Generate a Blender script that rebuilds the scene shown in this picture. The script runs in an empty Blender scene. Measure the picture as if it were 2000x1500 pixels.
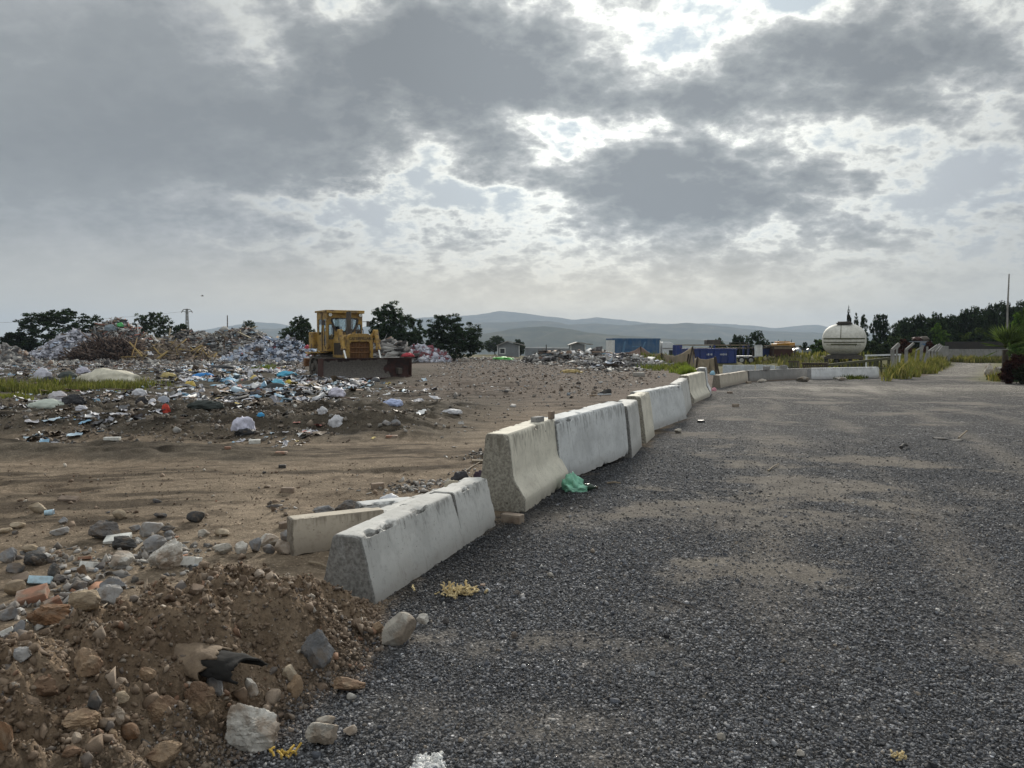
# Waste ground beside a gravel road: concrete barriers, old yellow bulldozer, rubbish heaps, hills in haze.
import bpy, math, random
import numpy as np
from mathutils import Vector, Matrix, Euler
R = math.radians
scene = bpy.context.scene
COLL = scene.collection

# ------------------------------------------------------------------ camera
F, CAMH = 1510.0, 1.7
PITCH = math.atan(78.0 / F)
cam_data = bpy.data.cameras.new("camera")
cam_data.sensor_width = 36.0
cam_data.lens = 36.0 * F / 2000.0
cam_data.clip_start, cam_data.clip_end = 0.05, 40000.0
cam = bpy.data.objects.new("camera", cam_data)
COLL.objects.link(cam)
cam.location = (0, 0, CAMH)
cam.rotation_euler = (R(90) - PITCH, 0, 0)
scene.camera = cam
scene.render.resolution_x, scene.render.resolution_y = 1024, 768
scene.view_settings.view_transform = 'Standard'
scene.view_settings.look = 'None'
scene.view_settings.exposure = 0.2
scene.view_settings.gamma = 1.0
scene.cycles.max_bounces = 6
scene.cycles.diffuse_bounces = 3
scene.cycles.glossy_bounces = 3
scene.cycles.transmission_bounces = 4
scene.cycles.transparent_max_bounces = 8
scene.cycles.volume_bounces = 1

# ------------------------------------------------------------------ sky and sun
SUN_EL, SUN_AZ = R(21.0), R(8.5)          # azimuth measured from +Y towards +X
world = bpy.data.worlds.new("World")
scene.world = world
world.use_nodes = True


class NT:
    """small helper around a node tree"""
    def __init__(self, tree):
        self.t = tree; self.n = tree.nodes; self.l = tree.links

    def node(self, typ, **kw):
        nd = self.n.new(typ)
        for k, v in kw.items():
            setattr(nd, k, v)
        return nd

    def put(self, sock, val):
        if isinstance(val, bpy.types.NodeSocket):
            self.l.new(val, sock)
        elif val is not None:
            if hasattr(sock.default_value, '__len__') and not hasattr(val, '__len__'):
                val = [val] * len(sock.default_value)
            if hasattr(val, '__len__') and len(sock.default_value) == 4 and len(val) == 3:
                val = (*val, 1.0)
            sock.default_value = val

    def m(self, op, a, b=None, c=None, clamp=False):
        nd = self.node('ShaderNodeMath', operation=op, use_clamp=clamp)
        self.put(nd.inputs[0], a)
        if b is not None: self.put(nd.inputs[1], b)
        if c is not None: self.put(nd.inputs[2], c)
        return nd.outputs[0]

    def vm(self, op, a, b=None, scale=None):
        nd = self.node('ShaderNodeVectorMath', operation=op)
        self.put(nd.inputs[0], a)
        if b is not None: self.put(nd.inputs[1], b)
        if scale is not None: self.put(nd.inputs['Scale'], scale)
        return nd.outputs['Value'] if op in ('LENGTH', 'DOT_PRODUCT', 'DISTANCE') else nd.outputs['Vector']

    def noise(self, vec, scale, detail=4, rough=0.55, dist=0.0, out='Fac'):
        nd = self.node('ShaderNodeTexNoise')
        if vec is not None: self.put(nd.inputs['Vector'], vec)
        nd.inputs['Scale'].default_value = scale
        nd.inputs['Detail'].default_value = detail
        nd.inputs['Roughness'].default_value = rough
        nd.inputs['Distortion'].default_value = dist
        return nd.outputs[out]

    def vor(self, vec, scale, feature='F1', out='Distance', rand=1.0):
        nd = self.node('ShaderNodeTexVoronoi', feature=feature)
        if vec is not None: self.put(nd.inputs['Vector'], vec)
        nd.inputs['Scale'].default_value = scale
        nd.inputs['Randomness'].default_value = rand
        return nd.outputs[out]

    def ramp(self, fac, stops, interp='LINEAR'):
        nd = self.node('ShaderNodeValToRGB')
        cr = nd.color_ramp; cr.interpolation = interp
        while len(cr.elements) < len(stops): cr.elements.new(0.5)
        for e, (p, c) in zip(cr.elements, stops):
            e.position = p
            e.color = (c, c, c, 1) if not hasattr(c, '__len__') else (*c[:3], 1)
        self.put(nd.inputs[0], fac)
        return nd.outputs[0]

    def mix(self, fac, a, b, blend='MIX'):
        nd = self.node('ShaderNodeMix', data_type='RGBA', blend_type=blend)
        self.put(nd.inputs[0], fac); self.put(nd.inputs[6], a); self.put(nd.inputs[7], b)
        return nd.outputs[2]

    def maprange(self, v, a, b, c=0.0, d=1.0, smooth=True):
        nd = self.node('ShaderNodeMapRange', interpolation_type='SMOOTHSTEP' if smooth else 'LINEAR')
        self.put(nd.inputs[0], v)
        for i, x in zip((1, 2, 3, 4), (a, b, c, d)): nd.inputs[i].default_value = x
        return nd.outputs[0]


def build_world():
    t = world.node_tree
    for nd in list(t.nodes): t.nodes.remove(nd)
    g = NT(t)
    out = g.node('ShaderNodeOutputWorld'); bg = g.node('ShaderNodeBackground')
    tc = g.node('ShaderNodeTexCoord')
    D = tc.outputs['Generated']
    sep = g.node('ShaderNodeSeparateXYZ'); g.put(sep.inputs[0], D)
    dx, dy, dz = sep.outputs
    sky = g.node('ShaderNodeTexSky', sky_type='NISHITA')
    sky.sun_disc = False; sky.sun_elevation = SUN_EL; sky.sun_rotation = SUN_AZ
    sky.dust_density = 3.0; sky.air_density = 1.0; sky.altitude = 100
    # bearings across and up the sky (tangents), valid for the half in view and mirrored behind
    ay = g.m('MAXIMUM', g.m('ABSOLUTE', dy), 0.12)
    U = g.m('DIVIDE', dx, ay); V = g.m('DIVIDE', g.m('MAXIMUM', dz, 0.0), ay)
    comb = g.node('ShaderNodeCombineXYZ'); g.put(comb.inputs[0], U); g.put(comb.inputs[1], V)
    UV = comb.outputs[0]
    # cloud coordinates: a dome flattened a little towards the horizon
    h = g.m('ADD', g.m('MAXIMUM', dz, 0.0), 0.42)
    comb2 = g.node('ShaderNodeCombineXYZ')
    g.put(comb2.inputs[0], g.m('DIVIDE', dx, h)); g.put(comb2.inputs[1], g.m('DIVIDE', dy, h)); comb2.inputs[2].default_value = 3.7
    P = g.vm('SCALE', comb2.outputs[0], scale=1.9)
    # warp the bearings a little so that the large masses get ragged outlines
    wcol = g.noise(P, 1.6, 7, 0.6, out='Color')
    warp = g.vm('SCALE', g.vm('SUBTRACT', wcol, (0.5, 0.5, 0.5)), scale=0.15)
    UVw = g.vm('ADD', UV, warp)
    sw = g.node('ShaderNodeSeparateXYZ'); g.put(sw.inputs[0], UVw)
    uw, vw = sw.outputs[0], sw.outputs[1]

    def blob(u, v, ru, rv, amp, tilt=0.0):
        # centre and radii in photograph units converted to bearings
        cu, cv, su, sv = (u - 1000) / F, (672 - v) / F, ru / F, rv / F
        a = g.m('SUBTRACT', uw, cu); b = g.m('SUBTRACT', vw, cv)
        if tilt: b = g.m('SUBTRACT', b, g.m('MULTIPLY', a, tilt))
        a = g.m('DIVIDE', a, su); b = g.m('DIVIDE', b, sv)
        r2 = g.m('ADD', g.m('MULTIPLY', a, a), g.m('MULTIPLY', b, b))
        return g.m('MULTIPLY', g.m('POWER', 2.718, g.m('MULTIPLY', r2, -1.0)), amp)

    blobs = SKY_BLOBS
    T = None
    for bdef in blobs:
        x = blob(*bdef)
        T = x if T is None else g.m('ADD', T, x)
    T = g.m('MAXIMUM', T, -0.75)
    n1 = g.noise(P, 2.7, 12, 0.60, 0.25)
    n2 = g.noise(g.vm('MULTIPLY', P, (1.0, 1.6, 1.0)), 7.5, 10, 0.60, 0.4)
    # heaped tops: rounded cells of two sizes, broken up by noise
    pw = g.vm('ADD', P, g.vm('SCALE', g.vm('SUBTRACT', g.noise(P, 6.0, 6, 0.62, out='Color'), (0.5, 0.5, 0.5)), scale=0.30))
    puff = g.m('SUBTRACT', 0.5, g.vor(pw, 6.5, 'F1'))
    pw2 = g.vm('ADD', P, g.vm('SCALE', g.vm('SUBTRACT', g.noise(P, 15.0, 5, 0.62, out='Color'), (0.5, 0.5, 0.5)), scale=0.12))
    puff2 = g.m('SUBTRACT', 0.5, g.vor(pw2, 17.0, 'F1'))
    nn = g.m('ADD', g.m('MULTIPLY', g.m('SUBTRACT', n1, 0.5), 1.55), g.m('MULTIPLY', g.m('SUBTRACT', n2, 0.5), 0.62))
    nn = g.m('ADD', nn, g.m('ADD', g.m('MULTIPLY', puff, 0.42), g.m('MULTIPLY', puff2, 0.24)))
    low = g.maprange(V, 0.05, 0.15, 0.5, 1.0)
    lft = g.maprange(U, -0.60, -0.1, 0.30, 1.0)
    Tn = g.m('ADD', g.m('ADD', T, 0.40), g.m('MULTIPLY', g.m('MULTIPLY', nn, low), lft))
    # thickness -> colour: clear, thin bright veil, white fringe, grey belly
    sd = (math.cos(SUN_EL) * math.sin(SUN_AZ), math.cos(SUN_EL) * math.cos(SUN_AZ), math.sin(SUN_EL))
    cosang = g.vm('DOT_PRODUCT', D, sd)
    glow = g.maprange(cosang, 0.86, 1.0, 0.0, 1.0)
    far_c = g.ramp(Tn, [(0.0, (0.255, 0.305, 0.375)), (0.14, (0.32, 0.365, 0.415)), (0.25, (0.47, 0.49, 0.49)), (0.36, (0.45, 0.465, 0.455)), (0.48, (0.345, 0.362, 0.375)), (0.68, (0.248, 0.268, 0.282)), (1.0, (0.205, 0.224, 0.240))])
    near_c = g.ramp(Tn, [(0.0, (0.46, 0.52, 0.56)), (0.10, (0.58, 0.63, 0.64)), (0.20, (0.80, 0.825, 0.79)), (0.30, (0.90, 0.91, 0.85)), (0.40, (0.62, 0.635, 0.61)), (0.52, (0.42, 0.435, 0.435)), (0.70, (0.28, 0.300, 0.308)), (1.0, (0.195, 0.213, 0.228))])
    body = g.mix(glow, far_c, near_c)
    # light spreading through the cloud round the hidden sun
    core = g.maprange(cosang, 0.955, 1.0, 0.0, 1.0)
    body = g.vm('SCALE', body, scale=g.m('ADD', 1.0, g.m('MULTIPLY', core, 0.20)))
    # horizon: pale warm veil
    hz = g.maprange(dz, 0.015, 0.15, 1.0, 0.0)
    side = g.maprange(g.m('ABSOLUTE', g.m('SUBTRACT', U, 0.05)), 0.0, 0.75, 1.0, 0.0)
    hcol = g.mix(side, (0.48, 0.46, 0.39), (0.82, 0.71, 0.50))
    col = g.mix(g.m('MULTIPLY', hz, 0.80), body, hcol)
    # the clear atmosphere shows between the clouds
    clear = g.m('MULTIPLY', g.maprange(Tn, 0.0, 0.25, 0.25, 0.0), g.m('SUBTRACT', 1.0, glow))
    skyc = g.vm('SCALE', sky.outputs[0], scale=0.045)
    col = g.mix(g.m('MULTIPLY', clear, g.maprange(dz, 0.02, 0.2)), col, skyc)
    # unseen sky overhead and behind the viewer brightened, to light the ground more
    lift = g.m('ADD', 1.04, g.m('ADD', g.maprange(dy, 0.45, -0.35, 0.0, 0.45), g.maprange(dz, 0.42, 0.85, 0.0, 0.6)))
    col = g.vm('SCALE', col, scale=lift)
    g.put(bg.inputs[0], col); bg.inputs[1].default_value = 1.0
    g.l.new(bg.outputs[0], out.inputs[0])


# cloud masses: centre, radii (photograph units turned into bearings), thickness, tilt
SKY_BLOBS = [
    (150, 230, 420, 240, 0.42), (620, 240, 330, 130, 0.36), (830, 110, 230, 70, 0.45), (1060, 60, 120, 80, 0.42), (960, 190, 200, 60, 0.34),
    (940, 290, 70, 45, 0.40), (1640, 130, 230, 95, 0.55), (1300, 190, 190, 55, 0.38), (1380, 350, 230, 90, 0.52, 0.1), (1180, 345, 170, 50, 0.34),
    (1500, 420, 170, 70, 0.3, 0.3), (1800, 230, 140, 40, 0.25, -0.3), (330, 330, 260, 70, 0.25), (1900, 110, 90, 50, 0.25),
    (500, 90, 110, 90, -0.26, -0.6), (1250, 70, 170, 90, -0.22), (1060, 250, 190, 38, -0.30), (1330, 250, 150, 25, -0.22), (1580, 265, 130, 30, -0.25),
    (760, 385, 290, 26, -0.62), (1850, 330, 170, 90, -0.42, -0.2), (1530, 25, 110, 35, -0.5), (1950, 40, 90, 60, -0.40), (1680, 400, 120, 30, -0.25),
    (800, 450, 420, 45, -0.06), (250, 480, 400, 60, 0.02),
]
build_world()
sun_data = bpy.data.lights.new("sun", 'SUN')
sun_data.energy = 3.8; sun_data.angle = R(9); sun_data.color = (1.0, 0.94, 0.84)
sun = bpy.data.objects.new("sun", sun_data)
COLL.objects.link(sun)
sd_ = Vector((math.cos(SUN_EL) * math.sin(SUN_AZ), math.cos(SUN_EL) * math.cos(SUN_AZ), math.sin(SUN_EL)))
sun.rotation_euler = (-sd_).to_track_quat('-Z', 'Y').to_euler()
sun.location = (20, 60, 40)

# ------------------------------------------------------------------ helpers
FWD = np.array([0, math.cos(PITCH), -math.sin(PITCH)]); UPV = np.array([0, math.sin(PITCH), math.cos(PITCH)])


def ray(u, v):
    d = FWD + np.array([(u - 1000) / F, 0, 0]) + UPV * (750 - v) / F
    return d / d[1]                      # scaled so that one unit is one metre of depth (y)


def at(u, v, depth):
    """world point seen at photo pixel u, v at the given depth"""
    d = ray(u, v) * depth
    return np.array([d[0], depth, CAMH + d[2]])


def tag(o, label=None, cat=None, group=None, kind=None):
    if label: o["label"] = label
    if cat: o["category"] = cat
    if group: o["group"] = group
    if kind: o["kind"] = kind
    return o


def empty(name, loc=(0, 0, 0), rz=0.0):
    o = bpy.data.objects.new(name, None)
    COLL.objects.link(o)
    o.location = loc; o.rotation_euler = (0, 0, rz); o.empty_display_size = 0.2
    return o


def link_mesh(name, me, mat=None, parent=None, loc=None, rot=None):
    o = bpy.data.objects.new(name, me)
    COLL.objects.link(o)
    if mat is not None and not me.materials: me.materials.append(mat)
    if parent is not None: o.parent = parent
    if loc is not None: o.location = loc
    if rot is not None: o.rotation_euler = rot
    return o


def np_mesh(name, V, faces, cols=None, smooth=False):
    """mesh from arrays; faces: (n,3) or (n,4) array or a list of tuples; cols: per-vertex rgb"""
    me = bpy.data.meshes.new(name)
    V = np.asarray(V, dtype=np.float32)
    if isinstance(faces, np.ndarray):
        k = faces.shape[1]; nf = len(faces)
        me.vertices.add(len(V)); me.vertices.foreach_set('co', V.ravel())
        me.loops.add(nf * k); me.loops.foreach_set('vertex_index', faces.astype(np.int32).ravel())
        me.polygons.add(nf); me.polygons.foreach_set('loop_start', np.arange(nf, dtype=np.int32) * k)
        me.update(calc_edges=True)
    else:
        me.from_pydata([tuple(map(float, p)) for p in V], [], [tuple(int(i) for i in f) for f in faces]); me.update()
    if smooth: me.polygons.foreach_set('use_smooth', np.ones(len(me.polygons), dtype=bool))
    if cols is not None:
        a = me.color_attributes.new('Col', 'FLOAT_COLOR', 'POINT')
        c = np.ones((len(V), 4), dtype=np.float32); c[:, :3] = cols
        a.data.foreach_set('color', c.ravel())
    return me


class MB:
    """collects simple solids into one mesh"""
    def __init__(self): self.v = []; self.f = []; self.c = []; self.col = None

    def add(self, V, Fc):
        n = len(self.v)
        self.v += [tuple(map(float, p)) for p in V]
        self.f += [tuple(n + i for i in f) for f in Fc]
        self.c += [self.col or (1, 1, 1)] * len(V)
        return self

    def box(self, c, s, rot=None, taper=1.0):
        sx, sy, sz = (x / 2 for x in s)
        P = [(-sx, -sy, -sz), (sx, -sy, -sz), (sx, sy, -sz), (-sx, sy, -sz), (-sx * taper, -sy * taper, sz), (sx * taper, -sy * taper, sz), (sx * taper, sy * taper, sz), (-sx * taper, sy * taper, sz)]
        if rot is not None:
            M = Euler(rot).to_matrix()
            P = [tuple(M @ Vector(p)) for p in P]
        P = [(p[0] + c[0], p[1] + c[1], p[2] + c[2]) for p in P]
        return self.add(P, [(0, 3, 2, 1), (4, 5, 6, 7), (0, 1, 5, 4), (1, 2, 6, 5), (2, 3, 7, 6), (3, 0, 4, 7)])

    def hexa(self, P):
        return self.add(P, [(0, 3, 2, 1), (4, 5, 6, 7), (0, 1, 5, 4), (1, 2, 6, 5), (2, 3, 7, 6), (3, 0, 4, 7)])

    def tube(self, a, b, r0, r1=None, n=8, caps=True):
        a, b = Vector(a), Vector(b); r1 = r0 if r1 is None else r1
        d = (b - a).normalized()
        x = d.orthogonal().normalized(); y = d.cross(x)
        P = []
        for p, r in ((a, r0), (b, r1)):
            for i in range(n):
                t = 2 * math.pi * i / n
                P.append(p + (x * math.cos(t) + y * math.sin(t)) * r)
        fs = [(i, (i + 1) % n, n + (i + 1) % n, n + i) for i in range(n)]
        if caps: fs += [tuple(range(n - 1, -1, -1)), tuple(range(n, 2 * n))]
        return self.add(P, fs)

    def path(self, pts, r, n=6):
        for a, b in zip(pts[:-1], pts[1:]): self.tube(a, b, r, r, n)
        return self

    def bar(self, a, b, w, h):
        """square bar between two points"""
        a, b = Vector(a), Vector(b); d = (b - a).normalized()
        z = Vector((0, 0, 1)) if abs(d.z) < 0.95 else Vector((0, 1, 0))
        x = d.cross(z).normalized(); y = x.cross(d)
        P = [p + x * sx * w / 2 + y * sy * h / 2 for p in (a, b) for sx, sy in ((-1, -1), (1, -1), (1, 1), (-1, 1))]
        return self.hexa(P)

    def prism(self, poly, axis_a, axis_b):
        """polygon of 3D points on one side and on the other (same count): closed solid"""
        n = len(poly)
        P = [tuple(np.array(p) + axis_a) for p in poly] + [tuple(np.array(p) + axis_b) for p in poly]
        fs = [tuple(range(n - 1, -1, -1)), tuple(range(n, 2 * n))] + [(i, (i + 1) % n, n + (i + 1) % n, n + i) for i in range(n)]
        return self.add(P, fs)

    def lathe(self, prof, n=24, M=None):
        """profile [(r,z)] turned about z"""
        P = []
        for r, z in prof:
            for i in range(n):
                t = 2 * math.pi * i / n
                p = Vector((r * math.cos(t), r * math.sin(t), z))
                P.append(tuple(M @ p) if M is not None else tuple(p))
        fs = [(k * n + i, k * n + (i + 1) % n, (k + 1) * n + (i + 1) % n, (k + 1) * n + i) for k in range(len(prof) - 1) for i in range(n)]
        return self.add(P, fs)

    def build(self, name, mat, parent=None, smooth=False, bevel=0.0, segs=2, use_cols=False):
        me = np_mesh(name, self.v, self.f, np.array(self.c) if use_cols else None)
        import bmesh
        bm = bmesh.new(); bm.from_mesh(me)
        bmesh.ops.recalc_face_normals(bm, faces=bm.faces)
        bm.to_mesh(me); bm.free()
        if smooth:
            me.polygons.foreach_set('use_smooth', np.ones(len(me.polygons), dtype=bool))
            me.set_sharp_from_angle(angle=R(40))
        o = link_mesh(name, me, mat, parent)
        if bevel:
            m = o.modifiers.new('edge', 'BEVEL'); m.width = bevel; m.segments = segs; m.limit_method = 'ANGLE'; m.angle_limit = R(35)
        return o


# value noise in numpy ------------------------------------------------
def _hash(ix, iy, seed):
    h = (ix.astype(np.int64) * 374761393 + iy.astype(np.int64) * 668265263 + seed * 1274126177) & 0xFFFFFFFF
    h = ((h ^ (h >> 13)) * 1274126177) & 0xFFFFFFFF
    h = h ^ (h >> 16)
    return (h & 0xFFFFFF) / float(0xFFFFFF)


def vnoise(x, y, seed=0):
    ix = np.floor(x); iy = np.floor(y)
    fx = x - ix; fy = y - iy
    fx = fx * fx * fx * (fx * (6 * fx - 15) + 10); fy = fy * fy * fy * (fy * (6 * fy - 15) + 10)
    a = _hash(ix, iy, seed); b = _hash(ix + 1, iy, seed); c = _hash(ix, iy + 1, seed); d = _hash(ix + 1, iy + 1, seed)
    return (a + (b - a) * fx) * (1 - fy) + (c + (d - c) * fx) * fy


def fbm(x, y, oct=4, seed=0, gain=0.5):
    s = 0; amp = 1; tot = 0
    for k in range(oct):
        s = s + amp * vnoise(x, y, seed + k * 17); tot += amp
        x = x * 2.03 + 11.3; y = y * 2.03 - 7.7; amp *= gain
    return s / tot                       # 0..1


def sstep(a, b, x):
    t = np.clip((x - a) / (b - a), 0, 1)
    return t * t * (3 - 2 * t)


def poly_sd(x, y, poly):
    """signed distance to a polygon, positive inside"""
    x = np.asarray(x, dtype=float); y = np.asarray(y, dtype=float)
    d2 = np.full(x.shape, 1e18); inside = np.zeros(x.shape, bool)
    n = len(poly)
    for i in range(n):
        (x0, y0), (x1, y1) = poly[i], poly[(i + 1) % n]
        ex, ey = x1 - x0, y1 - y0
        t = np.clip(((x - x0) * ex + (y - y0) * ey) / (ex * ex + ey * ey), 0, 1)
        d2 = np.minimum(d2, (x - x0 - t * ex) ** 2 + (y - y0 - t * ey) ** 2)
        c = ((y0 > y) != (y1 > y)) & (x < (x1 - x0) * (y - y0) / ((y1 - y0) if y1 != y0 else 1e-9) + x0)
        inside ^= c
    d = np.sqrt(d2)
    return np.where(inside, d, -d)


# ------------------------------------------------------------------ terrain
ROAD_EDGE = np.array([(-3, 0), (-1.55, 2.0), (-1.2, 3.1), (-.86, 3.8), (-.80, 4.95), (-.18, 7.17), (.13, 7.78), (.65, 9.4), (2.04, 12.3), (2.42, 13.3), (3.9, 17.3), (4.8, 20.9), (6.7, 25.7),
                      (8.1, 30.2), (10.5, 34.2), (14.3, 37.2), (18.6, 38.9), (22.0, 41.0), (31.8, 55.8), (38.5, 67), (44.5, 78), (42, 90), (32, 105)])
ROAD_RIGHT = np.array([(40, 0), (36, 31), (21.2, 34.6), (22.6, 38), (24.8, 41), (28, 46), (36.6, 59.7), (44, 71), (48.5, 80), (47, 92), (38, 107)])
MOUND = [(-0.98, 4.9), (-1.3, 4.82), (-2.05, 4.62), (-2.32, 4.0), (-2.55, 3.2), (-3.0, 1.6), (-1.35, 1.6), (-1.14, 3.1), (-0.86, 3.75), (-0.78, 4.3)]


def road_x(y): return np.interp(y, ROAD_EDGE[:, 1], ROAD_EDGE[:, 0])


def road_r(y): return np.interp(y, ROAD_RIGHT[:, 1], ROAD_RIGHT[:, 0])


def mound_mask(x, y):
    wob = (fbm(x * 2.2, y * 2.2, 3, 5) - 0.5) * 0.35
    return poly_sd(x, y, MOUND) + wob


def H(x, y, fine=True):
    """height of the ground"""
    x = np.asarray(x, dtype=float); y = np.asarray(y, dtype=float)
    r = np.hypot(x, y)
    left = sstep(0.0, 1.2, road_x(y) - x)               # 1 on the tip side, 0 on the road
    z = 0.05 * (fbm(x * 0.22, y * 0.22, 3, 1) - 0.5) * sstep(3, 14, r)
    # the plateau falls away behind
    z = z - 1.9 * sstep(66, 96, y) * sstep(-0.02, 0.12, x / np.maximum(y, 1)) * (1 - sstep(0.36, 0.46, x / np.maximum(y, 1)))
    z = z - 0.6 * sstep(100, 130, y) - 32 * sstep(150, 900, y) - 18 * sstep(600, 1600, y)
    z = z + 5 * (fbm(x * 0.004, y * 0.004, 3, 9) - .5) * sstep(250, 900, r)
    # earth mound in the near corner
    md = mound_mask(x, y)
    mz = 0.36 * sstep(-0.06, 0.52, md) * (0.85 + 0.35 * fbm(x * 1.7, y * 1.7, 2, 4))
    if fine:
        clod = fbm(x * 7, y * 7, 5, 21, 0.6)
        lump = np.abs(fbm(x * 3.6, y * 3.6, 4, 23, .55) - .5) * 2
        mz = mz + sstep(-0.1, 0.25, md) * (0.24 * (clod - 0.5) + .20 * (.35 - lump) + 0.06 * np.abs(fbm(x * 19, y * 19, 4, 31, .6) - .5) * 2)
    z = z + mz
    # rough ground of the tip
    if fine:
        z = z + left * sstep(40, 12, r) * 0.055 * (fbm(x * 1.6, y * 1.6, 5, 41, 0.55) - 0.5) * sstep(2, 5, r)
        z = z + left * (0.012 * (fbm(x * 9, y * 9, 3, 43) - .5)) * sstep(30, 8, r)
        rut = np.abs(((x * .25 + y) * .55 + .5 * fbm(x * .3, y * .3, 2, 45)) % 1.0 - .5)
        z = z - left * (.034 + .012 * np.sin((x - .25 * y) * 24)) * sstep(.24, .06, rut) * sstep(6.5, 8, y) * sstep(16, 13, y) * sstep(.3, .6, fbm(x * .3, y * .5, 2, 46))
        # churned strip and low banks in front of the litter
        b1 = sstep(13.2, 15.2, y) * sstep(23, 18, y) * sstep(-0.8, -2.4, x - 0.12 * (y - 14))
        z = z + b1 * (0.16 + 0.62 * (fbm(x * 0.9, y * 1.1, 5, 51, 0.6) - 0.40))
        b2 = sstep(11.0, 11.6, y + 0.06 * x) * sstep(12.8, 12.2, y + 0.06 * x) * sstep(-2.6, -4.5, x)
        z = z + b2 * (0.06 + 0.22 * (fbm(x * 1.5, y * 2.2, 4, 53) - 0.4))
        b3 = left * sstep(22, 26, y) * sstep(60, 45, y) * sstep(4, -2, x)
        z = z + b3 * 0.38 * (fbm(x * 0.55, y * 0.55, 5, 61, 0.6) - 0.45)
        b4 = left * sstep(56, 64, y) * sstep(80, 72, y) * sstep(2, 8, x)
        z = z + b4 * 0.75 * sstep(0.40, 0.75, fbm(x * 0.35, y * 0.35, 4, 71))
    # far foothills are separate hills
    return z


def G(u, v, lift=0.0):
    """ground point seen at photo pixel u, v"""
    d = ray(u, v)
    ys = np.geomspace(1.6, 400, 2600)
    zs = CAMH + d[2] * ys
    hh = H(d[0] * ys, ys)
    k = np.argmax(zs <= hh)
    if zs[k] > hh[k]: k = len(ys) - 1
    y0, y1 = ys[max(k - 1, 0)], ys[k]
    for _ in range(18):
        m = (y0 + y1) / 2
        if CAMH + d[2] * m <= float(H(d[0] * m, m)): y1 = m
        else: y0 = m
    return np.array([d[0] * y1, y1, float(H(d[0] * y1, y1)) + lift])


def dust_mask(x, y):
    """where fine tan dust covers the road: blotches and long wheel tracks"""
    n2 = fbm(x * 6, y * 6, 3, 105)
    d = sstep(0.52, 0.76, fbm(x * 0.55, y * 0.9, 5, 111, 0.6) + 0.16 * (n2 - .5) + .10 * (fbm(x * 2.4, y * 1.2, 3, 117) - .5))
    for c, k in ((-.05, .8), (1.55, .7), (3.6, .75), (5.3, .6)):
        w = x - (c + .34 * y + .35 * (fbm(y * .13, y * 0 + c, 2, 123) - .5))
        d = np.maximum(d, k * np.exp(-(w / .33) ** 2) * sstep(.30, .62, fbm(x * 1.4, y * .5, 4, 125, .6)) * sstep(3.2, 6, y))
    # larger worn places
    for (u, v, ru, rv, k) in ((1500, 1020, 210, 30, .85), (1100, 1015, 110, 25, .8), (1520, 860, 70, 18, .9), (1080, 1420, 160, 45, .75), (1960, 1270, 80, 45, .85), (1920, 960, 60, 18, .6), (820, 1390, 100, 45, .65), (1400, 800, 120, 12, .6), (1180, 1480, 80, 30, .6), (1300, 1190, 60, 14, .5)):
        dd = ray(u, v); gy = -CAMH / dd[2]; gx = dd[0] * gy
        sx = ru / F * gy; sy = rv / F * gy * gy / CAMH
        d = np.maximum(d, np.exp(-((x - gx) / sx) ** 2 - ((y - gy) / sy) ** 2) * k * (0.35 + 1.3 * fbm(x * 4, y * 4, 4, 113, .6)))
    return np.clip(d, 0, 1)


def foot_dark(x, y):
    """mask that darkens the gravel along the foot of the near barriers"""
    return sstep(.75, .12, x - road_x(y) + .5 * (fbm(x * 3, y * 3, 3, 121) - .5)) * sstep(4.4, 5.2, y) * sstep(13, 9, y)


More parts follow.
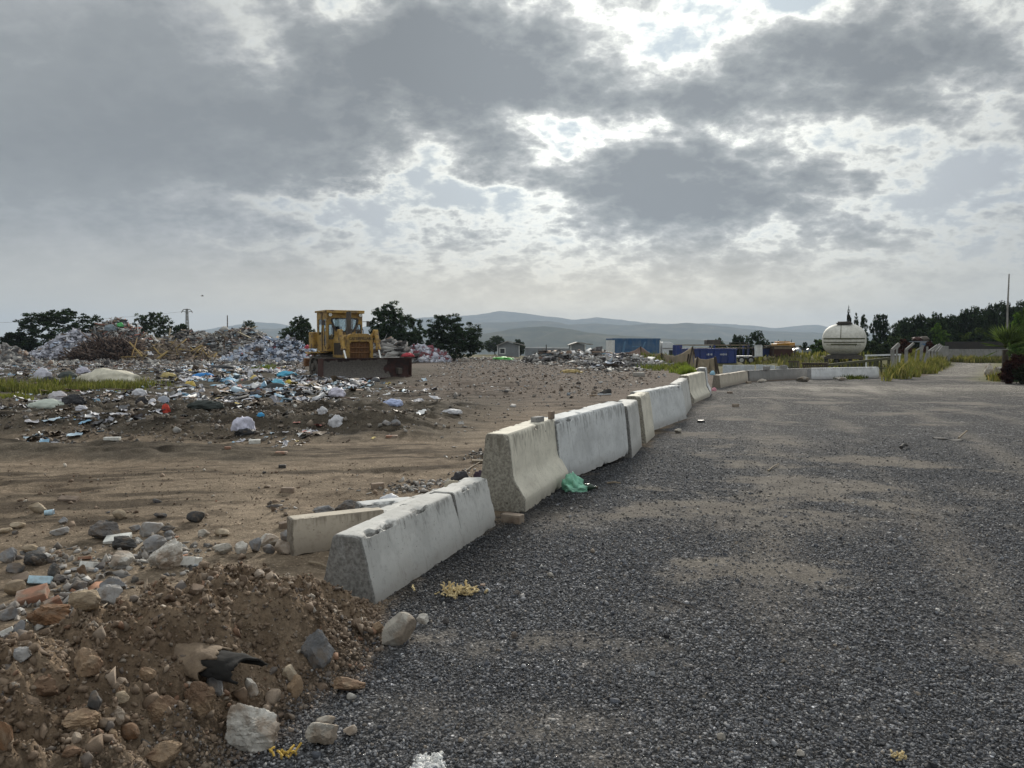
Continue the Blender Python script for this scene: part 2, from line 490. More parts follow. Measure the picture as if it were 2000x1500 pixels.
def ground_colour(x, y):
    r = np.hypot(x, y)
    left = sstep(-0.10, 0.25, road_x(y) - x + (fbm(x * 3, y * 3, 3, 81) - .5) * 0.5 * sstep(2, 6, r))
    n0 = fbm(x * 0.35, y * 0.35, 4, 101); n1 = fbm(x * 1.3, y * 1.3, 4, 103); n2 = fbm(x * 6, y * 6, 3, 105)
    C = lambda *c: np.array(c)[None, :]
    def lerp(a, b, t): return a + (b - a) * t[:, None]
    # road: dark blue-grey gravel with dusty tan patches, paler with distance
    grav = lerp(C(.092, .095, .104) + 0 * x[:, None], C(.146, .146, .150), n1)
    dust = dust_mask(x, y)
    dcol = lerp(C(.155, .130, .105) + 0 * x[:, None], C(.200, .175, .140), n2)
    road = lerp(grav, dcol, dust * 0.66)
    road = road * (1 - .5 * foot_dark(x, y))[:, None]
    far = sstep(8, 30, y)
    road = lerp(road, lerp(C(.170, .155, .142) + 0 * x[:, None], C(.215, .200, .182), n0), far * (0.35 + 0.35 * n1))
    track = np.exp(-((y - (29.5 + 0.10 * (x - 15))) / 2.6) ** 2) * sstep(8, 13, x) * 0.95
    track = np.maximum(track, sstep(38, 44, y) * 0.8)
    road = lerp(road, C(.33, .305, .27) + 0 * x[:, None], np.clip(track * (0.5 + n1), 0, 0.95))
    # earth
    soil = lerp(C(.140, .106, .076) + 0 * x[:, None], C(.235, .188, .138), np.clip(n0 * 0.55 + n1 * 0.55, 0, 1))
    soil = lerp(soil, C(.085, .064, .047) + 0 * x[:, None], sstep(0.55, 0.75, fbm(x * 4, y * 5.5, 4, 107, .6)) * .65)
    grey = lerp(C(.072, .056, .046) + 0 * x[:, None], C(.150, .122, .102), np.clip(n1 * .6 + .6 * fbm(x * 2.2, y * 3.2, 4, 109, .65) - .1, 0, 1))
    soil = lerp(soil, grey, sstep(15, 26, y) * 0.9)
    dark = sstep(12.9, 14.8, y + (n1 - .5) * 1.5) * sstep(27, 20, y) * sstep(0.2, -2.5, x - 0.12 * (y - 14)) * (0.75 + 0.5 * n1)
    b2 = sstep(10.6, 11.4, y + 0.06 * x + (n1 - .5) * .8) * sstep(13, 12.2, y + 0.06 * x) * sstep(-2.2, -4.5, x)
    soil = lerp(soil, lerp(C(.045, .038, .030) + 0 * x[:, None], C(.105, .090, .070), n2), np.clip(np.maximum(dark, b2 * .8), 0, .93))
    tz = sstep(22, 25, y) * sstep(64, 50, y) * sstep(-1, -5, x + .05 * y) * sstep(.28, .55, n0 + .2 * n2)
    soil = lerp(soil, C(.066, .060, .046) + 0 * x[:, None], tz * .88)
    # wheel tracks over the bare earth
    st = fbm((x * .35 + y * .08), (y - .22 * x) * 2.3, 4, 127, .6)
    soil = soil * (1 + .55 * (sstep(.55, .72, st) * .35 - sstep(.46, .30, st)) * sstep(5.5, 7, y) * sstep(40, 25, y))[:, None]
    # loose brown earth of the mound
    mm = sstep(-0.25, 0.12, mound_mask(x, y))
    brown = lerp(C(.112, .078, .052) + 0 * x[:, None], C(.255, .195, .138), np.clip(n2 * 0.9 + (n1 - .5) * .6, 0, 1))
    soil = lerp(soil, brown, mm)
    col = lerp(road, soil, left)
    col = lerp(col, brown, mm * 0.9)
    # verge and field grass
    ver = np.maximum(sstep(-1.0, 0.8, x - road_r(y)), sstep(0.3, 1.5, road_x(y) - x) * sstep(38, 41, y) * sstep(.36, .40, x / np.maximum(y, 1)))
    ver = np.maximum(ver, sstep(42, 50, y) * sstep(.235, .275, x / np.maximum(y, 1)) * left)
    gcol = lerp(C(.070, .075, .028) + 0 * x[:, None], C(.150, .140, .060), n1)
    col = lerp(col, gcol, np.clip(ver, 0, 1) * (0.65 + .35 * n2))
    col = lerp(col, C(.115, .105, .050) + 0 * x[:, None], sstep(78, 110, y) * .8)
    gr = np.clip((1 - left) * (1 - 0.75 * dust) * (1 - ver) + 0.25 * left * (1 - mm), 0, 1)
    return np.clip(col, 0.01, 1), gr


def ground_material():
    m = bpy.data.materials.new('ground_earth'); m.use_nodes = True
    g = NT(m.node_tree); b = g.n['Principled BSDF']
    geo = g.node('ShaderNodeNewGeometry'); P = geo.outputs['Position']
    at_c = g.node('ShaderNodeAttribute', attribute_name='Col')
    at_g = g.node('ShaderNodeAttribute', attribute_name='gravel')
    base = at_c.outputs['Color']; gv = at_g.outputs['Fac']
    # gravel cells
    vc = g.node('ShaderNodeTexVoronoi'); g.put(vc.inputs['Vector'], P); vc.inputs['Scale'].default_value = 58
    sp = g.node('ShaderNodeSeparateColor'); g.put(sp.inputs[0], vc.outputs['Color'])
    cellv = g.ramp(sp.outputs[0], [(0.0, 0.40), (0.5, 0.85), (0.82, 1.35), (0.94, 2.2), (1.0, 3.4)])
    edge = g.maprange(vc.outputs['Distance'], 0.25, 0.75, 1.0, 0.25)
    cellv = g.m('MULTIPLY', cellv, edge)
    vc2 = g.node('ShaderNodeTexVoronoi'); g.put(vc2.inputs['Vector'], P); vc2.inputs['Scale'].default_value = 23
    sp2 = g.node('ShaderNodeSeparateColor'); g.put(sp2.inputs[0], vc2.outputs['Color'])
    big = g.ramp(sp2.outputs[1], [(0.0, 0.8), (0.8, 1.05), (0.93, 1.7), (1.0, 2.5)])
    cellv = g.m('MULTIPLY', cellv, big)
    f1 = g.noise(P, 34, 6, 0.65); f2 = g.noise(P, 3.1, 6, 0.62)
    earth = g.m('MULTIPLY', g.maprange(f1, 0.25, 0.75, 0.62, 1.42, False), g.maprange(f2, 0.25, 0.75, 0.72, 1.30, False))
    k = g.node('ShaderNodeMix', data_type='FLOAT'); g.put(k.inputs[0], gv); g.put(k.inputs[2], earth); g.put(k.inputs[3], cellv)
    col = g.vm('SCALE', base, scale=k.outputs[0])
    g.put(b.inputs['Base Color'], col)
    b.inputs['Roughness'].default_value = 1.0
    b.inputs['Specular IOR Level'].default_value = 0.06
    hgt = g.m('ADD', g.m('MULTIPLY', g.m('MULTIPLY', edge, gv), 0.9), g.m('MULTIPLY', f1, 1.0))
    hgt = g.m('ADD', hgt, g.m('MULTIPLY', f2, 1.6))
    bp = g.node('ShaderNodeBump'); bp.inputs['Strength'].default_value = 0.85; bp.inputs['Distance'].default_value = 0.02
    g.put(bp.inputs['Height'], hgt); g.put(b.inputs['Normal'], bp.outputs[0])
    return m


MAT_GROUND = ground_material()


def build_ground():
    # rings about the viewer's stand, finer near it; the sector ahead is finer than the rest
    rad = np.concatenate([np.linspace(0.05, 1.9, 8)[:-1], np.geomspace(1.9, 60, 720)[:-1], np.geomspace(60, 7300, 230)])
    front = np.linspace(R(-44), R(44), 520)
    back = np.linspace(R(44), R(316), 70)[1:-1]
    ang = np.concatenate([front, back])
    rr, aa = np.meshgrid(rad, ang, indexing='ij')
    x = (rr * np.sin(aa)).ravel(); y = (rr * np.cos(aa)).ravel()
    z = H(x, y)
    col, gr = ground_colour(x, y)
    nr, na = len(rad), len(ang)
    idx = np.arange(nr * na).reshape(nr, na)
    a = idx[:-1, :]; b = idx[1:, :]
    q = np.stack([a, np.roll(a, -1, 1), np.roll(b, -1, 1), b], -1).reshape(-1, 4)[:, ::-1]
    cx = x[q].mean(1); cy = y[q].mean(1)
    isroad = (cx > road_x(cy)) & (cx < road_r(cy)) & (cy > -12) & (cy < 100)
    V = np.stack([x, y, z], 1)
    for name, sel in (('ground', ~isroad), ('gravel_road', isroad)):
        f = q[sel]
        used, inv = np.unique(f, return_inverse=True)
        me = np_mesh(name, V[used], inv.reshape(-1, 4), col[used], smooth=True)
        at_ = me.attributes.new('gravel', 'FLOAT', 'POINT'); at_.data.foreach_set('value', gr[used].astype(np.float32))
        tag(link_mesh(name, me, MAT_GROUND), kind='structure')


build_ground()


# ------------------------------------------------------------------ hills
def hill_material():
    m = bpy.data.materials.new('hill_scrub'); m.use_nodes = True
    g = NT(m.node_tree); b = g.n['Principled BSDF']
    P = g.node('ShaderNodeNewGeometry').outputs['Position']
    n = g.noise(P, 0.012, 6, 0.6)
    g.put(b.inputs['Base Color'], g.ramp(n, [(0.3, (.035, .045, .028)), (0.55, (.075, .075, .045)), (0.75, (.15, .13, .09))]))
    b.inputs['Roughness'].default_value = 1.0; b.inputs['Specular IOR Level'].default_value = 0.0
    return m


MAT_HILL = hill_material()
HILLS = [   # depth, skyline in photo pixels, depth of the slopes, seed
    (5600, [(-400, 650), (0, 668), (330, 655), (440, 637), (500, 628), (545, 630), (590, 640), (640, 655), (700, 640), (790, 622), (840, 618), (900, 616), (950, 611), (975, 606), (1010, 609), (1060, 615), (1120, 623), (1165, 618), (1200, 622), (1250, 628), (1290, 631), (1380, 630), (1460, 634), (1510, 640), (1555, 635), (1590, 633), (1625, 640), (1700, 650), (2000, 640), (2500, 660)], 1500, 3),
    (3900, [(-400, 668), (0, 690), (300, 690), (420, 662), (500, 641), (560, 640), (620, 650), (700, 660), (800, 650), (900, 640), (940, 628), (990, 628), (1040, 625), (1075, 626), (1110, 632), (1160, 630), (1210, 634), (1260, 631), (1300, 633), (1340, 629), (1380, 633), (1440, 640), (1500, 645), (1580, 648), (1640, 650), (1750, 655), (2000, 650), (2500, 665)], 1000, 5),
    (2500, [(-400, 680), (300, 690), (560, 676), (700, 670), (860, 664), (940, 652), (1000, 641), (1060, 636), (1100, 640), (1150, 648), (1230, 655), (1330, 661), (1450, 668), (1600, 674), (1750, 676), (2500, 680)], 800, 8),
]


def build_hills():
    for D, prof, half, seed in HILLS:
        pu, pv = np.array(prof).T
        us = np.linspace(pu[0], pu[-1], 420)
        t = np.linspace(-1, 1.2, 46)
        vs = np.interp(us, pu, pv)
        crest_x = (us - 1000) / F * D
        crest_z = CAMH + np.array([ray(u, v)[2] for u, v in zip(us, vs)]) * D
        X, T = np.meshgrid(crest_x, t, indexing='ij')
        Y = D + T * half
        base = -62.0
        rel = np.clip(1 - np.abs(T), 0, 1)
        sh = rel ** 1.15
        gul = (fbm(X * 0.006, Y * 0.004, 5, seed, .55) - .5)
        Z = base + (crest_z[:, None] - base) * sh + gul * 120 * rel * (1 - rel) * 2.2 + (fbm(X * 0.02, Y * 0.02, 3, seed + 2) - .5) * 7 * rel
        n1, n2 = X.shape
        idx = np.arange(n1 * n2).reshape(n1, n2)
        q = np.stack([idx[:-1, :-1], idx[1:, :-1], idx[1:, 1:], idx[:-1, 1:]], -1).reshape(-1, 4)
        me = np_mesh('hills', np.stack([X, Y, Z], -1).reshape(-1, 3), q, smooth=True)
        tag(link_mesh('hills', me, MAT_HILL), kind='structure')


build_hills()

# ------------------------------------------------------------------ materials
def new_mat(name):
    m = bpy.data.materials.new(name); m.use_nodes = True
    g = NT(m.node_tree); b = g.n['Principled BSDF']
    return m, g, b


def obj_coord(g):
    return g.node('ShaderNodeTexCoord').outputs['Object']


def concrete(name, base, dark, stain=0.5, streak=0.4, pit=0.5):
    m, g, b = new_mat(name)
    P = obj_coord(g); info = g.node('ShaderNodeObjectInfo')
    P = g.vm('ADD', P, g.vm('SCALE', (13.0, 7.0, 3.0), scale=info.outputs['Random']))
    n1 = g.noise(P, 2.6, 6, 0.6); n2 = g.noise(P, 22, 6, 0.65)
    ns = g.noise(g.vm('MULTIPLY', P, (14.0, 14.0, 0.9)), 1.0, 5, 0.6)
    c = g.mix(g.maprange(n1, 0.38, 0.66, 0.0, 1.0), base, [x * 0.80 for x in base])
    c = g.mix(g.m('MULTIPLY', g.maprange(n2, 0.50, 0.72), stain * 0.55), c, dark)
    c = g.mix(g.m('MULTIPLY', g.maprange(ns, 0.54, 0.74), streak), c, [d * 1.3 for d in dark])
    # small scratches and pits
    vv = g.vor(g.vm('ADD', P, g.vm('SCALE', g.noise(P, 9, 3, out='Color'), scale=0.06)), 26)
    pitm = g.m('MULTIPLY', g.maprange(vv, 0.06, 0.14, 1.0, 0.0), g.maprange(g.noise(P, 5, 2), 0.52, 0.6))
    c = g.mix(g.m('MULTIPLY', pitm, pit), c, [d * 0.45 for d in dark])
    # earth splashed along the foot
    sz = g.node('ShaderNodeSeparateXYZ'); g.put(sz.inputs[0], g.node('ShaderNodeNewGeometry').outputs['Position'])
    foot = g.maprange(g.m('ADD', sz.outputs[2], g.m('MULTIPLY', g.m('SUBTRACT', n1, .5), .35)), 0.0, 0.22, 1.0, 0.0)
    c = g.mix(g.m('MULTIPLY', foot, 0.45), c, (0.13, 0.105, 0.085))
    # ends and cleft coloured darker; knocked arrises show dark rough aggregate
    wa = g.node('ShaderNodeAttribute', attribute_name='worn').outputs['Fac']
    agg = g.mix(g.maprange(g.noise(P, 38, 5, .7), .35, .65), [d * .38 for d in dark], [x * .42 for x in base])
    c = g.mix(g.maprange(g.m('ADD', wa, g.m('MULTIPLY', g.m('SUBTRACT', g.noise(P, 12, 5, .65), .5), .9)), .38, .62, 0, .85), c, agg)
    # runs of dirt from the top edge
    gz = g.node('ShaderNodeSeparateXYZ'); g.put(gz.inputs[0], g.node('ShaderNodeTexCoord').outputs['Generated'])
    run = g.noise(g.vm('MULTIPLY', P, (26.0, 26.0, 1.6)), 1.0, 4, .6)
    dr = g.maprange(g.m('ADD', gz.outputs[2], g.m('MULTIPLY', g.m('SUBTRACT', run, .5), 1.5)), .82, 1.12, 0, .55)
    dr = g.m('MULTIPLY', dr, g.maprange(gz.outputs[2], .995, .97))
    c = g.mix(dr, c, [d * .55 for d in dark])
    # short scuffs and a few bolt holes
    sc = g.noise(g.vm('MULTIPLY', g.vm('ADD', P, g.vm('SCALE', g.noise(P, 6, 3, out='Color'), scale=.12)), (30.0, 30.0, 5.0)), 1.0, 3, .6)
    c = g.mix(g.m('MULTIPLY', g.maprange(sc, .70, .76), g.maprange(g.noise(P, 2.2, 3), .50, .62, 0, .7)), c, [d * .5 for d in dark])
    ho = g.m('MULTIPLY', g.maprange(g.vor(P, 3.2, rand=.9), .035, .05, 1.0, 0.0), .85)
    c = g.mix(ho, c, [d * .3 for d in dark])
    g.put(b.inputs['Base Color'], c)
    b.inputs['Roughness'].default_value = 0.88; b.inputs['Specular IOR Level'].default_value = 0.3
    hgt = g.m('ADD', g.m('MULTIPLY', n2, 0.5), g.m('MULTIPLY', pitm, -0.9))
    bp = g.node('ShaderNodeBump'); bp.inputs['Strength'].default_value = 0.7; bp.inputs['Distance'].default_value = 0.008
    g.put(bp.inputs['Height'], g.m('ADD', hgt, n1)); g.put(b.inputs['Normal'], bp.outputs[0])
    return m


def paint(name, base, rough=0.55, dirt=(0.10, 0.08, 0.06), amount=0.4, scale=3.0, metal=0.0, rust=None, rust_amt=0.0, bump=0.2, streak=0.3):
    m, g, b = new_mat(name)
    P = obj_coord(g)
    n = g.noise(P, scale, 7, 0.62); n2 = g.noise(P, scale * 6, 5, 0.6)
    c = g.mix(g.maprange(n2, 0.4, 0.65), base, [x * 0.82 for x in base])
    c = g.mix(g.m('MULTIPLY', g.maprange(n, 0.42, 0.68), amount), c, dirt)
    if streak:
        ns = g.noise(g.vm('MULTIPLY', P, (7.0, 7.0, 0.5)), scale * 0.6, 5, 0.6)
        c = g.mix(g.m('MULTIPLY', g.maprange(ns, 0.5, 0.72), streak), c, dirt)
    if rust is not None:
        rn = g.noise(g.vm('ADD', P, (4.1, 2.2, 9.0)), scale * 1.7, 8, 0.68)
        c = g.mix(g.maprange(rn, 0.62 - rust_amt * 0.4, 0.70 - rust_amt * 0.4), c, rust)
    g.put(b.inputs['Base Color'], c)
    b.inputs['Roughness'].default_value = rough; b.inputs['Metallic'].default_value = metal
    bp = g.node('ShaderNodeBump'); bp.inputs['Strength'].default_value = bump; bp.inputs['Distance'].default_value = 0.01
    g.put(bp.inputs['Height'], g.m('ADD', n, n2)); g.put(b.inputs['Normal'], bp.outputs[0])
    return m


def vcol_mat(name, rough=0.85, spec=0.3, var=0.35, scale=40, bump=0.3, dist=0.01, trans=0.0):
    """base colour from the mesh's own colour attribute, with fine variation"""
    m, g, b = new_mat(name)
    a = g.node('ShaderNodeAttribute', attribute_name='Col')
    P = obj_coord(g)
    n = g.noise(P, scale, 5, 0.65)
    g.put(b.inputs['Base Color'], g.vm('SCALE', a.outputs['Color'], scale=g.maprange(n, 0.25, 0.75, 1 - var, 1 + var, False)))
    b.inputs['Roughness'].default_value = rough; b.inputs['Specular IOR Level'].default_value = spec
    if trans: b.inputs['Transmission Weight'].default_value = trans
    bp = g.node('ShaderNodeBump'); bp.inputs['Strength'].default_value = bump; bp.inputs['Distance'].default_value = dist
    g.put(bp.inputs['Height'], n); g.put(b.inputs['Normal'], bp.outputs[0])
    return m


M = {}
M['conc_pale'] = concrete('concrete_pale', (.52, .515, .49), (.19, .18, .165), .6, .5, .9)
M['conc_cream'] = concrete('concrete_cream', (.66, .62, .52), (.23, .205, .165), .5, .45, .8)
M['conc_grey'] = concrete('concrete_grey', (.59, .60, .595), (.21, .205, .195), .55, .5, .8)
M['conc_old'] = concrete('concrete_old', (.27, .265, .255), (.10, .095, .09), .8, .5, .7)
M['conc_white'] = concrete('concrete_white', (.70, .71, .72), (.34, .32, .29), .3, .25, .3)
M['conc_rough'] = concrete('concrete_broken', (.40, .385, .355), (.15, .14, .125), .9, .2, 1.0)
M['conc_tan'] = concrete('concrete_tan', (.47, .42, .345), (.22, .18, .14), .8, .25, .8)
M['black_plastic'] = paint('black_plastic', (.018, .018, .020), .5, (.08, .07, .06), .4, 9)
M['rubber'] = paint('black_rubber', (.022, .022, .022), .8, (.11, .095, .08), .6, 8)

JERSEY = [(0.5, 0.0), (0.5, 0.165), (0.485, 0.19), (0.285, 0.40), (0.255, 0.47), (0.245, 0.52), (0.17, 0.93), (0.155, 0.975), (0.125, 1.0)]   # half width / base width, height / height
WEDGE = [(0.5, 0.0), (0.46, 0.2), (0.36, 0.6), (0.26, 0.93), (0.235, 0.98), (0.20, 1.0)]


def barrier(name, A, B, h, wbase, wtop, prof, mat, label, group='concrete road barriers', tilt=0.0, rise=0.0, z0=None, rough_end=None, chips=6, seed=1, notch=None, dz=0.0):
    """concrete barrier standing with the foot of its road side on the line A-B"""
    A = np.array(A, float); B = np.array(B, float)
    d = B - A; L = np.hypot(*d); d /= L; n = np.array([d[1], -d[0]])
    # scale the profile so that its ends have the wanted widths
    pw0, pw1 = prof[0][0], prof[-1][0]
    half = []
    for w, z in prof:
        k = (w - pw1) / (pw0 - pw1)
        half.append(((wtop + (wbase - wtop) * k) / 2, z * h))
    # refine the outline
    out = []
    ring = [(w, z) for w, z in half] + [(-w, z) for w, z in half[::-1]]
    for (a0, b0), (a1, b1) in zip(ring, ring[1:] + ring[:1]):
        st = max(1, int(math.hypot(a1 - a0, b1 - b0) / 0.035))
        for k in range(st): out.append((a0 + (a1 - a0) * k / st, b0 + (b1 - b0) * k / st))
    out = np.array(out); m = len(out)
    ns = max(8, int(L / 0.04))
    # arc of stations, denser at the ends for a rounded arris
    mid_s = np.linspace(.025, L - .025, ns)
    if notch is not None: mid_s = np.unique(np.concatenate([mid_s, np.linspace(notch[0] - notch[1], notch[0] + notch[1], 15)]))
    s = np.concatenate([[0, .008], mid_s, [L - .008, L]])
    shr = np.ones(len(s)); shr[0] = shr[-1] = 0.93; shr[1] = shr[-2] = 0.985
    rng = np.random.default_rng(seed)
    S, K = np.meshgrid(s, np.arange(m), indexing='ij')
    X = out[K, 0] * (1 + (shr[:, None] - 1) * 0.5); Z = out[K, 1]
    Z = np.where(Z > h * 0.5, h - (h - Z) - (1 - shr[:, None]) * 0.10, Z)
    # worn surface and knocked arrises
    wob = (fbm(S * 6 + seed * 3.1, K * 0.35 + seed, 4, seed) - .5)
    cxs = out[:, 0]; edge = np.zeros(m)
    for kk in range(m):
        if Z[2, kk] > h * .93 and abs(cxs[kk]) > wtop * .3: edge[kk] = 1
        if Z[2, kk] < h * .13 and abs(cxs[kk]) > wbase * .4: edge[kk] = .35
    ch = np.clip(fbm(S * 5 + seed, K * 0.5, 5, seed + 5, .65) - 0.55, 0, 1) * edge[None, :] * 0.36
    endw = np.exp(-S / 0.05) + np.exp(-(L - S) / 0.05)
    ch = ch + np.clip(fbm(S * 20, K * 0.8 + seed, 3, seed + 9) - 0.5, 0, 1) * np.clip(endw, 0, 1) * 0.10 * (0.35 + edge[None, :])
    rr = np.hypot(X, Z - h * .5) + 1e-6
    X = X - X / rr * ch + np.sign(X) * wob * 0.006; Z = Z - (Z - h * .5) / rr * ch
    if notch is not None:                              # cleft that runs down from the top
        ps, wid, dep = notch
        cl = np.clip(1 - np.abs(S - ps) / (wid * np.clip((Z - (h - dep)) / dep, 0.02, 1)), 0, 1) * (Z > h - dep)
        X = X * (1 - 0.55 * np.clip(cl * 3, 0, 1)); Z = Z - .05 * np.clip(cl * 3, 0, 1) * (Z > h * .9)
        ch = ch + .08 * (cl > 0)  # cleft also painted dark, as the shade inside it
    X3 = S; V = np.stack([X3 - L / 2, -X, Z], -1)      # local x along, local -y to the road
    nst = len(s); idx = np.arange(nst * m).reshape(nst, m)
    q = np.stack([idx[:-1], np.roll(idx[:-1], -1, 1), np.roll(idx[1:], -1, 1), idx[1:]], -1).reshape(-1, 4)
    V = V.reshape(-1, 3)
    V = np.vstack([V, [[-L / 2 + rng.uniform(0, .004), 0, h * .45], [L / 2, 0, h * .45]]])
    fs = [tuple(x) for x in q]
    c0, c1 = nst * m, nst * m + 1
    for k in range(m):
        fs.append((c0, idx[0, (k + 1) % m], idx[0, k])); fs.append((c1, idx[-1, k], idx[-1, (k + 1) % m]))
    worn = np.clip(ch * 22, 0, 1) + np.exp(-S / .03) * .9 + np.exp(-(L - S) / .03) * .5
    worn = np.concatenate([np.clip(worn, 0, 1).ravel(), [.95, .95]])
    me = np_mesh(name, V, fs, smooth=True)
    wa = me.attributes.new('worn', 'FLOAT', 'POINT'); wa.data.foreach_set('value', worn.astype(np.float32))
    import bmesh
    bm = bmesh.new(); bm.from_mesh(me); bmesh.ops.recalc_face_normals(bm, faces=bm.faces); bm.to_mesh(me); bm.free()
    me.set_sharp_from_angle(angle=R(38))
    mid = (A + B) / 2 - n * wbase / 2
    zz = z0 if z0 is not None else 0.5 * (float(H(*A, fine=False)) + float(H(*B, fine=False))) - 0.02
    za, zb = (float(H(*A, fine=False)), float(H(*B, fine=False))) if z0 is None else (z0, z0)
    zb += rise; zz += rise / 2
    rz = math.atan2(d[1], d[0])
    o = link_mesh(name, me, M[mat], None, (mid[0], mid[1], zz + dz))
    o.rotation_euler = (tilt, -math.atan2(zb - za, L), rz)
    tag(o, label, 'concrete barrier', group)
    return o


def build_barriers():
    J, W = JERSEY, WEDGE
    bar = lambda *a, **k: barrier('concrete_barrier', *a, **k)
    bar((-0.885, 4.93), (-0.135, 7.18), 0.47, 0.42, 0.17, W, 'conc_pale', 'low pale barrier with a dark wedge-shaped crack, foot buried in brown earth', seed=3, z0=-0.02, notch=(1.55, .035, .27))
    bar((0.13, 7.72), (0.70, 9.42), 0.79, 0.60, 0.21, J, 'conc_cream', 'cream barrier with a flared foot and chipped dark end, two bricks along its top', seed=7, z0=0.0)
    bar((0.60, 9.38), (1.73, 11.37), 0.76, 0.52, 0.20, W, 'conc_grey', 'long smooth grey barrier leaning back behind the green plastic bag', seed=11, tilt=R(5), z0=0.02, rise=.07)
    bar((1.80, 11.48), (2.16, 12.75), 0.80, 0.50, 0.24, W, 'conc_pale', 'short pale barrier butted to the far end of the long leaning one', seed=13, tilt=R(2))
    bar((2.29, 13.1), (2.66, 14.3), 0.83, 0.46, 0.20, W, 'conc_cream', 'cream barrier turned so that its shaded square end stands apart from the row', seed=17)
    bar((2.62, 14.8), (4.00, 17.6), 0.79, 0.50, 0.20, W, 'conc_grey', 'wide grey barrier with small dark pits, standing past the shaded square end', seed=19)
    bar((4.02, 17.9), (4.88, 20.9), 0.80, 0.50, 0.20, W, 'conc_pale', 'pale narrow-looking barrier set before the cracked flared one', seed=23)
    bar((5.20, 22.0), (6.42, 25.0), 0.82, 0.60, 0.22, J, 'conc_cream', 'weathered barrier with a flared foot and long dark cracks down its face', seed=29)
    bar((6.46, 25.15), (6.80, 26.3), 0.93, 0.58, 0.22, J, 'conc_grey', 'tall end barrier rising over the cracked flared one near the tarpaulin', seed=31)
    low = 'low walls along the road bend'
    bar((8.08, 29.9), (10.72, 35.0), 0.52, 0.34, 0.20, W, 'conc_tan', 'low pinkish barrier with one crack, its end facing the gap in the row', seed=37, group=low)
    bar((10.85, 35.3), (15.0, 38.8), 0.52, 0.32, 0.24, W, 'conc_old', 'low dark grey weathered barrier with two stones on top', seed=41, group=low)
    bar((14.45, 37.3), (18.5, 38.9), 0.56, 0.32, 0.24, W, 'conc_white', 'low white barrier lying before the green wooden railing', seed=43, group=low)
    # painted boards stood on edge behind the low walls
    for (u0, u1, d, vt, lab) in ((1412, 1474, 40.0, 713, 'long pale blue board on edge behind the pinkish low barrier'), (1477, 1514, 41.0, 712, 'pale blue board with a dark post beside it behind the dark low barrier'), (1516, 1548, 41.6, 715, 'short whitish board tilted against the green pallet')):
        a = at(u0, vt, d); b_ = at(u1, vt + (2 if u0 > 1450 else 0), d + .8)
        z = float(H(a[0], a[1]))
        mb = MB()
        mb.hexa([(a[0], a[1], z - .1), (b_[0], b_[1], z - .1), (b_[0], b_[1] + .06, z - .1), (a[0], a[1] + .06, z - .1), (a[0], a[1], a[2]), (b_[0], b_[1], b_[2]), (b_[0], b_[1] + .06, b_[2]), (a[0], a[1] + .06, a[2])])
        tag(mb.build('board', M['board_blue'], bevel=.01), lab, 'board', 'painted boards behind the low walls')


M['board_blue'] = paint('painted_board', (.50, .55, .58), .6, (.25, .23, .2), .35, 2.0)
build_barriers()

# ------------------------------------------------------------------ machine paints
M['yellow'] = paint('yellow_paint', (.37, .225, .045), .6, (.12, .085, .045), .7, 2.2, rust=(.10, .05, .025), rust_amt=.2, streak=.5)
M['rust'] = paint('rusty_steel', (.055, .020, .014), .8, (.035, .018, .014), .6, 2.5, bump=.4)
M['rust_orange'] = paint('orange_rust', (.20, .095, .035), .85, (.07, .035, .02), .6, 3.0, bump=.4)
M['dark_steel'] = paint('dark_steel', (.045, .040, .036), .65, (.11, .09, .07), .5, 3)
M['mud_steel'] = paint('muddy_steel', (.10, .085, .07), .9, (.05, .04, .035), .5, 3)
M['chrome'] = paint('polished_rod', (.62, .62, .60), .25, (.3, .28, .25), .2, 4, metal=.8)
M['white_paint'] = paint('white_paint', (.66, .67, .66), .45, (.33, .32, .29), .35, 1.2, bump=.05)
M['tank_white'] = paint('tank_white', (.62, .61, .56), .7, (.36, .35, .30), .35, .9, bump=.05)
M['cab_white'] = paint('cab_white', (.62, .65, .68), .4, (.35, .34, .32), .25, 2, bump=.05)
M['blue_skip'] = paint('blue_steel', (.012, .035, .18), .5, (.03, .035, .06), .4, 1.2, rust=(.10, .05, .03), rust_amt=.02)
M['blue_canvas'] = paint('blue_canvas', (.018, .085, .20), .6, (.12, .17, .22), .5, .8, bump=.1, streak=.5)
M['orange'] = paint('orange_paint', (.55, .27, .03), .6, (.16, .09, .04), .4, 2.5)
M['wood'] = paint('weathered_wood', (.24, .19, .13), .85, (.09, .07, .05), .5, 4, streak=.5)
M['wood_green'] = paint('green_wood', (.085, .085, .045), .85, (.03, .03, .018), .5, 4, streak=.4)
M['wood_dark'] = paint('dark_wood', (.06, .045, .032), .9, (.025, .02, .015), .5, 4)
M['letters'] = paint('dark_lettering', (.03, .022, .018), .7, (.14, .09, .03), .35, 14)
M['pale_print'] = paint('faded_print', (.10, .21, .33), .7, (.06, .13, .24), .7, 1.6)
M['white_print'] = paint('white_print', (.55, .58, .62), .6, (.2, .22, .3), .5, 6)
M['seat'] = paint('dark_seat', (.02, .02, .02), .7)


